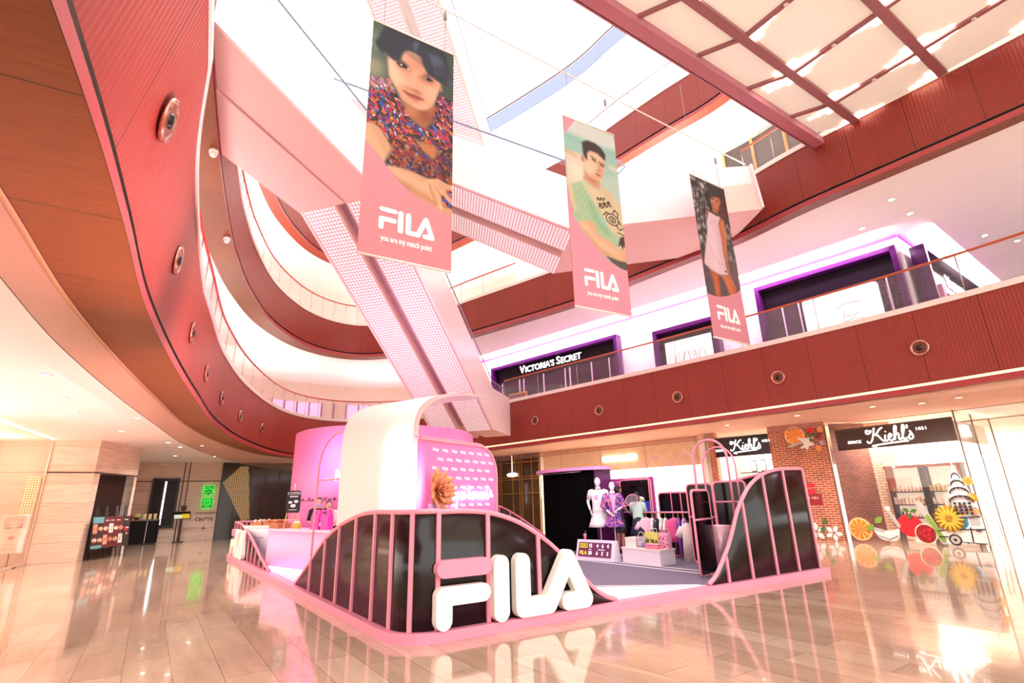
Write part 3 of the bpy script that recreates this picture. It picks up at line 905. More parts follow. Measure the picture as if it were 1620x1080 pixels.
V0, V1, V2, V3 = (-1.6, 29.0), (9.1, 18.6), (12.5, 14.85), (19.0, 19.6)
purple = mat('shop_purple', '#44094E', .3, spec=.3)
violet = mat('shop_black_violet', '#100514', .3, spec=.2)
magled = mat('magenta_led', '#FF2FB0', .5, emit=1.8)
def lingerie_shop():
    mb = MB()
    for a, b in ((V0, V1), (V1, V2), (V2, V3), ((-5.0, 32.3), V0)): mb.obox(a, b, .12, 6.1, 9.46, 0, -.06 if False else .07)
    struct('wall_lingerie_shop', mb, mat('glowing_white_wall', '#FBEFF6', .5, var=.01))
    l = MB()
    for a, b in (((-5.0, 32.3), V0), (V0, V1), (V1, V2), (V2, V3)): l.obox(a, b, .05, 9.36, 9.43, 0, -.04)
    struct('trim_magenta_led', l, magled)
    def unit(name, label, p0, p1, z1, deep=.0, head=.75):
        o = thing(name, label, 'shop window', (*p0, 6.12))
        d = Vector((p1[0] - p0[0], p1[1] - p0[1])); L = d.length
        def q(t, out=0.0): n = Vector((d.y, -d.x)).normalized() * out; return (p0[0] + d.x * t / L + n.x, p0[1] + d.y * t / L + n.y)
        f = MB(); w = .16
        f.obox(q(0, .2), q(w, .2), .4, 6.12, z1); f.obox(q(L - w, .2), q(L, .2), .4, 6.12, z1); f.obox(q(0, .2), q(L, .2), .4, z1 - w, z1)
        part('frame', f, purple, o)
        h = MB(); h.obox(q(w, .08), q(L - w, .08), .1, z1 - w - head, z1 - w)
        part('sign_board', h, violet, o)
        g = MB(); g.obox(q(w, .06), q(L - w, .06), .05, 6.12, z1 - w - head)
        part('display_glass', g, mat('display_dark', '#33202F', .12, spec=.3, var=.3, scale=1.5), o)
        return o, q, L
    # big sign front
    o, q, L = unit('storefront', 'dark violet shop front with white lettering beside the escalator foot', (-.95, 28.2), (5.0, 22.45), 8.68)
    t = MB()
    M = planeM(q(0), q(L), 8.18, .15)
    small_caps(['VICTORIA\u2019S', 'SECRET'], .56, .44, t, M @ Matrix.Translation((2.0, 0, 0)))
    part('lettering', t, mat('sign_white', '#FFFFFF', .4, emit=1.4), o, 'white raised capital letters')
    m = MB()
    for tt in (.6, 1.9, 2.2, 3.6, 5.0, 5.3, 6.6, 7.6): m.obox(q(tt, .12), q(tt + .05, .12), .04, 6.12, 7.75)
    part('mullion', m, mat('pale_mullion', '#D9B8D9', .3), o, 'pale window bars')
    fr = MB(); fr.obox(q(1.3, .3), q(2.6, .3), .06, 6.2, 7.0)
    part('gilt_picture_frame', fr, mat('gilt', '#C98F45', .35, .4), o)
    fi = MB(); fi.obox(q(1.38, .34), q(2.52, .34), .02, 6.2, 6.93)
    part('picture', fi, mat('dark_picture', '#6A4050', .5), o)
    tg = MB(); tg.obox(q(6.3, .3), q(6.65, .3), .05, 6.3, 6.75)
    part('poster_card', tg, mat('card_pale', '#FFE9DC', .5), o)
    # small window with line drawn poster
    o, q, L = unit('shop_window', 'small violet shop window with a white line drawn poster', (6.3, 21.25), (8.3, 19.3), 8.35, head=.35)
    p = MB(); p.obox(q(.45, .2), q(L - .35, .2), .05, 6.12, 7.75)
    part('poster', p, mat('lit_poster', '#FFF6F4', .4, emit=.8), o)
    c = MB()
    MM = planeM(q(0), q(L), 6.9, .24)
    c.M = MM
    for k in range(7):
        x = .7 + .22 * k
        c.tube([(x + .13 * math.cos(a * .5), .32 * math.sin(a * .5 + k), 0) for a in range(13)], .014, 5)
    part('drawn_rings', c, mat('sketch_grey', '#9A8580', .6), o, 'grey looping line drawing')
    # large corner window
    o, q, L = unit('shop_window', 'large dark shop window at the corner with a bright white poster', (9.4, 18.1), (12.38, 14.82), 8.95, head=.7)
    p = MB()
    M = planeM(q(0), q(L), 6.12, .30)
    p.M = M; p.prism([(x, y, 0) for x, y in rrect(1.5, .05, 3.75, 1.85, .12, 4)], (0, 0, .04)); p.M = None
    part('poster', p, mat('lit_poster_white', '#FFFFFF', .4, emit=1.2), o)
    s = MB(); s.M = M
    for x0, y0, pts in ((2.5, .9, [(0, .35), (.15, .45), (.5, .47), (.75, .40)]), (2.6, .2, [(.05, 0), (.0, .5), (.1, .95)]), (2.65, .2, [(0, .55), (.3, .62), (.55, .55), (.5, .25), (.4, .05)]), (2.6, .65, [(.1, .3), (.3, .25), (.5, .32)]), (3.3, .5, [(0, 0), (.12, .2), (.3, .12)])):
        s.tube([(x0 + x, y0 + y, .05) for x, y in pts], .014, 5)
    part('sketch', s, mat('sketch_olive', '#8C8A6A', .6), o, 'thin sketched figure lines')
    m = MB()
    for tt in (.75, 1.3, 3.95): m.obox(q(tt, .12), q(tt + .04, .12), .05, 6.12, 8.05)
    part('mullion', m, mat('pale_mullion', '#D9B8D9', .3), o, 'pale window bars')
    # side front receding on the right
    o, q, L = unit('storefront', 'black side front of the lingerie shop with white lettering, past the corner', (12.75, 14.85), (18.3, 18.9), 8.95, head=.9)
    t = MB(); M = planeM(q(0), q(L), 8.32, .15)
    small_caps(['VICTORIA\u2019S'], .62, .48, t, M @ Matrix.Translation((2.6, 0, 0)))
    part('lettering', t, mat('sign_white', '#FFFFFF', .4, emit=1.4), o, 'white raised capital letters')
    pl = MB(); pl.obox(q(1.2, .2), q(1.5, .2), .2, 6.12, 7.9)
    part('pilaster', pl, mat('mauve_pilaster', '#C9809A', .4), o)
lingerie_shop()

# ------------------------------------------------------------------ ground floor, right side
KQ, KP, K2, K3, K4, K5 = (12.9, 15.1), (10.9, 18.2), (9.6, 19.1), (7.7, 20.95), (1.3, 27.2), (-3.6, 32.0)
brick = brickmat('brick_red', '#B5532F', '#8E3B22', '#C9A48C', .23, .075, .012, .85, noise_amt=.3, nscale=2.5)
brickd = brickmat('brick_dark', '#7E3F30', '#5E3028', '#8A6A5C', .23, .075, .010, .6, noise_amt=.4, nscale=1.5)
brickp = brickmat('brick_pale', '#F3DFCB', '#E3C6AA', '#B08868', .26, .09, .010, .8, noise_amt=.1)
def dirn(p0, p1):
    d = Vector((p1[0] - p0[0], p1[1] - p0[1])).normalized(); return d, Vector((-d.y, d.x))
SCRIPT = [  # cursive shop sign strokes in a box about 3.6 x 1
    [(.30, .80), (.12, .88), (.05, .74), (.16, .64), (.34, .74), (.40, .86)], [(.62, 1.02), (.50, .60), (.36, .22), (.20, .02), (.06, .05), (.04, .16)],
    [(1.12, .98), (.92, .86), (.72, .62), (.56, .50)], [(.60, .54), (.78, .44), (.92, .22), (1.06, .06), (1.20, .12)],
    [(1.22, .46), (1.16, .20), (1.20, .06), (1.32, .10)], [(1.27, .66), (1.29, .69)],
    [(1.36, .24), (1.54, .32), (1.60, .44), (1.50, .50), (1.40, .36), (1.40, .16), (1.52, .05), (1.66, .14)],
    [(1.68, .14), (1.88, .60), (1.96, .92), (1.88, .98), (1.80, .70), (1.74, .08)], [(1.76, .26), (1.90, .46), (2.02, .44), (1.98, .18), (2.04, .06), (2.16, .14)],
    [(2.16, .14), (2.36, .62), (2.42, .92), (2.34, .98), (2.26, .66), (2.24, .18), (2.32, .05), (2.46, .14)],
    [(2.58, .98), (2.60, .84), (2.54, .76)], [(2.52, .12), (2.72, .44), (2.68, .56), (2.78, .34), (2.80, .14), (2.68, .03), (2.56, .08)],
    [(.55, -.28), (.30, -.20), (1.2, -.12), (2.5, -.06)]]
neonw = mat('neon_white', '#FFFFFF', .4, emit=4.0)
def sign_board(label, p0, p1, z0, z1, tx, ts):
    o = thing('shop_sign', label, 'sign', (*p0, z0))
    d, n = dirn(p0, p1)
    b = MB(); b.obox(p0, p1, .08, z0, z1)
    part('board', b, mat('sign_black', '#14100F', .3), o)
    M = planeM(p0, p1, (z0 + z1) / 2, .07)
    t = MB(); t.M = M
    for st in SCRIPT:
        cv = catmull([(tx + x * ts, (y - .42) * ts, 0) for x, y in st], 5)
        t.tube(cv, .044 * ts, 6)
    part('script_lettering', t, neonw, o, 'glowing white cursive lettering')
    s = MB()
    text_mb('SINCE', .125, s, M @ Matrix.Translation((tx - .38, -.12, 0)), 0, .01, space=1.3)
    text_mb('1851', .125, s, M @ Matrix.Translation((tx + 3.35 * ts, .10, 0)), 0, .01, space=1.3)
    part('small_lettering', s, neonw, o, 'small white capitals and numerals')
    return o
orange, orange_d, cream, green, dgreen, greyp, white_p, redf, redd, blue, yellow, yellow_d, lilac, peach, ink = [mat('decal_' + n, h, .5, var=.1) for n, h in
    (('orange', '#F08C1E'), ('orange_deep', '#C9620F'), ('cream', '#F6E2B8'), ('green', '#7FA03A'), ('dark_green', '#3E6B2E'), ('grey', '#B9B4AC'), ('white', '#EFE9E2'), ('red', '#C8202E'), ('dark_red', '#8E1620'), ('blue', '#1F8FBF'), ('yellow', '#D9B23C'), ('ochre', '#A5781F'), ('lilac', '#B9A0CF'), ('peach', '#E59A55'), ('ink', '#2E2724'))]
DM = [orange, orange_d, cream, green, dgreen, greyp, white_p, redf, redd, blue, yellow, yellow_d, lilac, peach, ink]
DI = {n: i for i, n in enumerate('orange orange_d cream green dgreen grey white red dred blue yellow yellow_d lilac peach ink'.split())}
def orange_slice(x, y, r):
    P = [(circ(x, y, r), DI['orange_d']), (circ(x, y, r * .94), DI['cream']), (circ(x, y, r * .84), DI['orange'])]
    for k in range(10):
        a = k * 36
        P.append(([(x + r * .05 * math.cos(math.radians(a)), y + r * .05 * math.sin(math.radians(a))), (x + r * .85 * math.cos(math.radians(a - 2)), y + r * .85 * math.sin(math.radians(a - 2))), (x + r * .85 * math.cos(math.radians(a + 2)), y + r * .85 * math.sin(math.radians(a + 2)))], DI['cream']))
    return P
def lines(pts, w, c): return (stroke(pts, w, 3), DI[c])
def petals(x, y, r, n, c, w=.18, a0=0.0):
    o = []
    for k in range(n):
        a = a0 + 2 * PI * k / n; ca, sa = math.cos(a), math.sin(a)
        o.append(([(x + ca * r * t - sa * r * w * s, y + sa * r * t + ca * r * w * s) for t, s in ((.1, 0), (.5, -1), (.85, -.6), (1, 0), (.85, .6), (.5, 1))], DI[c]))
    return o
def skincare_shop():
    # brick pillar between the two fronts
    mb = MB(); box_uv(mb, K2, KP, .6, 0, 3.95); struct('pillar_brick', mb, brick, 'red brick pillar')
    d, n = dirn(K3, K2)
    mb = MB(); box_uv(mb, lerp2(K3, K2, .03), lerp2(K3, K2, .13), .3, 0, 3.95); box_uv(mb, lerp2(K3, K2, .9), K2, .3, 0, 3.95)
    struct('wall_brick_side', mb, brick)
    # room behind: floor is shared; back wall, ceiling
    nK = Vector((.84, .542)); nL = Vector((.70, .714))
    bk0, bk1 = Vector(K3) + nL * 2.6, Vector(K2) + nL * 2.6
    mb = MB(); wall_uv(mb, tuple(bk0), tuple(bk1), 0, 3.9); struct('wall_shop_back', mb, brickp)
    bq0, bq1 = Vector(KP) + nK * 5.2, Vector(KQ) + nK * 5.2
    mb = MB(); wall_uv(mb, tuple(bq0), tuple(bq1 + (bq1 - bq0) * .1), 0, 3.9); struct('wall_shop_back_white', mb, mat('bright_white', '#FFF8EE', .5, var=.02))
    mb = MB(); wall_uv(mb, tuple(Vector(KP) + nK * .3), tuple(Vector(KP) + nK * 1.5 + Vector((.35, -.5))), 0, 3.9); struct('wall_shop_inner', mb, brickd)
    mb = MB(); wall_uv(mb, tuple(Vector(KP) + nK * 1.5 + Vector((.35, -.5))), tuple(Vector(KP) + nK * 1.75 + Vector((.8, -1.0))), 0, 3.9); struct('wall_shop_inner_pale', mb, brickp)
    # picture frames on a rail over the first front
    for k, t in enumerate((.30, .44, .56)):
        p = bk0 + (bk1 - bk0) * t - nL * .35; q = bk0 + (bk1 - bk0) * (t + .08) - nL * .35
        o = thing('picture_frame', ['first of three small black picture frames inside the brick shop, at the pink arch end', 'middle one of three small black picture frames inside the brick shop', 'last of three small black picture frames inside the brick shop, by the brick pillar'][k], 'picture frame', (p.x, p.y, 2.46), 0, 'picture frames in the brick shop')
        f = MB(); f.obox(p, q, .04, 2.46, 2.92); part('frame', f, darkm, o)
        g = MB(); g.obox(p + (q - p) * .12, q - (q - p) * .12, .02, 2.5, 2.88, 0, -.025); part('picture', g, white, o)
    f = MB(); p = bk0 + (bk1 - bk0) * .12 - nL * .35; q = bk0 + (bk1 - bk0) * .8 - nL * .35; f.obox(p, q, .12, 2.41, 2.455)
    solo('wall_shelf', f, darkm, 'thin dark shelf carrying three small frames in the brick shop', 'shelf')
    sign_board('black sign with glowing script above the brick shop front behind the pink arches', lerp2(K3, K2, .13), lerp2(K3, K2, .90), 2.98, 3.72, .62, .40)
    # glazed corner
    g = MB(); g.obox(KP, KQ, .03, .0, 3.8); struct('window_1', g, glassmat('shop_glass', '#FFF8F2', .03, .02), 'clear shop glass')
    g = MB(); g.obox(KQ, (19.0, 19.65), .03, 0, 3.8); struct('window_2', g, glassmat('shop_glass_side', '#FCF8F4', .04, .03), 'reflecting side glass')
    e = MB()
    for p in (KQ, KP, (14.3, 16.14), (16.0, 17.4)): e.box((*p, 1.9), (.03, .03, 3.8))
    struct('trim_window_edge', e, mat('glass_edge', '#6B5A50', .4))
    a, b = Vector(lerp2(KP, KQ, .07)) + nK * .18, Vector(lerp2(KP, KQ, .97)) + nK * .18
    sign_board('black sign with glowing script behind the glass of the corner shop', tuple(a), tuple(b), 2.92, 3.62, .95, .47)
    # side fascia with small script
    p0, p1 = (13.15, 15.45), (16.0, 17.55)
    o = thing('shop_sign', 'pale grey side sign with small white script round the glass corner', 'sign', (*p0, 2.95))
    bd = MB(); bd.obox(p0, p1, .06, 2.95, 3.55, 0, .1); part('board', bd, mat('sign_grey', '#F0E9E2', .5), o)
    t = MB(); t.M = planeM(p0, p1, 3.25, .0)
    for st in SCRIPT[:-1]: t.tube(catmull([(.7 + x * .26, (y - .42) * .34, 0) for x, y in st], 4), .02, 5)
    part('script_lettering', t, neonw, o, 'white cursive lettering')
    # shelves with goods
    A, B = Vector((12.75, 18.15)), Vector((13.85, 16.45)); dd = (B - A).normalized(); L = (B - A).length; nn = Vector((.84, .542))
    o = thing('display_shelf', 'tall black and copper shelf unit of skincare goods behind the corner glass', 'shelf', (A.x, A.y, 0))
    f = MB()
    for t in (0, .47, .53, 1.0): q = A + (B - A) * t; f.box((q.x, q.y, 1.15), (.05, .35, 2.3), 0, math.atan2(dd.y, dd.x))
    part('upright', f, darkm, o, 'black uprights')
    sh = MB()
    for z in (.32, .72, 1.12, 1.52): sh.obox(A, B, .36, z - .03, z)
    part('shelf_board', sh, darkm, o)
    tp = MB(); tp.obox(A - dd * .05, B + dd * .05, .40, 2.28, 2.36); tp.obox(A, A + dd * .08, .37, 1.55, 2.3); tp.obox(B - dd * .08, B, .37, 1.55, 2.3)
    part('copper_header', tp, mat('copper_wood', '#A14A28', .4), o, 'copper coloured top frame')
    bp = MB(); bp.obox(A, B, .02, .05, 2.28, 0, .19); part('back_panel', bp, mat('lit_back', '#FFF6EA', .5, emit=.5), o)
    cols = [('#F7EFE6', 'white'), ('#D9C7A6', 'tan'), ('#2A211E', 'black'), ('#E8D9C8', 'cream'), ('#C9C3BC', 'grey')]
    k = 0
    rows = ['bottom shelf', 'second shelf up', 'third shelf up', 'fourth shelf up']
    for ri, z in enumerate((.32, .72, 1.12, 1.52)):
        for bay in (0, 1):
            for j in range(8):
                t = (.03 if bay == 0 else .555) + j * .054
                q = A + (B - A) * t - nn * .06
                hx, cn = cols[(ri * 2 + bay + (j // 3)) % 5] if ri < 3 else cols[1 if bay else 3]
                h = .16 + .03 * ((j + ri) % 3); w = .085
                m = MB()
                if (ri + bay) % 2:
                    m.lathe([(.0, 0), (.036, 0), (.036, h * .7), (.018, h * .8), (.018, h), (0, h)], (0, 0, 0), 10)
                    nm, ct = 'lotion_bottle', 'bottle'
                else:
                    m.box((0, 0, h / 2), (w, .11, h), 0); m.box((0, 0, h + .004), (w * .96, .105, .008), 0)
                    nm, ct = 'product_box', 'box'
                grp = 'skincare goods on the %s' % rows[ri]
                solo(nm, m, mat('goods_' + cn, hx, .5), '%s %s on the %s of the black shelf, %s' % (cn, ct, rows[ri], ['brick side', 'corner side'][bay]), ct, grp + (' near bay' if bay == 0 else ' far bay') + ' ' + cn, (q.x, q.y, z), math.atan2(dd.y, dd.x))
                k += 1
    # window stickers along the foot of the corner glass
    M = planeM(KP, KQ, .02, .02)
    def sticker(name, label, polys):
        m = MB(); decal(m, M, polys)
        solo(name, m, DM, label, 'window sticker', 'fruit and flask stickers on the shop glass')
    sticker('orange_sticker', 'cut orange slice sticker at the brick end of the shop glass', orange_slice(.5, .38, .37) + petals(.95, .55, .32, 2, 'green', .3, .7))
    sticker('mortar_sticker', 'white mortar and pestle sticker beside the orange slice on the glass', [([(.85, .42), (1.0, .14), (1.15, .06), (1.45, .06), (1.58, .18), (1.62, .44), (1.4, .36), (1.1, .36)], DI['white']), lines([(.72, .46), (1.15, .34)], .05, 'grey'), lines([(1.42, .96), (1.62, .5)], .05, 'grey'), (circ(1.42, 1.02, .07), DI['white']), lines([(1.0, .2), (1.3, .1), (1.55, .22)], .008, 'ink')])
    sticker('pomegranate_sticker', 'red pomegranate sticker with a cut half full of seeds on the glass', [(circ(1.92, .52, .34, .32), DI['red']), (circ(2.28, .3, .28, .29), DI['cream']), (circ(2.28, .3, .25, .26), DI['dred'])] + [(circ(2.28 + .15 * math.cos(a) * (1 if a % 2 else .5), .3 + .15 * math.sin(a) * (1 if a % 2 else .5), .045), DI['red']) for a in range(9)] + petals(2.0, .9, .2, 3, 'dgreen', .3, .4))
    sticker('test_tube_sticker', 'leaning pale green test tube sticker behind the cut pomegranate', [(stroke([(2.28, 1.15), (2.68, .1)], .085, 6), DI['grey']), (stroke([(2.42, .78), (2.67, .14)], .06, 6), DI['green'])])
    sticker('yellow_flower_sticker', 'spiky yellow flower sticker in the middle of the shop glass', petals(2.95, .74, .40, 16, 'yellow_d', .12, .1) + petals(2.95, .74, .36, 16, 'yellow', .10, .3) + [(circ(2.95, .74, .08), DI['yellow_d'])])
    sticker('flask_sticker', 'round flask sticker with blue liquid above the drawn car', [(stroke([(3.0, 1.35), (3.03, .9)], .075, 4), DI['grey']), (circ(3.15, .66, .27), DI['white']), (circ(3.15, .66, .22, .22, 16, 150, 390), DI['blue']), lines([(2.9, .72), (3.0, .9)], .012, 'lilac')])
    car = [([(2.62, .42), (2.72, .48), (3.06, .52), (3.2, .76), (3.3, .80), (3.69, .82), (3.69, .06), (2.62, .12), (2.56, .3)], DI['white']),
           ([(3.12, .54), (3.24, .74), (3.36, .76), (3.36, .55)], DI['grey']), ([(3.40, .55), (3.40, .76), (3.62, .77), (3.62, .56)], DI['grey']),
           (circ(2.96, .16, .155), DI['ink']), (circ(2.96, .16, .11), DI['grey']), (circ(2.96, .16, .04), DI['ink'])]
    for ln in ([(2.6, .4), (3.1, .44), (3.69, .46)], [(3.38, .5), (3.36, .12)], [(2.6, .24), (2.8, .24)], [(3.1, .54), (3.22, .76), (3.66, .8)], [(3.12, .1), (3.66, .08)], [(3.5, .42), (3.6, .42)]): car.append(lines(ln, .013, 'ink'))
    sticker('car_sticker', 'line drawn vintage car sticker at the corner end of the glass', car)
    tw = [([(3.0, .8), (3.66, .8), (3.62, 1.25), (3.55, 1.6), (3.44, 1.95), (3.36, 2.15), (3.34, 2.55), (3.32, 2.15), (3.24, 1.95), (3.12, 1.6), (3.04, 1.25)], DI['white'])]
    for z, w in ((1.95, .10), (1.75, .16), (1.55, .22), (1.32, .27)):
        tw.append(lines([(3.34 + w * math.cos(a), z - .12 + .16 * math.sin(a)) for a in [PI * k / 8 for k in range(9)]], .012, 'ink'))
        for k in range(1, 6): tw.append(([(3.34 + w * .8 * math.cos(PI * k / 6) - .018, z - .1 + .1 * math.sin(PI * k / 6)), (3.34 + w * .8 * math.cos(PI * k / 6) + .018, z - .1 + .1 * math.sin(PI * k / 6)), (3.34 + w * .8 * math.cos(PI * k / 6), z - .04 + .1 * math.sin(PI * k / 6))], DI['ink']))
    for r in range(4):
        for c in range(4): tw.append(([(3.16 + c * .11, .85 + r * .09), (3.2 + c * .11, .85 + r * .09), (3.2 + c * .11, .91 + r * .09), (3.16 + c * .11, .91 + r * .09)], DI['ink']))
    sticker('tower_sticker', 'tall black and white drawn tower sticker with arched crown on the glass', tw)
    for lb, x, y, r, c1, c2 in (('peach and lilac fruit sticker over the drawn car roof', 3.3, .98, .15, 'peach', 'lilac'), ('low orange fruit sticker at the glass corner edge', 3.56, .92, .13, 'orange', 'peach'), ('middle orange fruit sticker beside the drawn tower', 3.58, 1.3, .14, 'orange', 'yellow'), ('highest peach fruit sticker beside the drawn tower', 3.6, 1.75, .13, 'peach', 'orange')):
        sticker('fruit_sticker', lb, [(circ(x, y, r), DI[c1]), (circ(x, y, r * .5), DI[c2])])
    M = planeM(K2, KP, 0, .01)
    m = MB(); decal(m, M, petals(.75, .3, .30, 5, 'white', .28, .4) + petals(1.25, .26, .26, 5, 'white', .28, 1.1) + petals(1.0, .5, .24, 2, 'dgreen', .3, 1.2) + petals(.35, .15, .3, 2, 'green', .2, .1))
    solo('flower_mural', m, DM, 'painted white flowers at the foot of the brick pillar', 'mural')
    m = MB()
    decal(m, planeM(K2, KP, 3.13, .01), [p for p in orange_slice(.62, .42, .34)] + petals(.95, .18, .3, 3, 'white', .2, 2.6) + [(circ(.98, .16, .15), DI['white']), ([(.35, 0), (.8, .1), (.8, .18), (.4, .08)], DI['grey']), ([(.75, -.06), (1.2, .05), (1.18, .12), (.75, .02)], DI['white']), (circ(1.35, .35, .1), DI['dred']), (circ(1.42, .1, .07), DI['lilac']), (circ(1.3, -.08, .1), DI['peach']), (circ(1.15, .58, .12), DI['red']), (circ(1.45, .55, .1), DI['peach'])] + petals(1.15, .35, .22, 3, 'dgreen', .2, .2))
    solo('fruit_mural', m, DM, 'painted orange slice and crystals at the top of the brick pillar', 'mural')
    m = MB()
    M = planeM(K2, KP, 1.15, .01); decal(m, M, [([(.35, .0), (1.1, .0), (1.1, .36), (.35, .36)], DI['dred'])])
    text_mb('SINCE 1851', .12, m, M @ Matrix.Translation((.72, .24, .008)), DI['cream']); 
    solo('wall_plaque', m, DM, 'dark red plaque on the brick pillar', 'plaque')
    m = MB(); M = planeM(K2, KP, 1.62, .01); decal(m, M, [([(.35, .12), (.95, .12), (.95, .26), (.35, .26)], DI['red']), ([(.55, -.08), (.95, -.08), (.95, .06), (.55, .06)], DI['red'])])
    solo('red_lettering_plate', m, DM, 'two small bright red plates on the brick pillar above the plaque', 'plaque')
    # rack and table behind the side glass
    o = thing('ladder_rack', 'black ladder shaped rack behind the side glass', 'rack', (16.0, 18.3, 0))
    f = MB()
    for x in (0, .42): f.tube([(15.9 + x, 18.2 + x * .7, 0), (15.75 + x, 18.2 + x * .7, 1.7)], .022, 6)
    part('upright', f, darkm, o, 'two black uprights')
    f = MB()
    for z in (.7, 1.15, 1.68): f.tube([(15.9 - .15 * z / 1.7, 18.2, z), (16.32 - .15 * z / 1.7, 18.49, z)], .018, 6)
    part('rung', f, darkm, o, 'black rungs')
    o = thing('display_table', 'pale display table inside the glazed corner shop', 'table', (15.0, 17.9, 0))
    f = MB(); f.box((15.0, 17.9, .78), (.9, .5, .06), 0, .6); part('tabletop', f, white, o)
    for x, y in ((.38, .2), (-.38, .2), (.38, -.2), (-.38, -.2)):
        f = MB(); f.box((15.0 + x * .8 - y * .5, 17.9 + x * .5 + y * .8, .375), (.05, .05, .75)); part('leg', f, darkm, o)
skincare_shop()

def white_shop():
    d, n = dirn(K4, K3); n = n if n.y > 0 else -n
    mb = MB(); mb.box((7.62, 21.1, 1.975), (.22, .3, 3.95), 0, -.75); struct('pillar_white', mb, white)
    bz = MB(); a, b = Vector(K4) + n * .25, Vector(K3) + n * .25
    wall_uv(bz, tuple(a), tuple(b), 2.78, 3.95); struct('wall_bronze_band', bz, brickmat('bronze_panel', '#E2C6A8', '#DCBC9C', '#B08C68', 2.4, 1.3, .02, .35, noise_amt=.12))
    l = MB(); l.obox(lerp2(a, b, .42), lerp2(a, b, .62), .06, 3.2, 3.42, 0, -.06); solo('linear_light', l, mat('linear_lamp', '#FFF6E6', .5, emit=5), 'short bright linear light on the bronze band over the white shop', 'light')
    bk = MB(); wall_uv(bk, tuple(Vector(K4) + n * 3.2), tuple(Vector(K3) + n * 3.2), 0, 3.9); struct('wall_white_shop', bk, mat('bright_white', '#FFF8EE', .5, var=.02))
    sd = MB(); wall_uv(sd, K4, tuple(Vector(K4) + n * 3.2), 0, 3.9); wall_uv(sd, K3, tuple(Vector(K3) + n * 3.2), 0, 3.9); struct('wall_white_shop_side', sd, mat('bright_white', '#FFF8EE', .5, var=.02))
    o = thing('display_shelf', 'pale shelf of small goods at the curtain side of the white shop', 'shelf', (2.0, 27.2, 0))
    f = MB()
    for z in (.4, .9, 1.4, 1.9): f.box((2.35, 27.0, z), (1.0, .3, .04), 0, -.77)
    part('shelf_board', f, white, o)
    f = MB()
    for t in (-.5, .5): f.box((2.35 + t * .72, 27.0 - t * .7, 1.1), (.05, .32, 2.2), 0, -.77)
    part('upright', f, white, o)
    for k in range(8):
        m = MB(); m.box((0, 0, .09), (.1, .1, .18)); m.lathe([(.03, .18), (.03, .22), (0, .22)], (0, 0, 0), 8)
        t = -.35 + .22 * (k % 4); z = (.92, 1.42)[k // 4]
        solo('gift_box', m, mat('goods_gold', '#E6C48A', .4), 'gold gift box on the %s of the pale shelf in the white shop' % ['middle shelf', 'upper shelf'][k // 4], 'box', 'gold gift boxes on the %s' % ['middle shelf', 'upper shelf'][k // 4], (2.35 + t * .72, 27.0 - t * .7, z), -.77)
white_shop()

def brass_front():
    d, n = dirn(K5, K4); n = n if n.y > 0 else -n
    g = MB(); wall_uv(g, K5, K4, 0, 3.95)
    struct('window_3', g, mat('dark_shopglass_brown', '#4A372A', .06, var=.5, scale=.7), 'dark shop glass')
    o = MB(); L = (Vector(K4) - Vector(K5)).length; dd = (Vector(K4) - Vector(K5)).normalized()
    for t in (2.0, 2.16, 2.9, 3.7, 3.86, 4.0, 4.9, 5.4, 5.56, 6.3, L - .05):
        q = Vector(K5) + dd * t; o.box((q.x - n.x * .06, q.y - n.y * .06, 1.97), (.05, .06, 3.95), 0, math.atan2(dd.y, dd.x))
    for z in (.12, 1.9, 2.62, 2.75, 3.5): o.obox(Vector(K5) - n * .05, Vector(K4) - n * .05, .05, z, z + .05)
    struct('trim_brass_grid', o, mat('brass', '#B98E58', .35, .7))
    e = MB(); q = Vector(K5) + dd * 4.9
    e.tube([(q.x + dd.x * math.cos(a) * .35 - n.x * .12, q.y + dd.y * math.cos(a) * .35 - n.y * .12, 2.9 + .06 * math.sin(a)) for a in [2 * PI * k / 16 for k in range(16)]], .04, 6, closed=True)
    e.tube([(q.x - n.x * .12, q.y - n.y * .12, 2.95), (q.x - n.x * .12, q.y - n.y * .12, 3.9)], .01, 5)
    solo('ring_lamp', e, mat('warm_lamp', '#FFEBD2', .5, emit=6.0), 'glowing ring lamp against the dark brass barred shop front', 'lamp')
    w = MB(); wall_uv(w, (-12.5, 33.5), K5, 0, 3.95); struct('wall_back_middle', w, beige)
brass_front()

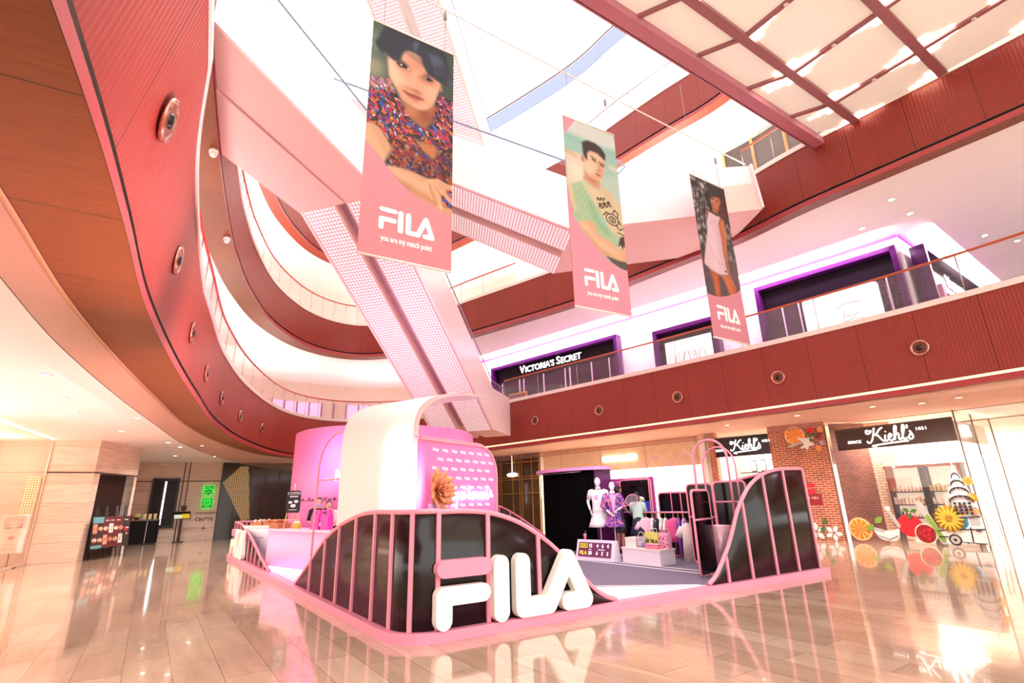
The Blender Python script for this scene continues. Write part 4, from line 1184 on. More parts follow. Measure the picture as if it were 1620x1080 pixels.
# ------------------------------------------------------------------ ground floor, left side: restaurant
trav = brickmat('travertine', '#DFC8B4', '#D2B8A2', '#A58A72', 2.6, .62, .006, .35, noise_amt=.2, nscale=1.6, nstretch=(.7, 9, 1), bump=0)
def restaurant():
    R0, R1, R2 = (-15.66, 17.5), (-14.55, 18.15), (-14.95, 20.8)
    jt = mat('dark_joint', '#4A382C', .6)
    mb = MB(); wall_uv(mb, R0, R1, 0, 3.95); wall_uv(mb, R1, R2, 2.85, 3.95); wall_uv(mb, R1, lerp2(R1, R2, .12), 0, 2.85); wall_uv(mb, lerp2(R1, R2, .93), R2, 0, 2.85)
    wall_uv(mb, R2, (-19.6, 21.6), 0, 3.95); wall_uv(mb, (-19.6, 21.6), (-19.6, 27), 0, 3.95)
    struct('pillar_travertine', mb, trav, 'travertine clad pillar')
    j = MB(); j.obox(R0, R1, .01, 2.83, 2.88, 0, -.005); j.obox(R1, R2, .01, 2.83, 2.88, 0, -.005); struct('trim_pillar_joint', j, jt)
    dk = MB(); wall_uv(dk, tuple(Vector(lerp2(R1, R2, .1)) + Vector((-.35, 0))), tuple(Vector(lerp2(R1, R2, .95)) + Vector((-.35, 0))), 0, 2.86)
    wall_uv(dk, lerp2(R1, R2, .12), tuple(Vector(lerp2(R1, R2, .12)) + Vector((-.4, 0))), 0, 2.86)
    struct('door_1', dk, mat('dark_doorway', '#2A1B18', .3), 'dark recessed doorway panel')
    # wall with menu window and neon sign
    W0, W1, W2 = (-19.6, 26.45), (-15.95, 28.62), (-11.5, 31.0)
    mb = MB(); wall_uv(mb, W0, W1, 0, 3.95); struct('wall_restaurant', mb, trav, 'travertine wall')
    j = MB(); j.obox(W0, W1, .01, 2.95, 3.0, 0, -.006)
    for t in ((-17.45, 27.73), (-17.26, 27.84)): j.box((t[0], t[1] - .005, 1.97), (.05, .02, 3.95), 0, .54)
    struct('trim_restaurant_joint', j, jt)
    o = thing('menu_window', 'black framed dark display window with a vertical light strip on the travertine wall', 'display window', (-18.1, 27.3, .68))
    a, b = (-18.58, 27.03), (-17.55, 27.64)
    f = MB(); f.obox(a, b, .10, .68, 3.12, 0, -.05); part('frame', f, darkm, o)
    g = MB(); g.obox(lerp2(a, b, .08), lerp2(a, b, .92), .02, .80, 3.0, 0, -.11); part('glass', g, mat('dark_screen', '#241A18', .3, spec=.15, var=.4, scale=6, stretch=(1, 1, 6)), o)
    l = MB(); l.obox(lerp2(a, b, .47), lerp2(a, b, .52), .03, .86, 2.95, 0, -.14); part('light_strip', l, coolw, o)
    # neon sign
    o = thing('neon_sign', 'green neon restaurant sign of two characters over dark lettering', 'sign', (-16.35, 28.37, .9))
    M = planeM(W0, W1, 0, .06); L = (Vector((-16.4, 28.36)) - Vector(W0)).length
    halo = mat('neon_green', '#18E83A', .4, emit=1.1); face = mat('neon_dark', '#0E3A16', .4)
    for ch, z in (('\u7fe0', 2.45), ('\u56ed', 1.82)):
        t = MB(); text_mb(ch, .54, t, M @ Matrix.Translation((L, z, .0)), 0, .05, bold=.03); part('character', t, halo, o, 'green glowing character')
        t = MB(); text_mb(ch, .54, t, M @ Matrix.Translation((L, z, .06)), 0, .012, bold=.004); part('character_face', t, face, o)
    t = MB(); text_mb('JADE GARDEN', .145, t, M @ Matrix.Translation((L, 1.36, 0)), 0, .01)
    part('lettering', t, darkm, o, 'dark capital lettering')
    c = MB(); c.M = M
    for k in range(5): c.tube([(L - .34 + k * .16 + .08 * math.cos(a * .6 + k), 1.06 + .09 * math.sin(a * .6 + k * 2), .0) for a in range(9)], .014, 5)
    c.tube([(L - .05, .55, 0), (L, .75, 0), (L + .05, .55, 0)], .012, 5); c.tube([(L - .08, .6, 0), (L + .08, .6, 0)], .012, 5)
    part('flourish', c, darkm, o, 'dark scroll work under the lettering')
    # menu lectern
    o = thing('menu_stand', 'dark menu lectern with a lit slanted screen before the travertine wall', 'menu stand', (-16.95, 27.25, 0))
    f = MB(); f.box((-16.95, 27.25, .02), (.45, .35, .04), 0, .4); part('base', f, darkm, o)
    f = MB(); f.box((-16.95, 27.25, .55), (.12, .06, 1.1), 0, .4); part('post', f, mat('dark_wood', '#3A201A', .4), o)
    f = MB(); Mx = Matrix.Translation((-16.9, 27.17, 1.28)) @ Matrix.Rotation(.35, 4, 'Z') @ Matrix.Rotation(math.radians(35), 4, 'X')
    f.M = Mx; f.box((0, 0, 0), (.78, .05, .42)); part('screen_housing', f, darkm, o)
    f = MB(); f.M = Mx; f.box((-.16, -.03, -.05), (.34, .01, .22)); part('screen', f, mat('screen_mint', '#CFE8C8', .3, emit=.6), o)
    f = MB(); f.M = Mx; f.box((.19, -.03, -.03), (.34, .01, .26)); part('screen', f, mat('screen_yellow', '#E0B92A', .3, emit=.5), o)
    f = MB(); f.box((-16.97, 27.35, 1.62), (.24, .03, .24), 0, .4); f.box((-16.97, 27.35, 1.35), (.03, .03, .4)); part('small_sign', f, mat('dark_wood', '#3A201A', .4), o)
    # reception counter
    o = thing('reception_counter', 'black restaurant reception counter below the travertine wall', 'counter', (-18.0, 26.1, 0))
    f = MB(); f.obox((-18.75, 25.75), (-17.55, 26.55), .55, .06, 1.08); part('body', f, mat('counter_black', '#15100F', .5, spec=.15), o)
    f = MB(); f.obox((-18.8, 25.72), (-17.5, 26.58), .62, 1.08, 1.14); part('top', f, mat('counter_top', '#5C4636', .25), o)
    f = MB(); f.obox((-18.7, 25.8), (-17.6, 26.5), .45, 0, .06); part('plinth', f, jt, o)
    f = MB(); f.box((-17.82, 26.05, .57), (.015, .02, 1.0), 0, .59); part('seam', f, steel, o)
    for k, (x, y) in enumerate(((-18.55, 25.8), (-18.3, 25.95))):
        o = thing('flower_bowl' if k == 0 else 'melon_bowl', ['bowl of red flowers on the black reception counter', 'bowl with a pale green melon on the black reception counter'][k], 'bowl', (x, y, 1.14))
        f = MB(); f.lathe([(.05, 0), (.12, .05), (.15, .10), (.13, .10), (.10, .05), (0, .03)], (x, y, 1.14), 16); part('bowl', f, darkm, o)
        if k == 0:
            f = MB()
            for j in range(9): f.ball((x + .09 * math.cos(j * 2.4), y + .09 * math.sin(j * 2.4), 1.26 + .03 * (j % 3)), .05, 8, 6)
            part('flower_heads', f, mat('flower_red', '#B92A34', .6), o)
        else:
            f = MB(); f.ball((x, y, 1.30), (.17, .12, .13), 14, 9); part('melon', f, mat('melon_green', '#BFC26A', .5), o)
    for k in range(3):
        x, y = -18.02 + k * .17, 26.1 + k * .115
        m = MB(); m.box((0, 0, .13), (.13, .02, .26)); m.box((0, .04, .01), (.13, .1, .02))
        solo('counter_card', m, mat('card_cream', '#E8D29A', .5), ['cream card stand next to the green melon on the reception counter', 'middle cream card stand on the reception counter', 'cream card stand at the end of the reception counter'][k], 'card stand', 'card stands on the reception counter', (x, y, 1.14), .57)
    # menu boards on easels
    A, B = (-14.32, 18.35), (-14.5, 20.35)
    o = thing('menu_board', 'wide food menu board with rows of dishes on black easels by the pillar', 'menu board', (-14.4, 19.3, 0))
    cv = Canvas(200, 100, '#3A1A16')
    cv.poly([(0, 0), (.27, 0), (.27, .2), (0, .2)], '#5F9AA0', 0); cv.poly([(0, .9), (.27, .9), (.27, 1), (0, 1)], '#5F9AA0', 0)
    cv.poly([(.27, 0), (.8, 0), (.8, 1), (.27, 1)], '#5A1C1C', 0); cv.poly([(.8, 0), (1, 0), (1, 1), (.8, 1)], '#2B2320', 0)
    rng = random.Random(3)
    for r in range(2):
        for cc in range(6):
            x = .07 + cc * .135; y = .38 + r * .36
            plate = ['#C98A78', '#E8B7A0', '#F4EDE2', '#F6F0E8', '#F2E2C8', '#E8A090'][(cc + r * 3) % 6]
            if (cc + r) % 3 == 0: cv.poly([(x - .055, y - .15), (x + .055, y - .15), (x + .055, y + .15), (x - .055, y + .15)], plate, 1)
            else: cv.ell(x, y, .06, .065, plate, 1)
            for k in range(7): cv.ell(x + rng.uniform(-.03, .03), y + rng.uniform(-.07, .07), .017, .015, rng.choice(['#B8321E', '#D8642A', '#8A2A18', '#E89A3A', '#6A7A2A']), 1)
    for k in range(10): cv.ell(.9 + rng.uniform(-.07, .07), .52 + rng.uniform(-.14, .14), .025, .025, rng.choice(['#D8222A', '#F2B8A0', '#C81A30', '#F6E2D0']), 1)
    for x in (.36, .5, .66, .88): cv.line([(x - .04, .12), (x + .05, .12)], .008, '#D8C0B0')
    d = Vector((B[0] - A[0], B[1] - A[1], 0))
    tilt = Vector((-.10, 0, 0))
    me = cv.mesh('printed_panel', Vector((A[0], A[1], 1.38)) + tilt, d, Vector((.10, 0, -1.02)), printmat())
    part('printed_panel', me, None, o); D.objects[o.children[-1].name].location = -Vector(o.location)
    b = MB(); b.M = Matrix.Translation((0, 0, 0)); b.prism([(A[0] + tilt.x - .012, A[1], 1.38), (B[0] + tilt.x - .012, B[1], 1.38), (B[0] - .012, B[1], .36), (A[0] - .012, A[1], .36)], (-.025, 0, 0)); part('board', b, darkm, o)
    for t in (.12, .36, .64, .9):
        e = MB(); p = Vector((A[0], A[1], 0)) + d * t
        e.tube([p + Vector((-.02, -.12, 0)), p + Vector((-.21, -.03, 1.75))], .018, 6); e.tube([p + Vector((-.02, .12, 0)), p + Vector((-.21, .03, 1.75))], .018, 6); e.tube([p + Vector((-.5, 0, 0)), p + Vector((-.2, 0, 1.6))], .016, 6)
        e.tube([p + Vector((.015, -.1, .34)), p + Vector((.015, .1, .34))], .02, 6)
        part('easel_leg', e, darkm, o)
    # dark glass with gold lattice
    mb = MB(); wall_uv(mb, W1, W2, 0, 3.95); struct('window_4', mb, mat('dark_green_glass', '#3F372E', .12, spec=.3, var=.5, scale=.5), 'dark restaurant glass')
    mb = MB()
    for t in np.linspace(0, 1, 8): mb.box((*lerp2(W1, W2, t), 1.97), (.04, .08, 3.95), 0, .5)
    struct('trim_window_bars', mb, darkm)
    mb = MB(); M = planeM(W1, W2, 0, .06)
    mb.M = M
    pts = [(.08, 2.9), (.85, 3.75), (1.25, 3.75), (1.6, .95), (1.2, .9)]
    mb.face([mb.vert((x, y, 0)) for x, y in pts], 0, [(x, y) for x, y in pts])
    mb.M = None
    solo('lattice_screen', mb, dotmat('gold_lattice', '#4A3A24', '#E8C77E', .09, .30, .3, .25), 'gold lattice screen hanging behind the dark restaurant glass', 'screen')
    w = MB(); wall_uv(w, W2, (-12.5, 33.5), 0, 3.95); struct('wall_back_left', w, beige)
    # glazed shop at the left edge of the hall
    G0 = (-13.2, 12.6)
    g = MB(); g.obox(G0, R0, .03, 0, 3.9); struct('window_5', g, glassmat('left_glass', '#F6E6DA', .04, .08), 'tall clear glass pane')
    e = MB(); e.box((*R0, 1.95), (.05, .05, 3.9)); e.obox(G0, R0, .08, 0, .06); struct('trim_left_glass', e, mat('pale_edge', '#C9AF9A', .4))
    lw = MB(); wall_uv(lw, (-11.5, 2.0), (-14.6, 12.9), 0.0, 3.9); wall_uv(lw, (-14.6, 12.9), (-17.4, 15.8), 0, 3.9)
    struct('window_left_fill', lw, mat('shop_window_fill', '#FFF8F2', .4, emit=3.0), 'glaring white shop window, extended out of view as fill light')  # emission extended out of view, added to brighten the left ceiling
    w = MB(); wall_uv(w, (-20.5, 16.3), (-15.7, 18.3), 0, 3.95); struct('wall_left_shop', w, mat('taupe_wall', '#BFA896', .5, var=.12, scale=.6))
    l = MB(); M = planeM((-20.5, 16.3), (-15.7, 18.3), 0, .04); l.M = M
    l.face([l.vert((x, y, 0)) for x, y in ((4.18, .9), (4.60, .9), (4.60, 2.75), (4.18, 2.75))], 0, [(4.18, .9), (4.60, .9), (4.60, 2.75), (4.18, 2.75)])
    l.M = None
    solo('lattice_screen', l, dotmat('pale_gold_lattice', '#8A6E4A', '#FBE9B8', .075, .33, .3, .6), 'lit pale gold lattice strip behind the left glass pane', 'screen')
    o = thing('poster_stand', 'poster of a woman\u2019s face on a stand behind the left glass', 'poster stand', (-15.35, 16.5, 0))
    cv = Canvas(46, 90, '#F0D5CE')
    cv.ell(.5, .42, .36, .30, '#F3C9B8', 2); cv.poly([(.1, .05), (.9, .0), (.95, .4), (.8, .2), (.4, .12), (.15, .35)], '#C9A79B', 2)
    cv.line([(.25, .33), (.42, .34)], .035, '#4A302A', 1); cv.line([(.6, .33), (.8, .31)], .035, '#4A302A', 1); cv.line([(.22, .26), (.42, .25)], .02, '#6A4A40', 1); cv.line([(.6, .25), (.82, .24)], .02, '#6A4A40', 1)
    cv.line([(.52, .36), (.54, .5), (.48, .51)], .02, '#D89A88', 1); cv.ell(.52, .61, .11, .04, '#C8483E', 1)
    cv.poly([(.3, .72), (.7, .72), (.85, 1), (.15, 1)], '#EFC4B4', 2); cv.line([(.2, .92), (.8, .92)], .012, '#B88078')
    me = cv.mesh('printed_panel', Vector((-15.62, 16.3, 1.5)) - Vector(o.location), (.55, .33, 0), (0, 0, -1.05), printmat())
    part('printed_panel', me, None, o)
    f = MB(); f.obox((-15.62, 16.32), (-15.07, 16.65), .02, .42, 1.53, 0, .015); part('board', f, white, o)
    f = MB(); f.tube([(-15.35, 16.55, 0), (-15.35, 16.55, .45)], .02, 8); f.box((-15.35, 16.55, .012), (.4, .3, .024), 0, .5); part('pole', f, darkm, o)
restaurant()

# ------------------------------------------------------------------ lights fixed to ceilings and balcony fronts
def fixtures():
    proto = thing('front_spotlight', 'x', 'light fitting')
    r = MB(); r.lathe([(.145, 0), (.155, .03), (.20, .045), (.215, .02), (.215, 0)], (0, 0, 0), 28); part('ring', r, mat('copper_chrome', '#C58C7C', .15, .9), proto, world=False)
    c = MB(); c.lathe([(.15, .03), (.11, -.05), (.0, -.05)], (0, 0, 0), 24); part('cup', c, mat('cup_bronze', '#7A4636', .3, .6), proto, world=False)
    b = MB(); b.lathe([(.07, -.03), (.085, .02), (.06, .055), (0, .06)], (0, 0, 0), 18); part('lens', b, mat('lens_black', '#0E0A0C', .1), proto, world=False)
    R = [(.97, 23.32, 5.02), (3.48, 20.76, 4.98), (5.91, 18.24, 4.97), (8.27, 15.64, 5.02), (10.58, 12.82, 5.08)]
    Lf = [(-3.25, 3.8, 4.98), (-4.95, 6.75, 5.05), (-6.4, 9.6, 4.9), (-7.66, 12.36, 4.77), (-9.15, 15.76, 4.86), (-10.26, 19.03, 4.84), (-11.1, 22.55, 4.89)]
    first = True
    LR = ['next to the escalator foot', 'second from the escalator foot', 'middle of five', 'second from the far right', 'largest, far right']
    LL = ['huge one overhead', 'second below the overhead one', 'third below the overhead one', 'fourth down', 'fifth down', 'last but one before the pink drum', 'smallest, next to the pink drum']
    for lst, lab, pre in ((R, LR, 'round spotlight in the right red balcony front, '), (Lf, LL, 'round spotlight in the left red balcony front, ')):
        for (x, y, z), lb in zip(lst, lab):
            i = min(range(len(L2C)), key=lambda k: (L2C[k] - Vector((x, y))).length)
            i = min(max(i, 1), len(L2C) - 2)
            a, b = L2C[i - 1], L2C[i + 1]; t = (b - a).normalized(); n = -N2[i]
            p = L2C[i] + t * t.dot(Vector((x, y)) - L2C[i]) + n * (.012 + LEAN2[i] * .45)
            o = proto if first else dup(proto, (0, 0, 0), 0)
            first = False
            o['label'] = pre + lb; o['group'] = 'spotlights in the red balcony fronts'
            o.rotation_mode = 'XYZ'
            q = Vector((n.x, n.y, -LEAN2[i] / 2)).to_track_quat('Z', 'Y'); o.rotation_euler = q.to_euler(); o.location = (p.x, p.y, z)
    dp = thing('downlight', 'x', 'ceiling light')
    r = MB(); r.lathe([(.075, 0), (.095, -.012), (.11, 0)], (0, 0, 0), 18); part('trim_ring', r, white, dp, world=False)
    r = MB(); r.lathe([(0, -.004), (.075, -.004)], (0, 0, 0), 16); part('lamp', r, mat('downlight_lamp', '#FFF3E0', .5, emit=14), dp, world=False)
    G = [(-8.48, 8.97), (-9.85, 11.0), (-11.05, 12.74), (-12.28, 16.05), (-10.16, 13.72), (-12.87, 19.18), (-13.37, 20.69), (-15.78, 24.15), (-12.35, 20.46), (-14.37, 24.95)]
    H = [(11.75, 14.7), (12.15, 13.9), (10.6, 15.1), (9.1, 16.5), (7.6, 18.4)]
    U = [(15.53, 15.07), (17.0, 15.5), (11.08, 14.4), (10.86, 12.76), (11.97, 13.54), (-12.01, 21.24), (-13.34, 24.55), (-13.24, 27.06), (-11.13, 28.6), (-9.0, 30.6)]
    first = True
    for lst, z, grp, lb in ((G, 3.945, 'downlights in the white ceiling left of the stand', 'small round downlight in the white ceiling over the restaurant side'), (H, 3.945, 'downlights before the brick shop', 'small round downlight in the ceiling before the brick shop'), (U, 9.44, 'downlights in the corridor ceiling of the shop floor above', 'small round downlight in the pink lit corridor ceiling above')):
        for x, y in lst:
            o = dp if first else dup(dp, (0, 0, 0), 0)
            first = False
            o.location = (x, y, z); o['label'] = lb; o['group'] = grp
    # little cameras on the middle balcony soffit
    for i, (x, y) in enumerate(((-6.75, 9.9), (-8.6, 13.9), (3.6, 19.6))):
        o = thing('dome_camera', ['white dome camera under the middle left balcony, high one', 'white dome camera under the middle left balcony, lower one', 'white dome camera under the middle balcony behind the second banner'][i], 'camera', (x, y, 9.44), 0, 'dome cameras under the middle balcony')
        m = MB(); m.lathe([(0, 0), (.09, 0), (.1, -.08), (0, -.08)], (x, y, 9.44), 16); part('mount', m, white, o)
        m = MB(); m.ball((x, y, 9.33), .085, 14, 9); part('dome', m, mat('dome_glass', '#E8DCD8', .1), o)
fixtures()
# ------------------------------------------------------------------ the pink sales stand
SO = Vector((-1.354, 6.414)); SU = Vector((.844, .536)); SV = Vector((-.573, .82))
AU, AV = math.atan2(SU.y, SU.x), math.atan2(SV.y, SV.x)
def S(a, b, z=0.0):
    q = SO + SU * a + SV * b; return Vector((q.x, q.y, z))
S2 = lambda a, b: S(a, b).to_2d()
gloss_black = mat('black_gloss_panel', '#170F0D', .2, var=.3, scale=1.2, spec=.45, bump=.02, bscale=2)
carpet = mat('court_carpet', '#6E6478', .85, var=.08, scale=30)
paleboard = mat('pale_deck', '#EFDCEB', .4, var=.03)
linew = mat('court_line', '#FFFFFF', .5)
pinkwall = mat('pink_wall', '#EC80BA', .4, var=.02)
lilacwall = mat('lilac_counter', '#EFB8E2', .4, var=.02)
magwall = mat('magenta_wall', '#B8479B', .4, var=.03)
def platform():
    o = thing('stand_platform', 'low platform with pink kerb and dark court floor carrying the whole stand', 'platform', S(4.5, 7.2, 0))
    r = .55
    out = [S(0, 14.6), S(0, r)]
    for k in range(1, 9):
        t = PI / 2 * k / 8; out.append(S(r - r * math.cos(t), r - r * math.sin(t)))
    out += [S(9.05, 0), S(9.05, 14.6)]
    kb = MB(); kb.prism(out, (0, 0, .115))
    part('kerb', kb, pinkcurb, o, 'pink rounded kerb')
    ins = [S(.17, 14.4), S(.17, .6)] + [S(.17 + .45 - .45 * math.cos(t), .62 - .45 * math.sin(t)) for t in (.4, .8, 1.2)] + [S(.65, .17), S(8.88, .17), S(8.88, 14.4)]
    d = MB(); d.prism([p + Vector((0, 0, .112)) for p in ins], (0, 0, .006)); part('deck', d, paleboard, o, 'pale lilac deck')
    c = MB(); c.prism([S(a, b, .117) for a, b in ((3.2, 14.0), (3.2, 2.0), (4.0, 1.28), (5.5, .17), (8.85, .17), (8.85, 14.0))], (0, 0, .005)); part('carpet', c, carpet, o, 'grey violet court carpet')
    def ln(p, q, w=.05):
        l = MB()
        p, q = S(*p, .121), S(*q, .121); n = (q - p).cross(Vector((0, 0, 1))).normalized() * w / 2
        l.prism([p - n, q - n, q + n, p + n], (0, 0, .004)); part('court_line', l, linew, o, 'white court line')
    ln((6.52, 6.5), (6.55, .2)); ln((6.82, 6.5), (6.86, .2)); ln((6.5, 5.6), (8.8, 5.6)); ln((3.3, 1.92), (5.4, .25), .03)
    ln((.3, 7.2), (.3, 4.9), .03)
platform()

def barrier(label, path, posts, name='wave_barrier', end_post=False):
    """path: [(plan point, top z)]; dark gloss panel with pink rail and posts"""
    o = thing(name, label, 'barrier', (path[0][0].x, path[0][0].y, .12))
    n = len(path); nr = []
    for i in range(n):
        d = (path[min(i + 1, n - 1)][0] - path[max(i - 1, 0)][0]).normalized(); nr.append(Vector((-d.y, d.x)))
    mb = MB(); rows = []
    for (p, z), m in zip(path, nr):
        a, b = p - m * .02, p + m * .02
        rows.append([mb.vert((a.x, a.y, .118)), mb.vert((a.x, a.y, z - .01)), mb.vert((b.x, b.y, z - .01)), mb.vert((b.x, b.y, .118))])
    for A, B in zip(rows, rows[1:]):
        for k in range(4): mb.face([A[k], A[(k + 1) % 4], B[(k + 1) % 4], B[k]], 0, None, k in (0, 2))
    mb.face(rows[0]); mb.face(rows[-1][::-1])
    part('panel', mb, gloss_black, o, 'glossy dark panel')
    t = MB(); t.tube([(p.x, p.y, z) for p, z in path], .036, 8); part('top_rail', t, pinkfr, o, 'pink curved top rail')
    s = [0]
    for (p, _), (q, _) in zip(path, path[1:]): s.append(s[-1] + (q - p).length)
    for st in posts:
        i = max(k for k in range(n - 1) if s[k] <= st + 1e-6); f = (st - s[i]) / max(1e-6, s[i + 1] - s[i])
        p = path[i][0].lerp(path[i + 1][0], f); z = path[i][1] + (path[i + 1][1] - path[i][1]) * f
        d = (path[i + 1][0] - path[i][0]).normalized()
        b = MB(); b.box((p.x, p.y, (z + .118) / 2), (.055, .10, z - .118), 0, math.atan2(d.y, d.x)); part('post', b, pinkfr, o, 'pink upright')
    return o
def interp(tab, x):
    for (a, za), (b, zb) in zip(tab, tab[1:]):
        if a <= x <= b:
            return za + (zb - za) * (x - a) / (b - a)
    return tab[-1][1]
def smooth_tab(tab):
    return [(p.x, p.y) for p in catmull(tab, 6)]
def front_barriers():
    L = smooth_tab([(.50, 1.45), (.53, 1.45), (1.33, 1.445), (1.95, 1.39), (2.85, 1.22), (3.69, .94), (4.41, .58), (5.38, .125)])
    F = smooth_tab([(.5, 1.45), (.52, 1.44), (.87, 1.44), (1.28, 1.40), (1.68, 1.28), (2.05, 1.08), (2.37, .85), (2.9, .38), (3.13, .22), (3.38, .125)])
    path = [(S2(.12, b), max(.125, z)) for b, z in L[::-1] if b > .5]
    r = .38
    for k in range(9):
        t = PI / 2 * k / 8; path.append((S2(.12 + r - r * math.cos(t), .12 + r - r * math.sin(t)), 1.45))
    path += [(S2(a, .12), max(.125, z)) for a, z in F if a > .52]
    arc0 = 5.38 - .5; arc = r * PI / 2
    o = barrier('dark wave barrier with pink posts wrapping the front corner behind the big white letters', path, [arc0 - (b - .5) for b in (4.28, 3.45, 2.71, 1.92, 1.13, .52)] + [arc0 + arc * .52] + [arc0 + arc - .02 + (a - .5) for a in (.54, 1.24, 2.03)])
    # right barrier
    R = smooth_tab([(5.47, .125), (5.7, .26), (5.94, .49), (6.15, .73), (6.34, 1.0), (6.5, 1.24), (6.7, 1.46), (6.97, 1.69), (7.29, 1.86), (7.65, 1.97), (8.06, 2.03), (8.6, 2.05), (8.9, 2.05)])
    path = [(S2(a, .12), max(.125, z)) for a, z in R]
    n0 = sum((q - p).length for (p, _), (q, _) in zip(path, path[1:]))
    Sd = smooth_tab([(.12, 2.05), (.6, 2.04), (1.2, 1.97), (2.0, 1.8), (2.7, 1.4), (3.3, .85), (3.9, .35), (4.3, .125)])
    path += [(S2(8.93, b), max(.125, z)) for b, z in Sd[1:]]
    barrier('tall dark wave barrier with pink posts at the right corner of the stand', path, [a - 5.47 for a in (5.98, 6.66, 7.42, 8.14)] + [n0 - .02, n0 + .8, n0 + 1.6, n0 + 2.4, n0 + 3.1])
    T = smooth_tab([(8.0, .125), (9.06, .30), (10.14, .55), (11.4, .83), (12.3, 1.0), (13.3, 1.08), (14.45, 1.10)])
    path = [(S2(.12, b), max(.125, z)) for b, z in T] + [(S2(a, 14.45), 1.10) for a in (.4, .8, 1.4, 2.2, 3.0)]
    barrier('rear left wave barrier with close pink posts and small raised letters', path, [.6 + .62 * k for k in range(13)], )
    T = smooth_tab([(8.3, .125), (8.68, .21), (9.45, .52), (10.25, .84), (10.92, 1.08), (11.76, 1.33), (12.48, 1.43), (14.45, 1.46)])
    path = [(S2(8.93, b), max(.125, z)) for b, z in T]
    barrier('rear right wave barrier seen behind the pattern wall', path, [.7 + .72 * k for k in range(8)])
front_barriers()

def big_letters():
    def letters(M, h, dep, o, bar_mat, sub=None):
        for nm, pl, r in LOGO:
            mb = MB(); out = stroke([(x * h, y * h) for x, y in pl], r * h, 12)
            mb.M = M; mb.prism([(p.x, p.y, 0) for p in out], (0, 0, dep)); mb.M = None
            part({'bar': 'letter_bar', 'stem': 'letter_stem', 'upright': 'letter_upright', 'ligature': 'letter_ligature'}[nm], mb, bar_mat if nm == 'bar' else letterw, o, 'pink top bar of the first letter' if nm == 'bar' else None)
    o = thing('logo_letters', 'large thick cream letters with a pink top bar standing before the front barrier', 'letters', S(1.6, 0, .118))
    M = frame_M(S(.44, .085, .118), SU.to_3d(), (0, 0, 1))
    letters(M, .775, .12, o, pinkcurb)
    o = thing('logo_letters', 'small cream letters with a pink bar on the rear left barrier', 'letters', S(.0, 12.8, .118))
    M = frame_M(S(.09, 13.95, .118), -SV.to_3d(), (0, 0, 1))
    letters(M, .80, .11, o, pinkcurb)
big_letters()

# ------------------------------------------------------------------ white wave board, pattern wall, pink drum, counter
def wave_board():
    N = Vector((-1.66, 8.58)); d = Vector((.515, .857)); e = Vector((-.857, .515))
    o = thing('wave_board', 'tall white curved board bending over at the top like a breaking wave', 'board', (N.x, N.y, .122))
    prof = [(p.x, p.y) for p in catmull([(-.02, .122), (-.02, .8), (-.02, 1.6), (-.02, 2.3), (-.01, 2.72), (.03, 2.95), (.14, 3.14), (.38, 3.31), (.80, 3.46), (1.40, 3.57), (2.05, 3.62)], 5)]
    n = len(prof)
    inner = []
    for i, (t, z) in enumerate(prof):
        a, b = prof[max(0, i - 1)], prof[min(n - 1, i + 1)]
        q = Vector((b[0] - a[0], b[1] - a[1])).normalized(); k = .10 * (1 - .75 * max(0, (i - n * .6) / (n * .4)))
        inner.append((t + q.y * k, z - q.x * k))
    Wd = 1.72
    def P(t, z, w): q = N + d * t + e * w; return (q.x, q.y, z)
    mb = MB()
    for i in range(n - 1):
        (t0, z0), (t1, z1) = prof[i], prof[i + 1]; (a0, b0), (a1, b1) = inner[i], inner[i + 1]
        mb.quad(P(t0, z0, 0), P(t1, z1, 0), P(t1, z1, Wd), P(t0, z0, Wd), 0, None, True)
        mb.quad(P(a0, b0, Wd), P(a1, b1, Wd), P(a1, b1, 0), P(a0, b0, 0), 0, None, True)
        mb.quad(P(t0, z0, Wd), P(t1, z1, Wd), P(a1, b1, Wd), P(a0, b0, Wd), 0)
    part('board', mb, mat('wave_white', '#FFF8F0', .45, var=.01), o)
    ed = MB()
    for i in range(n - 1):
        (t0, z0), (t1, z1) = prof[i], prof[i + 1]; (a0, b0), (a1, b1) = inner[i], inner[i + 1]
        ed.quad(P(a0, b0, -.004), P(a1, b1, -.004), P(t1, z1, -.004), P(t0, z0, -.004))
        ed.quad(P(t0, z0, -.004), P(t1, z1, -.004), P(t1, z1, .01), P(t0, z0, .01)); ed.quad(P(a0, b0, .01), P(a1, b1, .01), P(a1, b1, -.004), P(a0, b0, -.004))
    part('edge_band', ed, mat('peach_edge', '#F6B8B4', .4), o, 'pale pink edge')
    sc = MB()
    for z in (2.05, 2.62, 1.4): q = P(.03, z, -.006); sc.ball(q, .012, 8, 6)
    part('screw', sc, darkm, o)
wave_board()

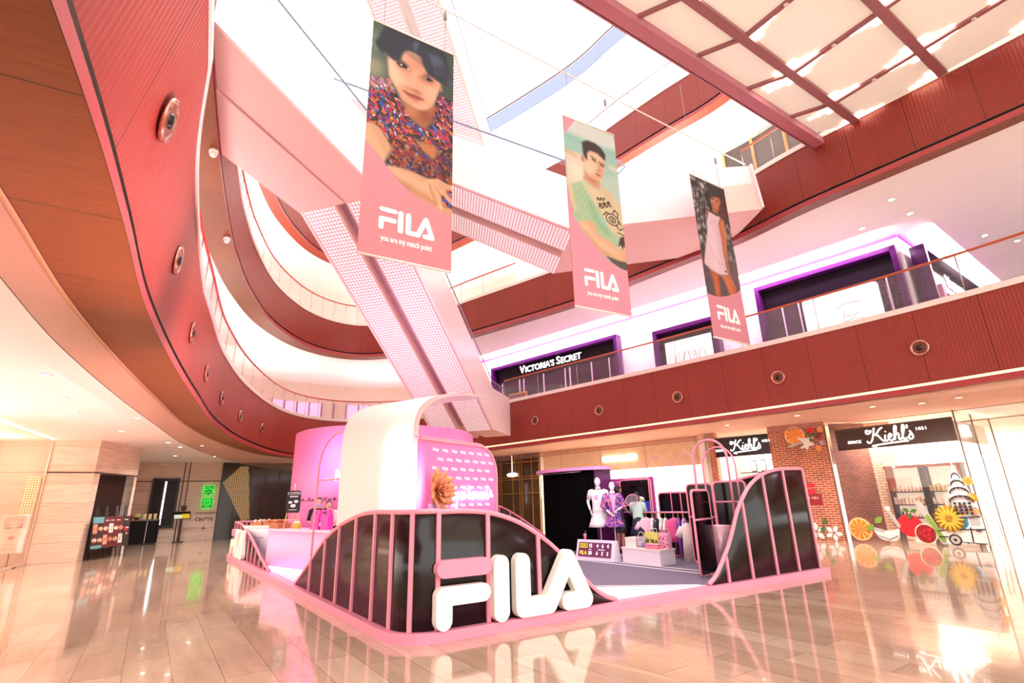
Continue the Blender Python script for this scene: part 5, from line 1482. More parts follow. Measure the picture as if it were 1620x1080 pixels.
def pattern_wall():
    Q = Vector((-1.58, 8.60)); d = Vector((.515, .857, 0)); nrm = d.cross(Vector((0, 0, 1)))     # towards the viewer
    o = thing('logo_backdrop', 'pink wall with rows of small white logos and a glowing script behind the wave board', 'backdrop', (Q.x, Q.y, .122))
    M = frame_M((Q.x, Q.y, 0), d, (0, 0, 1))
    out = [(.03, .122), (2.32, .122), (2.32, 2.0)] + [(2.32 - .55 + .55 * math.cos(t), 2.03 + .55 * math.sin(t)) for t in [PI / 2 * k / 8 for k in range(1, 9)]] + [(.03, 2.58)]
    mb = MB(); mb.M = M; mb.prism([(x, y, 0) for x, y in out], (0, 0, -.08)); part('wall', mb, pinkwall, o)
    lg = MB(); lg.M = M
    for r in range(9):
        z = 2.43 - .154 * r
        for k in range(9):
            x = .34 + k * .262 + (.13 if r % 2 else 0)
            if x + .18 > 2.28 or (z > 2.3 and x + .18 > 2.12): continue
            for p in logo_polys(x, z - .027, .054): lg.prism([(a, b, 0) for a, b in p[::2]], (0, 0, .003))
    part('logo_print', lg, mat('print_white', '#FFF2FA', .5), o, 'small white repeated logos')
    fr = MB(); fr.tube([M @ Vector((x, y, .0)) for x, y in out[1:]] , .03, 8); fr.tube([M @ Vector((x, y + .05 if y > 2.1 else y, -.06)) for x, y in out[2:]], .02, 6); part('tube_frame', fr, pinkfr, o, 'pink tube frame')
    nn = MB(); nn.M = M
    def nz(st, x, y, s): nn.tube(catmull([(x + a * s, y + b * s, .05) for a, b in st], 4), .011, 6)
    words = [[(0, 0), (.3, .9), (.5, 1), (.5, .5), (.45, 0)], [(.1, .4), (.55, .45)], [(.6, .9), (.6, .1), (.75, 0), (.9, .2)], [(.9, .2), (1.1, .55), (1.25, .1), (1.4, .1)], [(1.4, .5), (1.5, .05), (1.7, .1), (1.75, .5), (1.65, -.5), (1.5, -.4)],
             [(2.0, .3), (2.2, .5), (2.1, .0), (2.35, .1), (2.5, .5), (2.4, .05), (2.6, .1)], [(3.0, .9), (2.95, .0)], [(2.8, .7), (3.2, .7)], [(3.3, .3), (3.5, .5), (3.35, .0), (3.6, .1), (3.7, .5), (3.75, .05), (3.85, .4), (4.0, .4), (4.0, .05), (4.2, .1)], [(4.3, .5), (4.3, .05), (4.5, .1), (4.7, .5), (4.6, .0), (4.8, .1), (5.0, .45)], [(5.2, .9), (5.1, .05), (5.4, .1), (5.6, .6), (5.8, .1)]]
    for w in words: nz(w, .52, 1.60, .27)
    part('neon_script', nn, mat('neon_white_pink', '#FFF4FC', .4, emit=5.0), o, 'glowing white neon script')
    # bloom of fabric flowers in front of it
    f = thing('paper_flower', 'large peach paper flower in a lilac vase at the wave board edge', 'flower', M @ Vector((.14, .122, .22)))
    v = MB(); v.lathe([(.06, 0), (.10, .2), (.09, 1.2), (.11, 1.42), (.0, 1.42)], M @ Vector((.16, .122, .22)), 20); part('vase', v, mat('lilac_vase', '#C9A8E8', .3), f)
    p = MB()
    rnd = random.Random(4)
    c0 = M @ Vector((.22, 1.74, .24))
    for ring, (nn_, rr, tilt) in enumerate(((9, .27, .25), (8, .21, .7), (7, .15, 1.1), (5, .08, 1.4))):
        for k in range(nn_):
            a = 2 * PI * (k + ring * .5) / nn_
            ax = Vector((math.cos(a), 0, math.sin(a))); ax = (d * ax.x + Vector((0, 0, 1)) * ax.z)
            dirv = (ax * math.cos(tilt) + nrm * math.sin(tilt)).normalized(); sd = dirv.cross(nrm).normalized()
            if sd.length < .1: sd = Vector((0, 0, 1))
            rings = []
            for t in (0, .35, .7, .95, 1.05):
                w = rr * .55 * math.sin(PI * min(1, .15 + t * .8)); cpt = c0 + dirv * rr * t * 1.15 + nrm * (.05 * t * t)
                up = dirv.cross(sd).normalized()
                rings.append([cpt - sd * w + up * .03, cpt + up * -.01, cpt + sd * w + up * .03, cpt + up * .004])
            p.loft(rings, 0)
    part('bloom', p, mat('peach_petal', '#F4986A', .6, var=.12), f, 'peach petals')
    h = MB()
    for k in range(6): h.ball(c0 + nrm * .09 + d * .04 * math.cos(k) + Vector((0, 0, .04 * math.sin(k))), .035, 8, 6)
    part('flower_heart', h, mat('coral_heart', '#E8603C', .6), f)
    lf = MB()
    for (ax, az, L) in ((-.05, 1, .36), (-.25, .6, .28), (-.2, -.7, .3), (.1, -.9, .26)):
        dv = (d * ax + Vector((0, 0, az))).normalized(); sd = dv.cross(nrm).normalized()
        lf.loft([[c0 + dv * L * t - sd * w - nrm * .02, c0 + dv * L * t - nrm * .0, c0 + dv * L * t + sd * w - nrm * .02, c0 + dv * L * t - nrm * .03] for t, w in ((.2, .02), (.5, .075), (.8, .06), (1.05, .005))], 0)
    part('leaf', lf, mat('ochre_leaf', '#D2A23A', .5), f, 'ochre leaves')
pattern_wall()

def drum():
    c = Vector((-4.1, 16.7)); r = 2.75
    o = thing('pink_drum', 'large round pink drum wall rising behind the coffee counter', 'drum', (c.x, c.y, .122))
    mb = MB(); mb.lathe([(r, 0), (r, 3.50), (r - .06, 3.53), (r - .10, 3.50)], (c.x, c.y, .122), 72); part('wall', mb, pinkwall, o)
    mb = MB(); mb.lathe([(r - .1, 3.44), (0, 3.44)], (c.x, c.y, .122), 48); part('top', mb, pinkwall, o)
    # frieze of little dark marks
    fz = MB()
    for k in range(46):
        a = math.radians(190 + k * 3.0); q = Vector((c.x + (r + .006) * math.cos(a), c.y + (r + .006) * math.sin(a), 1.72)); t = Vector((-math.sin(a), math.cos(a), 0)); n = Vector((math.cos(a), math.sin(a), 0))
        fz.M = frame_M(q, t, (0, 0, 1))
        if k % 4 == 0: fz.prism([(x * 1, y, 0) for x, y in stroke([(-.05, .05), (-.03, -.04), (.02, .05), (.05, -.05)], .012, 2)], (0, 0, .004))
        elif k % 4 == 1: fz.prism([(-.05, -.04, 0), (.05, -.04, 0), (.04, .03, 0), (.0, -.01, 0), (-.04, .03, 0)], (0, 0, .004))
        elif k % 4 == 2: fz.prism([(x, y, 0) for x, y in circ(0, 0, .045, .04, 10)], (0, 0, .004))
        else: fz.prism([(x, y, 0) for x, y in stroke([(-.05, -.03), (.05, -.03)], .014, 2)], (0, 0, .004))
    fz.M = None
    part('frieze', fz, mat('plum_print', '#6A2A50', .5), o, 'frieze of small dark marks')
    nn = MB()
    for st in ([(0, 0), (.05, .9), (.4, .1), (.5, 1)], [(.6, .3), (.85, .55), (.95, .2), (.7, .1), (.6, .3)], [(1.1, .6), (1.15, .1), (1.35, .5), (1.5, .1), (1.7, .5)], [(1.9, .1), (2.2, .6), (2.1, 0), (2.4, .2)], [(2.5, .6), (2.6, 0), (2.9, .5)]):
        pts = catmull([(x, y, 0) for x, y in st], 4); P = []
        for p in pts:
            a = math.radians(256.5) + (p.x * .30) / r; P.append((c.x + (r + .06) * math.cos(a), c.y + (r + .06) * math.sin(a), 2.18 + p.y * .30))
        nn.tube(P, .02, 6)
    part('neon_script', nn, mat('neon_white_pink', '#FFF4FC', .4, emit=5.0), o, 'glowing white neon script')
drum()

def coffee_counter():
    # rounded counter on the left edge of the stand
    P = [(-6.15, 14.25), (-6.28, 13.85), (-6.12, 13.5), (-5.3, 12.78), (-4.3, 11.85), (-3.75, 11.4), (-3.45, 11.75), (-4.0, 12.35), (-5.0, 13.25), (-5.7, 13.95)]
    P = [Vector(p) for p in catmull([Vector(p) for p in P], 4, True)]
    o = thing('coffee_counter', 'rounded lilac coffee counter glowing at its foot on the left of the stand', 'counter', (-5.0, 12.9, .122))
    b = MB(); b.prism([(p.x, p.y, .20) for p in P], (0, 0, .80), 0, None, True); part('body', b, lilacwall, o)
    cc = sum(P, Vector((0, 0))) / len(P)
    t = MB(); t.prism([((p.x - cc.x) * 1.02 + cc.x, (p.y - cc.y) * 1.02 + cc.y, 1.0) for p in P], (0, 0, .05)); part('top', t, mat('lilac_top', '#F6CFEA', .3), o)
    k = MB(); k.prism([((p.x - cc.x) * .97 + cc.x, (p.y - cc.y) * .97 + cc.y, .122) for p in P], (0, 0, .08)); part('glowing_plinth', k, mat('plinth_glow', '#F3D6FF', .4, emit=5.0), o, 'glowing white plinth strip')
    # things on the counter
    Z = 1.05
    o = thing('chalkboard', 'small black chalkboard with white lettering on a wooden easel on the counter', 'chalkboard', (-5.42, 13.02, Z))
    e = MB()
    X = Vector((.93, .37, 0)); Y = Vector((-.37, .93, 0))
    B0 = Vector((-5.42, 13.02, Z))
    for s in (-1, 1): e.tube([B0 + X * .17 * s, B0 + X * .07 * s + Y * .10 + Vector((0, 0, .72))], .014, 6)
    e.tube([B0 + Y * .32, B0 + Y * .10 + Vector((0, 0, .78))], .014, 6)
    e.tube([B0 - X * .17 + Vector((0, 0, .2)), B0 + X * .17 + Vector((0, 0, .2))], .014, 6); e.tube([B0 + Y * .1 + Vector((0, 0, .6)), B0 + Y * .13 + Vector((0, 0, 1.05))], .012, 6)
    part('easel', e, mat('pale_wood', '#E8B98A', .5), o, 'pale wooden easel')
    bd = MB(); M = frame_M(B0 - Y * .02 + Vector((0, 0, .62)) + Vector((0, 0, 0)), X, (Y * .16 + Vector((0, 0, 1)))); bd.M = M
    bd.prism([(x, y, 0) for x, y in rrect(-.16, -.26, .16, .26, .05, 4)], (0, 0, .02)); part('board', bd, mat('chalk_black', '#2A2426', .7), o)
    tx = MB(); text_mb('COFFEE', .085, tx, M @ Matrix.Translation((0, .19, .022)), 0, .001); tx.M = M
    tx.prism([(x, y, .021) for x, y in circ(-.07, -.02, .045, .03, 12)], (0, 0, .003)); tx.prism([(x, y, .021) for x, y in circ(.06, .0, .05, .035, 12)], (0, 0, .003)); tx.prism([(x, y, .021) for x, y in circ(.0, -.1, .06, .04, 12)], (0, 0, .003))
    for y in (.12, .10, -.2): tx.prism([(-.09, y, .021), (.09, y, .021), (.09, y + .012, .021), (-.09, y + .012, .021)], (0, 0, .003))
    part('chalk_drawing', tx, mat('chalk_white', '#F2ECEA', .8), o, 'white chalk lettering and sketches')
    o = thing('wooden_tray', 'shallow wooden tray at the left end of the coffee counter', 'tray', (-5.92, 13.55, Z))
    m = MB(); m.box((-5.92, 13.55, Z + .012), (.5, .3, .02), 0, -.75)
    for s in (-1, 1):
        q = Vector((-5.92, 13.55, Z + .06)) + Vector((.6, .8, 0)).normalized() * .15 * s; m.box(q, (.5, .02, .12), 0, -.75)
        q = Vector((-5.92, 13.55, Z + .06)) + Vector((.75, -.66, 0)).normalized() * .25 * s; m.box(q, (.02, .3, .12), 0, -.75)
    part('tray_body', m, mat('orange_wood', '#B06A3E', .5), o)
    m = MB(); m.box((-5.92, 13.55, Z + .10), (.44, .24, .03), 0, -.75); part('napkins', m, mat('pink_napkin', '#E88AA8', .6), o)
    for k, (x, y) in enumerate(((-4.55, 12.32), (-4.22, 12.02))):
        o = thing('paper_bag', ['hot pink paper bag on the counter beside the pole of the pink arch', 'hot pink paper bag on the counter next to the white wave board'][k], 'bag', (x, y, Z), -.74, 'hot pink bags on the coffee counter')
        m = MB(); m.loft([[(-.17, -.06, 0), (.17, -.06, 0), (.17, .06, 0), (-.17, .06, 0)], [(-.17, -.065, .25), (.17, -.065, .25), (.17, .065, .25), (-.17, .065, .25)], [(-.165, -.02, .42), (.165, -.02, .42), (.165, .02, .42), (-.165, .02, .42)]], 0, True, (True, True), False)
        part('bag_body', m, mat('hot_pink_paper', '#F03CB4', .5), o, world=False)
        m = MB()
        for p in logo_polys(-.11, .33, .05): m.prism([(a, -.045 - .0, b) for a, b in p], (0, -.012, 0))
        part('printed_logo', m, mat('plum_print', '#6A2A50', .5), o, world=False)
    o = thing('black_bottle', 'slim black bottle standing between the two hot pink bags', 'bottle', (-4.38, 12.12, Z))
    m = MB(); m.lathe([(.035, 0), (.035, .2), (.015, .26), (.015, .32), (0, .32)], (-4.38, 12.12, Z), 14); part('bottle_body', m, darkm, o)
    m = MB(); m.lathe([(.0355, .07), (.0355, .15)], (-4.38, 12.12, Z), 14); part('bottle_label', m, white, o)
    o = thing('pastry_box', 'open yellow and white snack box under the chalkboard easel', 'box', (-5.30, 13.06, Z))
    m = MB(); m.box((-5.30, 13.06, Z + .06), (.22, .1, .12), 0, -.64); part('box_body', m, mat('mustard_box', '#C9A832', .5), o)
    m = MB(); m.ball((-5.33, 13.04, Z + .14), (.05, .04, .04), 10, 7); m.ball((-5.25, 13.0, Z + .14), (.05, .04, .04), 10, 7); part('pastry', m, mat('cream_pastry', '#F2E2C8', .6), o)
    # tube arch before the counter
    o = thing('tube_arch', 'thin pink tube arch with a crossbar standing before the pink drum', 'arch', (-3.75, 10.75, .122))
    M = frame_M((-4.05, 10.82, 0), (.78, -.62, 0), (0, 0, 1))
    t = MB(); r = .72
    t.tube([M @ Vector(p) for p in [(0, .12, 0), (0, 1.2, 0), (0, 2.2, 0)] + [(r - r * math.cos(a), 2.25 + r * math.sin(a), 0) for a in [PI * k / 16 for k in range(1, 16)]] + [(2 * r, 2.2, 0), (2 * r, .12, 0)]], .022, 8); part('arch_tube', t, pinkfr, o)
    t = MB(); t.tube([M @ Vector((0, 2.05, 0)), M @ Vector((2 * r, 2.05, 0))], .018, 8); part('crossbar', t, pinkfr, o)
    t = MB(); t.prism([M @ Vector((x, .123, z)) for x, z in ((-.15, -.15), (.15, -.15), (.15, .15), (-.15, .15))], (0, 0, .015)); part('foot', t, pinkfr, o)
    # rear snack table
    o = thing('snack_counter', 'white cabinet with wooden snack trays on top behind the rear left barrier', 'cabinet', (-7.55, 16.3, .122))
    b = MB(); b.box((-7.5, 16.3, .56), (1.12, .66, .88), 0, -.45); part('cabinet_body', b, mat('cabinet_white', '#F6EEF6', .4), o)
    b = MB(); b.box((-7.5, 16.3, 1.02), (1.2, .74, .05), 0, -.45); part('top', b, white, o)
    b = MB(); b.M = frame_M((-7.5 - .144, 16.3 - .297, .55), (math.cos(-.45), math.sin(-.45), 0), (0, 0, 1))
    b.prism([(x, y, 0) for x, y in ((-.2, .16), (.3, .16), (.3, .18), (-.2, .18))], (0, 0, .006)); b.prism([(x, y, 0) for x, y in ((.1, -.08), (.12, -.08), (.12, .16), (.1, .16))], (0, 0, .006)); b.prism([(x, y, 0) for x, y in ((-.08, -.1), (.12, -.1), (.12, -.08), (-.08, -.08))], (0, 0, .006))
    part('door_groove', b, mat('groove_grey', '#A9A0B4', .5), o)
    for k in range(2):
        x, y = -7.74 + .50 * k, 16.41 - .24 * k
        q = thing('snack_tray', ['wooden tray of pale snacks at the post end of the white cabinet', 'wooden tray of orange snacks on the white cabinet beside the drum'][k], 'tray', (x, y, 1.045), 0, 'snack trays on the white cabinet')
        m = MB(); m.box((x, y, 1.085), (.50, .4, .08), 0, -.45); part('tray_body', m, mat('orange_wood', '#B06A3E', .5), q)
        m = MB(); rr = random.Random(k)
        for j in range(14): m.ball((x + rr.uniform(-.2, .2), y + rr.uniform(-.12, .12), 1.14 + rr.uniform(0, .03)), rr.uniform(.035, .06), 8, 6)
        part('snacks', m, mat(['snack_pale', 'snack_orange'][k], ['#F0D6B8', '#E8965A'][k], .6), q)
coffee_counter()

# ------------------------------------------------------------------ right half: fitting booth, display wall, shelves
def garment(o, bodyc, collarc=None, w=.46, h=.68, sleeve=.24, printc=None, world=False, dress=False):
    """hanging shirt in local space: x across, z down from 0"""
    m = MB()
    rings = []
    for z, hw, hd in ((-.02, .065, .03), (-.045, .12, .04), (-.085, w * .36, .045), (-.12, w * .43, .05), (-.22, w * .44, .055), (-.42, w * .43, .05), (-h, w * (.60 if dress else .46), .06)):
        rings.append([(hw * math.cos(2 * PI * k / 16), hd * math.sin(2 * PI * k / 16) * (1 + .18 * math.sin(5 * k)), z) for k in range(16)])
    m.loft(rings, 0, True, (True, True))
    for s in (-1, 1):
        rs = []
        for t, r in ((0, .055), (.5, .065), (1, .075)):
            cx, cz = s * (w * .40 + (sleeve * .42) * t), -.125 - sleeve * .85 * t
            ax = Vector((s * .45, 0, -.9)).normalized(); px = Vector((ax.z, 0, -ax.x))
            rs.append([Vector((cx, 0, cz)) + px * r * math.cos(2 * PI * k / 12) + Vector((0, r * .5 * math.sin(2 * PI * k / 12), 0)) for k in range(12)])
        m.loft(rs, 0)
    part('shirt_body', m, bodyc, o, world=False)
    if collarc:
        m = MB(); m.tube([(.075 * math.cos(a), .05 * math.sin(a) - .01, -.015) for a in [2 * PI * k / 14 for k in range(14)]], .022, 6, closed=True); m.box((0, -.062, -.09), (.035, .012, .14))
        part('collar', m, collarc, o, world=False)
    hg = MB(); hg.tube([(-.18, 0, -.10), (0, 0, -.0), (.18, 0, -.10)], .010, 6); hg.tube([(0, 0, 0), (0, 0, .07), (.03, 0, .10), (.0, 0, .13), (-.025, 0, .105)], .006, 5)
    part('hanger', hg, mat('pale_wood', '#E8B98A', .5), o, world=False)
def panel_frame(o, p0, p1, z0, z1, depth=.06, black=True, inset=.045):
    M = planeM(p0, p1, z0, 0); L = (Vector(p1) - Vector(p0)).length; H = z1 - z0
    t = MB(); rc = rrect(0, 0, L, H, .10, 5)
    t.tube([M @ Vector((x, y, 0)) for x, y in rc], .026, 8, closed=True); part('tube_frame', t, pinkfr, o, 'pink tube frame')
    if black:
        b = MB(); b.M = M; b.prism([(x, y, -.012) for x, y in rrect(.02, .02, L - .02, H - .02, .09, 5)], (0, 0, .024)); part('panel', b, mat('jet_gloss', '#0B070A', .12, spec=.2), o, 'black gloss panel')
    return M, L, H
def right_half():
    # fitting booth with pleated black curtain
    o = thing('fitting_booth', 'fitting booth with pleated black curtain and oval pink top beside the mannequins', 'booth', S(8.45, 6.8, .122))
    cur = MB(); pts = []
    A, B = S(8.75, 8.0), S(8.3, 5.75)
    path = [S(8.8, 8.05), S(8.05, 7.9), S(7.95, 6.0), S(8.25, 5.75)]
    dense = []
    for p, q in zip(path, path[1:]):
        k = max(2, int((q - p).length / .03))
        for i in range(k): dense.append(p.lerp(q, i / k))
    dense.append(path[-1])
    for i in range(len(dense) - 1):
        d = (dense[i + 1] - dense[i]).normalized(); n = Vector((d.y, -d.x, 0))
        pts.append(dense[i] + n * .035 * math.sin(i * 1.05))
    for a, b in zip(pts, pts[1:]): cur.quad((a.x, a.y, .13), (b.x, b.y, .13), (b.x, b.y, 2.36), (a.x, a.y, 2.36), 0, None, True)
    part('curtain', cur, mat('black_curtain', '#040303', .9, spec=.1), o, 'black pleated curtain')
    pl = MB(); a, b = S(8.25, 5.75), S(8.85, 5.75); pl.obox(a.to_2d(), b.to_2d(), .08, .122, 2.36); part('side_panel', pl, mat('plum_panel', '#6E2A6A', .35), o, 'plum side panel')
    bk = MB(); a, b = S(8.84, 5.8), S(8.84, 8.05); bk.obox(a.to_2d(), b.to_2d(), .05, .122, 2.36); part('back_panel', bk, mat('plum_panel', '#6E2A6A', .35), o)
    tp = MB(); c = S(8.35, 6.85); tp.prism([c + SU.to_3d() * .75 * math.cos(t) + SV.to_3d() * 1.55 * math.sin(t) + Vector((0, 0, 2.36)) for t in [2 * PI * k / 40 for k in range(40)]], (0, 0, .09)); part('oval_top', tp, mat('pink_top', '#E79BD2', .4), o, 'oval pink top board')
    tk = MB(); tk.tube([S(7.98, 7.85, 2.33), S(7.92, 6.0, 2.33)], .02, 6); part('curtain_rail', tk, steel, o)
    # display wall with black gloss niche
    o = thing('display_backdrop', 'magenta display wall with a tall black gloss panel behind the shop visitors', 'backdrop', S(8.9, 5.0, .122))
    a, b = S2(8.84, 5.68), S2(8.84, 4.10)
    w = MB(); w.obox(a, b, .06, .122, 2.10); part('wall', w, magwall, o)
    M, L, H = panel_frame(o, tuple(S2(8.76, 5.26)), tuple(S2(8.76, 4.14)), .40, 2.04)
    lg = MB(); M2 = planeM(a, b, 0, .035); lg.M = M2
    for z in (1.98, 1.82, 1.66, 1.5):
        for x in (.05, .24):
            for p in logo_polys(x + (.08 if z in (1.82, 1.5) else 0), z, .035): lg.prism([(u, v, 0) for u, v in p[::2]], (0, 0, .004))
    part('logo_print', lg, mat('print_white', '#FFF2FA', .5), o, 'small white repeated logos')
    sh = MB(); p, q = S2(8.6, 5.2), S2(8.6, 3.0); sh.obox(p, q, .34, 1.165, 1.195); part('shelf_board', sh, mat('lilac_shelf', '#C79BE0', .4), o, 'lilac shelf board')
    # caps, shoes and balls displayed on the shelf
    def sp(b, z=1.195, a=8.6): return S(a, b, z)
    o = thing('shoe_block', 'blue display block on the shelf carrying the shoe and yellow balls', 'display block', sp(4.38))
    m = MB(); m.box(sp(4.38, 1.33), (.46, .2, .26), 0, AV, .02); part('block', m, mat('cobalt', '#2A3FB0', .4), o)
    def shoe(lab, loc, rz, tilt=0):
        o = thing('trainer', lab, 'shoe', loc, rz)
        u = MB(); u.loft([[(x, y * wd, z0 + (.0 if y2 else 0)) if False else (x, wd * math.cos(t), z0 + hh * max(0, math.sin(t))) for t in [PI * k / 8 for k in range(9)]] for x, wd, z0, hh in ((-.14, .03, .02, .07), (-.11, .045, .02, .10), (-.04, .045, .02, .085), (.04, .05, .02, .055), (.11, .045, .02, .04), (.15, .015, .02, .02))], 0); part('upper', u, mat('shoe_white', '#F4F0F6', .5), o, world=False)
        s2 = MB(); s2.prism([(x, y, 0) for x, y in [(-.15, -.035), (.0, -.05), (.12, -.05), (.16, 0), (.12, .05), (.0, .05), (-.15, .035)]], (0, 0, .028)); part('sole', s2, mat('sole_lilac', '#B8A0DA', .5), o, world=False)
        l = MB()
        for k in range(4): l.box((-.02 + .03 * k, 0, .108 - .012 * k), (.008, .06, .01))
        part('laces', l, mat('lace_navy', '#3A3A80', .5), o, world=False)
        return o
    e = shoe('white trainer leaning on the blue block above the shelf', sp(4.30, 1.27, 8.44), AV + PI); e.rotation_euler = (0, math.radians(-60), AV + PI / 2 + PI); e.location = sp(4.28, 1.34, 8.42)
    o = thing('sun_cap', 'white cap on top of the blue display block', 'cap', sp(4.38, 1.46))
    m = MB(); m.lathe([(.10, 0), (.105, .03), (.09, .08), (.05, .115), (0, .125)], sp(4.38, 1.46), 18); part('crown', m, mat('shoe_white', '#F4F0F6', .5), o)
    m = MB(); c = sp(4.38, 1.465); m.prism([c + SV.to_3d() * .13 * math.cos(t) + (SU.to_3d() * -1) * (.06 + .13 * math.sin(t)) for t in [PI * k / 10 for k in range(11)]], (0, 0, .012)); part('peak', m, mat('lace_navy', '#3A3A80', .5), o)
    for k, (b, z, a) in enumerate(((4.28, 1.46 + .033, 8.52), (4.52, 1.195 + .033, 8.5))):
        m = MB(); m.ball((0, 0, 0), .04, 14, 9); m.tube([(.0405 * math.cos(t), .0405 * math.sin(t) * math.cos(.6 * math.sin(2 * t)), .0405 * math.sin(.6 * math.sin(2 * t)) * .6) for t in [2 * PI * j / 24 for j in range(24)]], .002, 4, 1, closed=True)
        solo('tennis_ball', m, [mat('ball_yellow', '#D8E23A', .8), white], ['yellow tennis ball on top of the blue block by the cap', 'yellow tennis ball on the shelf at the foot of the blue block'][k], 'ball', 'tennis balls at the blue block', S(a, b, z + .007))
    # low black panel in a pink frame behind the clothes
    o = thing('framed_panel', 'low wide black panel in a pink frame behind the clothes rail', 'framed panel', S(8.84, 3.5, .122))
    panel_frame(o, tuple(S2(8.84, 3.98)), tuple(S2(8.84, 3.02)), .125, 1.66)
    # three tall framed panels
    def tall(lab, p0, p1, z1, bars):
        o = thing('framed_panel', lab, 'framed panel', (*p0, .122), 0, 'tall pink framed panels beside the planter')
        M, L, H = panel_frame(o, p0, p1, .125, z1)
        c = MB()
        for z in bars: c.tube([M @ Vector((0, z - .125, .03)), M @ Vector((L, z - .125, .03))], .02, 6)
        part('crossbar', c, pinkfr, o, 'pink crossbar')
    tall('front pink framed black panel with one crossbar, beside the pink planter', (3.36, 10.30), (3.93, 10.98), 1.66, (1.12,))
    tall('pink framed black panel with a crossbar behind the front one, next to the wave barrier', tuple(S2(7.9, 1.57)), tuple(S2(7.9, .80)), 1.84, (1.42,))
    tall('pink framed black panel without arch, partly hidden by the front panel', tuple(S2(7.9, 2.29)), tuple(S2(7.9, 1.60)), 1.82, (1.1,))
    # arches
    def arch(lab, p0, p1, ztop, r=.02):
        o = thing('tube_arch', lab, 'arch', (*p0, .122), 0, 'pink tube arches on the clothes side')
        M = planeM(p0, p1, 0, 0); L = (Vector(p1) - Vector(p0)).length; R = L / 2
        t = MB(); t.tube([M @ Vector(p) for p in [(0, .122, 0), (0, 1.2, 0), (0, ztop - R, 0)] + [(R - R * math.cos(a), ztop - R + R * math.sin(a), 0) for a in [PI * k / 16 for k in range(1, 16)]] + [(L, ztop - R, 0), (L, .122, 0)]], r, 8); part('arch_tube', t, pinkfr, o)
        f = MB()
        for p in (p0, p1): f.lathe([(.05, 0), (.05, .012), (0, .012)], (*p, .122), 12)
        part('foot', f, pinkfr, o)
    arch('tallest pink tube arch rising over the framed panels', tuple(S2(7.4, 1.62)), tuple(S2(7.4, .78)), 2.72, .026)
    arch('slightly lower pink tube arch just inside the tallest one', tuple(S2(7.55, 1.50)), tuple(S2(7.55, .72)), 2.56, .02)
    arch('thin pink tube arch above the clothes rail, nearest the curtain booth', tuple(S2(8.7, 4.15)), tuple(S2(8.7, 3.45)), 2.62, .014)
    arch('thin pink tube arch between the clothes rail and the tallest arch', tuple(S2(8.7, 3.15)), tuple(S2(8.7, 2.60)), 2.62, .014)
    # planter column
    o = thing('round_planter', 'tapered pale pink column planter inside the right wave barrier', 'planter', (4.12, 11.15, .122))
    m = MB(); m.lathe([(.17, 0), (.24, .85), (.225, .85), (.215, .78), (0, .78)], (4.12, 11.15, .122), 36); part('shell', m, mat('rose_metal', '#E8B8C8', .3, .3), o)
    m = MB(); m.lathe([(.218, .77), (0, .79)], (4.12, 11.15, .122), 24); part('inner_disc', m, mat('rose_dark', '#B88A94', .5), o)
    # clothes rail
    o = thing('clothes_rail', 'pink clothes rail hung with shirts behind the white table', 'clothes rail', S(8.35, 3.5, .122))
    r0, r1 = S(8.35, 4.15), S(8.35, 2.45)
    m = MB(); m.tube([(*r0.to_2d(), 1.18), (*r1.to_2d(), 1.18)], .016, 8); part('rail', m, pinkfr, o)
    m = MB()
    for p in (r0, r1): m.tube([(p.x, p.y, .122), (p.x, p.y, 1.18)], .018, 8)
    part('upright', m, pinkfr, o)
    m = MB()
    for p in (r0, r1): m.box((p.x, p.y, .135), (.4, .06, .026), 0, AU)
    part('foot', m, pinkfr, o)
    cols = [('pale pink', '#F2C4D4'), ('white', '#F6F0F2'), ('navy', '#2A2A50'), ('white', '#F6F0F2'), ('pink', '#EE6FA0'), ('violet', '#7A4AA8'), ('cream', '#F4E2DC'), ('pink', '#EE6FA0')]
    spots = [('pale pink', 4.03, .9), ('white', 3.82, .2), ('navy', 3.68, .1), ('cream', 3.54, .15), ('white', 3.40, .1), ('pink', 3.14, .75), ('violet', 3.0, .25), ('lilac', 2.84, .1)]
    hexs = {'pale pink': '#F2C4D4', 'white': '#F6F0F2', 'navy': '#2A2A50', 'pink': '#EE5F98', 'violet': '#7A4AA8', 'cream': '#F4E2DC', 'lilac': '#CFA8DE'}
    lab = ['pale pink shirt hanging face on beside the woman in the navy skirt', 'white shirt on the clothes rail right after the face on pale pink one', 'navy shirt on the clothes rail between two light shirts', 'cream shirt on the clothes rail in front of the navy one', 'white shirt on the clothes rail just before the bright pink one', 'bright pink shirt turned face on at the middle of the clothes rail', 'violet dress hanging below the bright pink shirt', 'lilac shirt at the polo shirt end of the clothes rail']
    for (cn, b, tw), lb in zip(spots, lab):
        p = S(8.35, b, 1.065)
        o = thing('hanging_shirt', lb, 'shirt', p, (-.15 if tw > .5 else 1.0 + tw), 'shirts on the pink clothes rail')
        garment(o, mat('cloth_' + cn.replace(' ', '_'), hexs[cn], .85, var=.08, scale=9), None, .42, .85 if cn == 'violet' else .58, .22, dress=(cn == 'violet'))
    o = thing('polo_shirt', 'cream polo shirt with dark collar hanging at the front end of the clothes rail', 'shirt', S(8.05, 2.42, 1.0), -.25)
    garment(o, mat('cloth_polo', '#F8EAE4', .85, var=.03), mat('collar_dark', '#33291F', .7), .50, .88, .26)
    hk = MB(); hk.tube([(0, 0, .11), (.1, .08, .15), (.2, .2, .18)], .012, 6); part('hook_arm', hk, pinkfr, o, world=False)
    # white display table
    A, B, Cc = Vector((2.47, 13.02)), Vector((3.10, 12.06)), Vector((3.52, 12.36))
    o = thing('display_table', 'low white display table with bags and boxes before the clothes rail', 'table', (2.95, 12.7, .122))
    P = [A, B, Cc, A + (Cc - B)]
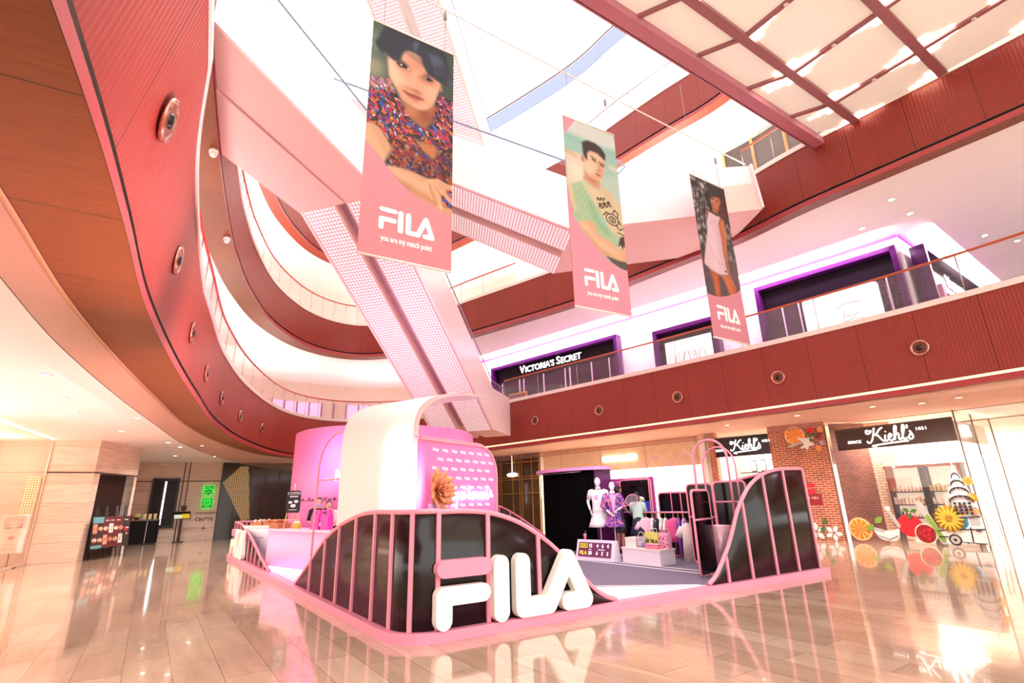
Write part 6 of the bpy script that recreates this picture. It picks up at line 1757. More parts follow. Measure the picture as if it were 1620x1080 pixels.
    m = MB(); m.prism([(p.x, p.y, .122) for p in P], (0, 0, .29)); part('table_body', m, mat('cabinet_white', '#F6EEF6', .4), o)
    cc = sum(P, Vector((0, 0))) / 4
    m = MB(); m.prism([((p.x - cc.x) * 1.03 + cc.x, (p.y - cc.y) * 1.03 + cc.y, .412) for p in P], (0, 0, .04)); part('tabletop', m, white, o)
    Z = .452; ta = math.atan2((B - A).y, (B - A).x)
    T = lambda s, t: A + (B - A) * s + (Cc - B) * t
    o = thing('white_box', 'plain white box at the scoreboard end of the display table', 'box', (*T(.17, .5), Z))
    m = MB(); m.box((*T(.17, .5), Z + .10), (.34, .3, .20), 0, ta); part('box_body', m, white, o); m = MB(); m.box((*T(.17, .5), Z + .19), (.355, .31, .04), 0, ta); part('lid', m, white, o)
    def bag(lab, s, t, w, d, h, colm, spotcols=None, txt=None):
        p = T(s, t); o = thing('gift_bag', lab, 'bag', (*p, Z), ta, 'bags on the white display table')
        m = MB(); m.loft([[(-w, -d, 0), (w, -d, 0), (w, d, 0), (-w, d, 0)], [(-w, -d * .9, h), (w, -d * .9, h), (w, d * .9, h), (-w, d * .9, h)]], 0, True, (True, True), False); part('bag_body', m, colm, o, world=False)
        m = MB()
        for sgn in (-1, 1): m.tube([(-w * .5, sgn * d * .8, h), (-w * .4, sgn * d * .8, h + .08), (w * .4, sgn * d * .8, h + .08), (w * .5, sgn * d * .8, h)], .006, 5)
        part('handles', m, white, o, world=False)
        if spotcols:
            m = MB(); rr = random.Random(8)
            for k in range(34):
                x, z = rr.uniform(-w * .9, w * .9), rr.uniform(.02, h - .03); r = rr.uniform(.012, .028)
                m.M = Matrix.Translation((x, -d - .001, z)) @ Matrix.Rotation(PI / 2, 4, 'X'); m.prism([(a, b, 0) for a, b in circ(0, 0, r, r * .7, 8)], (0, 0, .004), k % 3)
            m.M = None
            part('printed_pattern', m, [mat('pat_' + c.strip('#'), c, .6) for c in spotcols], o, world=False)
        if txt:
            m = MB(); text_mb(txt, .11, m, Matrix.Translation((0, -d - .004, h * .42)) @ Matrix.Rotation(PI / 2, 4, 'X'), 0, .002, bold=.003); part('printed_lettering', m, darkm, o, world=False)
    bag('lime yellow bag with black lettering on the display table', .62, .62, .19, .07, .33, mat('lime_paper', '#D2D86A', .6), None, 'MY FILA')
    bag('pink patterned bag beside the lime yellow bag', .90, .70, .13, .06, .33, mat('pink_paper', '#F0A8C8', .6), ['#F6E2EC', '#8A4AA0', '#E85A4A'])
    o = thing('clear_bag', 'clear plastic bag with blue and white contents on the display table', 'bag', (*T(.42, .35), Z))
    m = MB(); m.M = Matrix.Translation((*T(.42, .35), Z)) @ Matrix.Rotation(ta, 4, 'Z'); m.loft([[(.12 * sx_ * a, .06 * sy_ * a, z) for sx_, sy_ in ((-1, -1), (1, -1), (1, 1), (-1, 1))] for a, z in ((.9, 0), (1.1, .12), (1.0, .24))], 0); part('bag_film', m, glassmat('clear_film', '#EDE6F2', .12, .2), o)
    m = MB(); m.ball((*T(.38, .35), Z + .07), (.07, .05, .07), 10, 7); m.ball((*T(.46, .35), Z + .05), (.05, .05, .05), 10, 7, 1); part('contents', m, [white, mat('cobalt', '#2A3FB0', .4)], o)
    m = MB(); q = Vector((*T(.42, .35), Z + .24)); m.tube([q + Vector((.09 * math.cos(t) * math.cos(ta), .09 * math.cos(t) * math.sin(ta), .10 * math.sin(t))) for t in [PI * k / 8 for k in range(9)]], .008, 5); part('handles', m, white, o)
    for k in range(2):
        o = thing('shoe_box', ['lower pink flat box on the display table', 'upper pink flat box stacked on the other pink box'][k], 'box', (*T(.78, .25), Z + .052 * k), 0, 'pink flat boxes on the display table')
        m = MB(); m.box((*T(.78, .25), Z + .052 * k + .025), (.36 - .03 * k, .2, .05), 0, ta + .1 * k); part('box_body', m, mat('rose_box', '#F0809C', .5), o)
        m = MB(); m.box((*T(.78, .25), Z + .052 * k + .043), (.37 - .03 * k, .21, .015), 0, ta + .1 * k); part('lid', m, mat('rose_lid', '#F6AEBE', .5), o)
    # scoreboard
    F0, F1 = Vector((1.45, 13.88)), Vector((2.25, 13.0)); dd = (F1 - F0).normalized(); nn = Vector((-dd.y, dd.x)); nn = nn if nn.dot(Vector((0, 1))) > 0 else -nn
    o = thing('scoreboard', 'slanted white scoreboard with purple face and lit score digits', 'scoreboard', (*F0, .122))
    L = (F1 - F0).length
    m = MB(); prof = [(-.0, .122), (.30, .122), (.20, .58), (.12, .58)]
    m.prism([(F0.x + nn.x * x, F0.y + nn.y * x, z) for x, z in prof], (dd.x * L, dd.y * L, 0)); part('housing', m, mat('score_white', '#F2E4F4', .4), o)
    yv = Vector((nn.x * .12, nn.y * .12, .458)); M = frame_M((F0.x, F0.y, .122), dd.to_3d(), yv)
    H = yv.length; z0 = M @ Vector((0, 0, 0))
    m = MB(); m.M = M; m.prism([(x, y, .0) for x, y in rrect(.08, .08, L - .10, H - .06, .01, 2)], (0, 0, .012)); part('score_face', m, mat('score_plum', '#6A1E52', .4), o)
    t = MB(); yw = mat('score_yellow', '#E8D23A', .4, emit=.5); wh = mat('score_digit', '#FFFFFF', .4, emit=.5)
    def T2(s, x, y, size, mi, bold=.003): text_mb(s, size, t, M @ Matrix.Translation((x, y, .014)), mi, .002, bold=bold)
    T2('ASGR', .235, .335, .10, 1); T2('FILA', .235, .165, .12, 0)
    t.M = M; t.prism([(.11, .285, .0125), (.36, .285, .0125), (.36, .385, .0125), (.11, .385, .0125)], (0, 0, .0015), 0); t.M = None
    for i, (a, b) in enumerate((('15', '30'), ('4', '6'), ('6', '3'), ('4', '3'))):
        x = (.45, .67, .83, .99)[i]; T2(a, x, .335, .115, 2); T2(b, x, .165, .115, 2)
    T2('GAME', .45, .25, .03, 2, 0); T2('PREVIOUS SETS', .80, .25, .03, 2, 0)
    part('score_digits', t, [yw, mat('score_ink', '#5A4A10', .5), wh], o, 'yellow names and white digits')
    o = thing('pink_cup', 'pink paper cup with a straw standing on the scoreboard', 'cup', (F0.x + dd.x * .22 + nn.x * .16, F0.y + dd.y * .22 + nn.y * .16, .58))
    c = Vector(o.location)
    m = MB(); m.lathe([(.028, 0), (.040, .12), (.036, .12), (.030, .05), (0, .05)], c, 18); part('cup_body', m, mat('cup_pink', '#F06AA8', .5), o)
    m = MB(); m.lathe([(.043, .118), (.043, .128), (0, .130)], c, 18); part('lid', m, white, o)
    m = MB(); m.tube([c + Vector((0, 0, .12)), c + Vector((.01, 0, .17)), c + Vector((.03, 0, .205))], .004, 5); part('straw', m, mat('straw_peach', '#F6C8C0', .5), o)
right_half()
# ------------------------------------------------------------------ hanging banners
BP = {
'1hair':[(0.034,0.095),(0.068,0.076),(0.138,-0.006),(0.337,-0.024),(0.53,-0.006),(0.728,-0.001),(0.898,0.016),(0.944,0.09),(0.912,0.141),(0.98,0.147),(0.922,0.176),(0.838,0.17),(0.738,0.156),(0.673,0.154),(0.605,0.113),(0.578,0.079),(0.474,0.071),(0.396,0.078),(0.338,0.114),(0.326,0.148),(0.266,0.152),(0.204,0.144),(0.172,0.124),(0.115,0.14),(0.051,0.114)],
'1face':[(0.19,0.146),(0.266,0.152),(0.333,0.141),(0.352,0.105),(0.396,0.078),(0.505,0.072),(0.587,0.084),(0.639,0.127),(0.706,0.155),(0.822,0.172),(0.839,0.189),(0.792,0.238),(0.748,0.295),(0.686,0.323),(0.593,0.34),(0.5,0.338),(0.378,0.326),(0.329,0.297),(0.266,0.264),(0.216,0.229)],
'1neck':[(0.379,0.332),(0.501,0.341),(0.686,0.323),(0.763,0.29),(0.751,0.345),(0.677,0.41),(0.6,0.414),(0.49,0.388)],
'1dress':[(-0.002,0.271),(0.219,0.247),(0.284,0.292),(0.347,0.319),(0.379,0.338),(0.459,0.374),(0.508,0.409),(0.631,0.422),(0.753,0.381),(0.765,0.318),(0.777,0.253),(0.841,0.231),(1.025,0.248),(1.015,0.48),(1.019,0.639),(0.893,0.633),(0.649,0.635),(0.5,0.625),(0.342,0.629),(0.232,0.64),(0.216,0.625),(0.279,0.579),(0.261,0.553),(0.275,0.55),(0.153,0.488),(0.053,0.473),(-0.007,0.482)],
'1chest':[(0.507,0.475),(0.606,0.486),(0.791,0.479),(0.809,0.524),(0.764,0.55),(0.639,0.522)],
'1arm':[(-0.013,0.488),(0.053,0.473),(0.153,0.488),(0.275,0.55),(0.283,0.556),(0.216,0.625),(0.225,0.641),(0.129,0.598),(-0.014,0.556)],
'1fore':[(0.224,0.638),(0.342,0.629),(0.486,0.626),(0.649,0.635),(0.77,0.641),(1.019,0.636),(1.02,0.656),(0.926,0.664),(1.022,0.713),(1.023,0.774),(0.853,0.763),(0.717,0.749),(0.569,0.727),(0.421,0.694),(0.318,0.662)],
'1dark':[(0.865,0.695),(0.926,0.683),(0.957,0.652),(1.012,0.663),(1.014,0.739),(0.898,0.737)],
'1curve':[(-0.026,0.49),(-0.001,0.554),(0.142,0.596),(0.231,0.634),(0.318,0.662),(0.421,0.694),(0.569,0.727),(0.717,0.744),(0.869,0.761),(1.023,0.771)],
'1eyeL':[(0.282,0.159),(0.326,0.147),(0.388,0.15),(0.452,0.171),(0.39,0.169),(0.329,0.173)],
'1eyeR':[(0.603,0.175),(0.674,0.167),(0.756,0.179),(0.676,0.186)],
'1browL':[(0.265,0.146),(0.356,0.137),(0.466,0.156),(0.357,0.146)],
'1browR':[(0.594,0.167),(0.673,0.153),(0.805,0.168),(0.674,0.162)],
'1lips':[(0.38,0.277),(0.449,0.282),(0.525,0.279),(0.635,0.284),(0.543,0.304),(0.435,0.296)],
'1nose':[(0.516,0.18),(0.585,0.245),(0.508,0.26),(0.445,0.248)],
'1jaw':[(0.379,0.332),(0.501,0.341),(0.686,0.324),(0.763,0.29),(0.762,0.324),(0.689,0.372),(0.565,0.371)],
'1logo':[(0.179,0.832),(0.795,0.79),(0.802,0.901),(0.183,0.9)],
'1text':[(0.186,0.919),(0.804,0.935)],
'1shine':[(0.5,0.013),(0.548,0.014),(0.505,0.072),(0.489,0.061)],
'1shine2':[(0.665,0.043),(0.797,0.034),(0.867,0.069),(0.735,0.105)],
'2sky':[(0.003,-0.024),(1.046,0.004),(1.026,0.095),(0.632,0.109),(0.019,0.084)],
'2pink':[(0.003,-0.024),(0.249,-0.011),(0.045,0.091)],
'2sand':[(0.014,0.197),(0.222,0.188),(0.379,0.209),(0.334,0.307),(0.255,0.361),(0.01,0.385)],
'2streak':[(0.786,0.198),(1.021,0.201),(1.013,0.223),(0.878,0.228)],
'2hair':[(0.334,0.119),(0.438,0.094),(0.576,0.094),(0.693,0.108),(0.78,0.141),(0.761,0.183),(0.733,0.174),(0.621,0.147),(0.482,0.15),(0.418,0.169),(0.405,0.218),(0.345,0.189)],
'2face':[(0.418,0.169),(0.502,0.148),(0.621,0.147),(0.743,0.176),(0.76,0.204),(0.728,0.255),(0.655,0.301),(0.535,0.31),(0.422,0.298),(0.363,0.27),(0.343,0.237),(0.311,0.211),(0.345,0.189),(0.402,0.216)],
'2neck':[(0.363,0.27),(0.615,0.302),(0.625,0.336),(0.618,0.36),(0.5,0.366),(0.301,0.328)],
'2tee':[(0.259,0.344),(0.424,0.362),(0.594,0.374),(0.663,0.338),(0.836,0.357),(0.905,0.391),(0.997,0.418),(1.034,0.484),(1.043,0.506),(1.038,0.576),(1.029,0.668),(0.846,0.659),(0.652,0.522),(0.476,0.451)],
'2green':[(0.065,0.383),(0.258,0.35),(0.357,0.402),(0.474,0.459),(0.632,0.507),(0.49,0.541),(0.697,0.569),(0.916,0.603),(0.846,0.659),(0.658,0.629),(0.508,0.613),(0.447,0.556),(0.14,0.576),(0.118,0.511),(0.067,0.457)],
'2arm':[(0.158,0.577),(0.428,0.555),(0.508,0.613),(0.715,0.635),(0.865,0.663),(1.029,0.669),(1.028,0.727),(0.823,0.727),(0.554,0.713),(0.344,0.653),(0.225,0.608)],
'2dark':[(0.611,0.718),(0.823,0.727),(1.034,0.727),(1.037,0.772),(0.888,0.768),(0.719,0.746)],
'2curve':[(0.017,0.396),(0.037,0.471),(0.088,0.521),(0.072,0.549),(0.157,0.58),(0.239,0.623),(0.342,0.658),(0.554,0.713),(0.717,0.751),(0.888,0.77),(1.047,0.773)],
'2eyes':[(0.509,0.195),(0.564,0.207),(0.661,0.215),(0.719,0.22)],
'2lips':[(0.555,0.273),(0.604,0.274),(0.661,0.28),(0.599,0.289)],
'2txt1':[(0.534,0.414),(0.682,0.406)],
'2txt2':[(0.56,0.457),(0.778,0.414)],
'2circ':[(0.787,0.507)],
'2circ2':[(0.653,0.499),(0.844,0.454)],
'2logo':[(0.209,0.827),(0.841,0.819),(0.813,0.897),(0.197,0.895)],
'2text':[(0.214,0.919),(0.822,0.927)],
'3hair':[(0.607,0.092),(0.688,0.068),(0.848,0.064),(0.981,0.099),(0.951,0.193),(0.833,0.229),(0.712,0.216),(0.721,0.168),(0.815,0.11),(0.753,0.086)],
'3face':[(0.509,0.123),(0.621,0.091),(0.782,0.083),(0.809,0.111),(0.696,0.167),(0.569,0.165),(0.519,0.146)],
'3neck':[(0.532,0.145),(0.744,0.153),(0.671,0.203),(0.516,0.206)],
'3top':[(0.412,0.21),(0.511,0.212),(0.664,0.212),(0.735,0.22),(0.649,0.27),(0.668,0.349),(0.652,0.476),(0.67,0.519),(0.657,0.519),(0.687,0.597),(0.452,0.614),(0.22,0.601),(0.039,0.572),(0.081,0.526),(0.08,0.527),(0.277,0.338),(0.292,0.28)],
'3armL':[(0.31,0.214),(0.417,0.204),(0.308,0.255)],
'3armR':[(0.735,0.22),(0.824,0.241),(0.847,0.298),(0.777,0.409),(0.737,0.514),(0.738,0.53),(0.743,0.607),(0.846,0.671),(0.792,0.691),(0.699,0.648),(0.711,0.532),(0.675,0.478),(0.659,0.361),(0.644,0.276)],
'3leg1':[(0.148,0.601),(0.407,0.609),(0.378,0.749),(0.22,0.754),(0.21,0.65)],
'3leg2':[(0.452,0.614),(0.687,0.597),(0.801,0.647),(0.823,0.7),(0.636,0.73),(0.546,0.653)],
'3curve':[(-0.034,0.752),(0.206,0.758),(0.403,0.749),(0.639,0.726),(0.866,0.694),(1.034,0.661)],
'3logo':[(0.2,0.833),(0.873,0.828),(0.818,0.896),(0.176,0.9)],
'3text':[(0.199,0.926),(0.818,0.927)],
}
def banner_art_one(cv):
    B = BP
    cv.a[:] = cv.c('#4E5A48')
    cv.ell(.06, .22, .10, .05, '#A8A080', 8, .8); cv.ell(.02, .10, .10, .05, '#7E8C70', 8, .7); cv.poly([(.8, .0), (1.1, .0), (1.1, .3), (.8, .3)], '#3E4A3C', 6)
    dm = cv.poly(B['1dress'], '#5A2A3A', 0)
    cv.spots(dm, ['#D03028', '#D84A4A', '#D8702A', '#34449A', '#6A3480', '#241614', '#C8203A', '#2A1A18', '#4A62B0', '#2E201C', '#D8862E', '#A8345A', '#3A1A1A'], 1300, .036, 3, .9)
    cv.spots(dm, ['#1E1412', '#2A1C18', '#E8C8C0', '#1E1412'], 260, .018, 9)
    low = cv.blur(cv.pmask([(0, .54), (1.1, .47), (1.1, .66), (.3, .66), (.2, .6)]), 10) * dm
    cv.put(low, '#3A1A12', .35)
    cv.put(cv.blur(cv.pmask([(0, .26), (.3, .24), (.3, .29), (0, .33)]), 4) * dm, '#F0D8E8', .35)
    cv.poly(B['1neck'], '#B8663C', 2, 1, True); cv.poly(B['1chest'], '#C67A48', 2)
    cv.ell(.63, .36, .12, .03, '#8E4526', 6, .8); cv.ell(.50, .36, .10, .03, '#D08A58', 5, .6)
    cv.poly(B['1face'], '#E8A47E', 2, 1, True)
    fm = cv.blur(cv.pmask(B['1face']), 2)
    def sh(x, y, rx, ry, c, k, al, ang=0.0):
        asp = cv.h / cv.w; ca, sa = math.cos(ang), math.sin(ang); dx = cv.X - x; dy = (cv.Y - y) * asp
        u, v = (dx * ca + dy * sa) / rx, (-dx * sa + dy * ca) / (ry * asp)
        cv.put(cv.blur(((u * u + v * v) < 1).astype(float), k) * fm, c, al)
    sh(.24, .20, .10, .06, '#F6C8A8', 6, .9); sh(.55, .12, .12, .03, '#D98A66', 6, .7); sh(.33, .24, .12, .03, '#F4C29E', 6, .8)
    sh(.74, .24, .12, .05, '#F2B896', 7, .8); sh(.60, .325, .14, .012, '#F4C4A2', 5, .8); sh(.52, .20, .04, .05, '#F3BC98', 5, .8)
    sh(.66, .185, .11, .018, '#B86A4C', 5, .8); sh(.38, .165, .11, .018, '#C07A58', 5, .8)
    sh(.42, .262, .05, .012, '#C47A58', 4, .7); sh(.56, .262, .05, .008, '#A85A40', 3, .8); sh(.52, .315, .10, .008, '#C8805E', 4, .6)
    cv.poly(B['1eyeL'], '#3E221A', 1); cv.poly(B['1eyeR'], '#3E221A', 1)
    cv.ell(.385, .160, .028, .0085, '#1A0E0C', 1); cv.ell(.685, .177, .028, .0085, '#1A0E0C', 1)
    cv.ell(.345, .160, .016, .004, '#E8CFC0', 0); cv.ell(.43, .168, .014, .004, '#E0C0B0', 0); cv.ell(.645, .176, .012, .003, '#D8B8A8', 0)
    cv.poly(B['1browL'], '#2E1A16', 2, .9); cv.poly(B['1browR'], '#2E1A16', 2, .9)
    cv.line([(.515, .19), (.56, .245)], .012, '#C98862', 3, .6)
    cv.line([(.47, .256), (.50, .262), (.55, .258)], .012, '#9A5238', 2, .8)
    cv.poly(B['1lips'], '#B04A44', 2); cv.line([(.385, .280), (.45, .2845), (.52, .2835), (.63, .2875)], .007, '#6E2420', 1, .9); cv.line([(.45, .3), (.56, .299)], .008, '#D8807A', 2, .6)
    cv.poly(B['1hair'], '#20222E', 2)
    for k in range(26):
        x0 = .36 + .022 * k; cv.line([(x0 - .1, .0 + .002 * k), (x0 + .02 + .004 * k, .05 + .003 * k), (x0 + .05 + .006 * k, .10 + .003 * k)], .004, ['#14141C', '#343A4C', '#2A2E3E'][k % 3], 1, .7)
    cv.poly(B['1shine'], '#8A94B0', 3, .7); cv.poly(B['1shine2'], '#6E7A98', 4, .45)
    for k in range(6): cv.line([(.70 + .03 * k, .05), (.74 + .03 * k, .10), (.76 + .025 * k, .14)], .004, '#7C88A8', 1, .5)
    cv.ell(.96, .155, .05, .012, '#6A7086', 3, .5); cv.ell(.845, .205, .014, .012, '#D08A66', 1); cv.line([(.83, .215), (.81, .26)], .004, '#2A1A18', 0)
    for k in range(7): cv.line([(.06 + .02 * k, .10 + .006 * k), (.16 + .02 * k, .08), (.25 + .01 * k, .12)], .004, '#15161E', 1, .6)
    cv.poly(B['1arm'], '#E6B088', 2, 1, True); cv.line([(.05, .48), (.16, .52), (.24, .58)], .03, '#C98A5C', 5, .6)
    cv.poly(B['1fore'], '#DFA076', 1); cv.line([(.24, .645), (.5, .66), (.72, .69)], .035, '#F2C4A0', 6, .8); cv.line([(.42, .692), (.62, .72), (.80, .735)], .018, '#A8623C', 4, .8); cv.line([(.50, .715), (.75, .74)], .02, '#E8B088', 5, .8)
    cv.poly(B['1dark'], '#4A2226', 1); cv.spots(cv.pmask(B['1dark']), ['#D83A4A', '#3A4AB0', '#2A1616', '#E8843A'], 40, .03, 5)
    for f in ([(.74, .645), (.83, .69), (.87, .745)], [(.78, .64), (.90, .68), (1.01, .715)], [(.82, .635), (.95, .65), (1.02, .655)], [(.70, .655), (.72, .69), (.76, .71)]):
        cv.line(f, .030, '#E6A87E', 1); cv.line([(x - .01, y - .003) for x, y in f], .010, '#F6CCAA', 2, .7); cv.line([(x + .03, y + .004) for x, y in f], .006, '#A8623C', 1, .6)
    cv.line([(.86, .738), (.875, .752)], .012, '#F2C8B0', 1)
    cv.poly(B['1curve'] + [(1.1, 1.1), (-.1, 1.1)], '#EC949B', 0)
def banner_art_two(cv):
    B = BP
    cv.a[:] = cv.c('#A9D3C2')
    cv.poly([(-.1, .36), (1.1, .24), (1.1, .5), (.6, .5), (-.1, .45)], '#C6DCCB', 8); cv.poly(B['2sky'], '#E2E6DC', 8); cv.poly([(-.1, .09), (.6, .11), (1.1, .10), (1.1, .13), (.6, .13), (-.1, .12)], '#8FC6B6', 5, .6)
    cv.poly(B['2streak'], '#F0DCC8', 4); cv.ell(.9, .33, .2, .05, '#BFD8C8', 10, .7)
    cv.poly(B['2sand'], '#F2E0C4', 3); cv.line([(.0, .2), (.22, .21)], .025, '#D8A878', 4, .8); cv.ell(.2, .3, .1, .05, '#FBEFDC', 6, .8)
    cv.poly(B['2neck'], '#E2A680', 2); cv.ell(.48, .32, .1, .012, '#B87048', 5, .7)
    cv.poly(B['2face'], '#F2C4A0', 2, 1, True)
    fm = cv.blur(cv.pmask(B['2face']), 2)
    for x, y, rx, ry, c, k, al in ((.44, .25, .09, .05, '#F8D8BC', 7, .9), (.68, .25, .05, .04, '#E0A07C', 6, .8), (.56, .19, .10, .02, '#F6D0B0', 5, .8), (.55, .295, .10, .012, '#D89870', 5, .7)):
        dx, dy = (cv.X - x) / rx, (cv.Y - y) / ry; cv.put(cv.blur((dx * dx + dy * dy < 1).astype(float), k) * fm, c, al)
    cv.poly(B['2hair'], '#3E2A24', 2)
    for k in range(12): cv.line([(.34 + .03 * k, .11), (.37 + .035 * k, .13 + .004 * k)], .006, ['#5A4036', '#2A1A16'][k % 2], 1, .7)
    cv.ell(.325, .215, .03, .018, '#D8946E', 2); cv.line([(.315, .205), (.335, .225)], .008, '#A8603E', 1, .7)
    for (a, b) in ((B['2eyes'][0], B['2eyes'][1]), (B['2eyes'][2], B['2eyes'][3])):
        cv.line([a, b], .010, '#2E1C18', 1); cv.line([(a[0] - .02, a[1] - .014), (b[0] + .02, b[1] - .012)], .010, '#3A2620', 2, .9)
    cv.line([(.62, .205), (.64, .25), (.60, .254)], .010, '#C88862', 2, .8); cv.line([(.58, .257), (.64, .258)], .008, '#A86848', 1, .8)
    cv.poly(B['2lips'], '#C8685C', 1); cv.line([(.555, .274), (.655, .281)], .006, '#8A3A34', 1)
    tm = cv.poly(B['2tee'], '#E4CFA6', 2, 1); cv.line([(.66, .34), (.80, .42), (.95, .55)], .03, '#D0B486', 6, .5); cv.line([(.45, .37), (.56, .42)], .03, '#F2E4C4', 6, .7)
    gm = cv.poly(B['2green'], '#9CC48E', 2); st = (np.sin((cv.X * 1.0 + cv.Y * 1.2) * 2 * PI / .045) > .25).astype(float)
    cv.put(st * cv.blur(cv.pmask(B['2green']), 1), '#DCE8CC', .75); cv.line([(.4, .45), (.5, .54), (.7, .6)], .03, '#6A9A66', 6, .5); cv.line([(.1, .42), (.14, .55)], .03, '#7FB078', 6, .4)
    cv.poly(B['2arm'], '#EDB48C', 2, 1, True); cv.line([(.24, .585), (.45, .655), (.80, .70)], .04, '#F9D8B8', 8, .8); cv.line([(.25, .615), (.5, .695), (.82, .724)], .02, '#C8804E', 6, .7)
    for i, ch in enumerate(range(3)): cv.line([(.05, .39), (.09, .47), (.12, .52)], .03, '#F2D0A0', 5, .5)
    # printed words and emblem on the shirt
    def glyphs(x0, y0, x1, y1, n, h, w):
        for k in range(n):
            t = (k + .2) / n; x = x0 + (x1 - x0) * t; y = y0 + (y1 - y0) * t; dx = (x1 - x0) / n * .6; dy = (y1 - y0) / n * .6
            cv.line([(x, y), (x + h * .5, y + h)], w, '#4A3626', 0)
            if k % 2 == 0: cv.line([(x, y), (x + dx, y + dy), (x + dx + h * .25, y + dy + h * .5), (x + h * .25, y + h * .5)], w, '#4A3626', 0)
            else: cv.line([(x + h * .5, y + h), (x + dx + h * .5, y + dy + h)], w, '#4A3626', 0)
    glyphs(.53, .415, .69, .402, 5, .012, .008); glyphs(.56, .445, .80, .412, 6, .024, .011)
    for rx, ry in ((.115, .030), (.06, .016)):
        P = [(.80 + rx * math.cos(t) + .3 * ry * math.sin(t), .512 + ry * math.sin(t)) for t in [2 * PI * k / 24 for k in range(25)]]; cv.line(P, .010, '#4A3626', 0)
    cv.line([(.78, .504), (.79, .52), (.82, .518), (.825, .508), (.78, .504)], .008, '#4A3626', 0)
    cv.line([(.64, .498), (.70, .478), (.76, .485)], .010, '#4A3626', 0); cv.line([(.82, .475), (.86, .455), (.92, .47), (.90, .5), (.96, .53)], .010, '#4A3626', 0)
    cv.line([(.86, .54), (.93, .56), (1.0, .545)], .010, '#4A3626', 0); cv.line([(.88, .575), (1.0, .585)], .010, '#4A3626', 0)
    cv.poly([(.86, .655), (.92, .60), (.99, .59), (1.03, .61), (1.03, .67), (.98, .64), (.95, .665), (.92, .64)], '#4A342C', 1)
    cv.poly(B['2dark'], '#5A504C', 1)
    cv.poly([(-.1, .38)] + B['2curve'] + [(1.1, .78), (1.1, 1.1), (-.1, 1.1)], '#EE9DAE', 0)
    cv.poly(B['2pink'] + [(-.05, .1), (-.05, -.05)], '#F2A2B4', 0)
def banner_art_three(cv):
    B = BP
    cv.a[:] = cv.c('#3E332F')
    rng = np.random.default_rng(2)
    for k in range(150):
        x, y = rng.uniform(-.05, .5), rng.uniform(0, .46)
        if x > .5 - .1 * math.sin(y * 9): continue
        cv.ell(x, y, rng.uniform(.015, .055), rng.uniform(.004, .016), ['#E8E4E0', '#F6F2F0', '#B8B0AA', '#CFC8C4'][k % 4], 2, rng.uniform(.5, .95), rng.uniform(0, 3))
    for k in range(60):
        cv.ell(rng.uniform(.78, 1.02), rng.uniform(.22, .50), rng.uniform(.01, .04), rng.uniform(.004, .012), ['#E8E4E0', '#9A928C'][k % 2], 2, .7, rng.uniform(0, 3))
    for k in range(14):
        x = rng.uniform(0, .5); cv.line([(x, rng.uniform(0, .1)), (x + rng.uniform(-.2, .2), rng.uniform(.15, .3)), (x + rng.uniform(-.3, .3), rng.uniform(.35, .5))], .010, '#241C1A', 1, .9)
    cv.poly([(-.05, .5), (1.1, .5), (1.1, .8), (-.05, .8)], '#5A4A48', 14, .9); cv.poly([(.78, .5), (1.1, .48), (1.1, .72), (.85, .72)], '#8A5A60', 10, .6)
    for k in range(30): cv.ell(rng.uniform(0, 1), rng.uniform(.6, .74), .03, .004, '#8A7C7A', 2, .5, rng.uniform(-.4, .4))
    cv.poly(B['3leg1'], '#C4582E', 2); cv.poly(B['3leg2'], '#D06A38', 2); cv.line([(.30, .62), (.30, .74)], .02, '#E88A5A', 4, .6); cv.line([(.6, .62), (.70, .71)], .02, '#EE9A66', 4, .6)
    cv.poly(B['3armL'], '#C87048', 2); cv.poly(B['3hair'], '#5A2A20', 2, 1, True)
    for k in range(40): cv.ell(rng.uniform(.72, .97), rng.uniform(.07, .21), .02, .006, ['#8A4A38', '#3A1A14'][k % 2], 1, .6, rng.uniform(0, 3))
    cv.poly(B['3neck'], '#B8623A', 2); cv.poly(B['3face'], '#C87A52', 2, 1, True)
    cv.ell(.60, .12, .06, .018, '#E8A880', 4, .9); cv.line([(.56, .112), (.62, .104)], .010, '#3A1C14', 1); cv.line([(.68, .115), (.73, .11)], .010, '#3A1C14', 1); cv.line([(.56, .143), (.61, .147)], .010, '#8A2E28', 1); cv.line([(.6, .125), (.575, .132)], .008, '#8E4A2E', 1)
    tm = cv.poly(B['3top'], '#F2CAD2', 2); cv.line([(.35, .30), (.40, .45), (.36, .58)], .04, '#FBE4E6', 8, .8); cv.line([(.60, .28), (.62, .42), (.62, .56)], .03, '#DCA2B0', 7, .7)
    cv.line([(.33, .5), (.5, .54), (.62, .545)], .005, '#B07A88', 1, .7); cv.line([(.53, .205), (.6, .216), (.66, .213)], .012, '#3A2A2A', 1)
    for k in range(16): cv.ell(rng.uniform(.3, .62), rng.uniform(.27, .5), .02, .006, '#E09AAA', 3, .5)
    cv.poly([(.60, .575), (.65, .572), (.655, .585), (.605, .588)], '#3A2A34', 0); cv.ell(.53, .262, .014, .004, '#C88A98', 0)
    cv.poly(B['3armR'], '#D0703E', 2); cv.line([(.76, .24), (.80, .32), (.74, .45), (.72, .56), (.80, .66)], .016, '#F0A070', 5, .7)
    for f in ([(.78, .66), (.80, .69)], [(.81, .66), (.83, .69)], [(.83, .65), (.86, .68)]): cv.line(f, .012, '#C4602E', 1)
    cv.poly(B['3curve'] + [(1.1, 1.1), (-.1, 1.1)], '#EC93A3', 0)
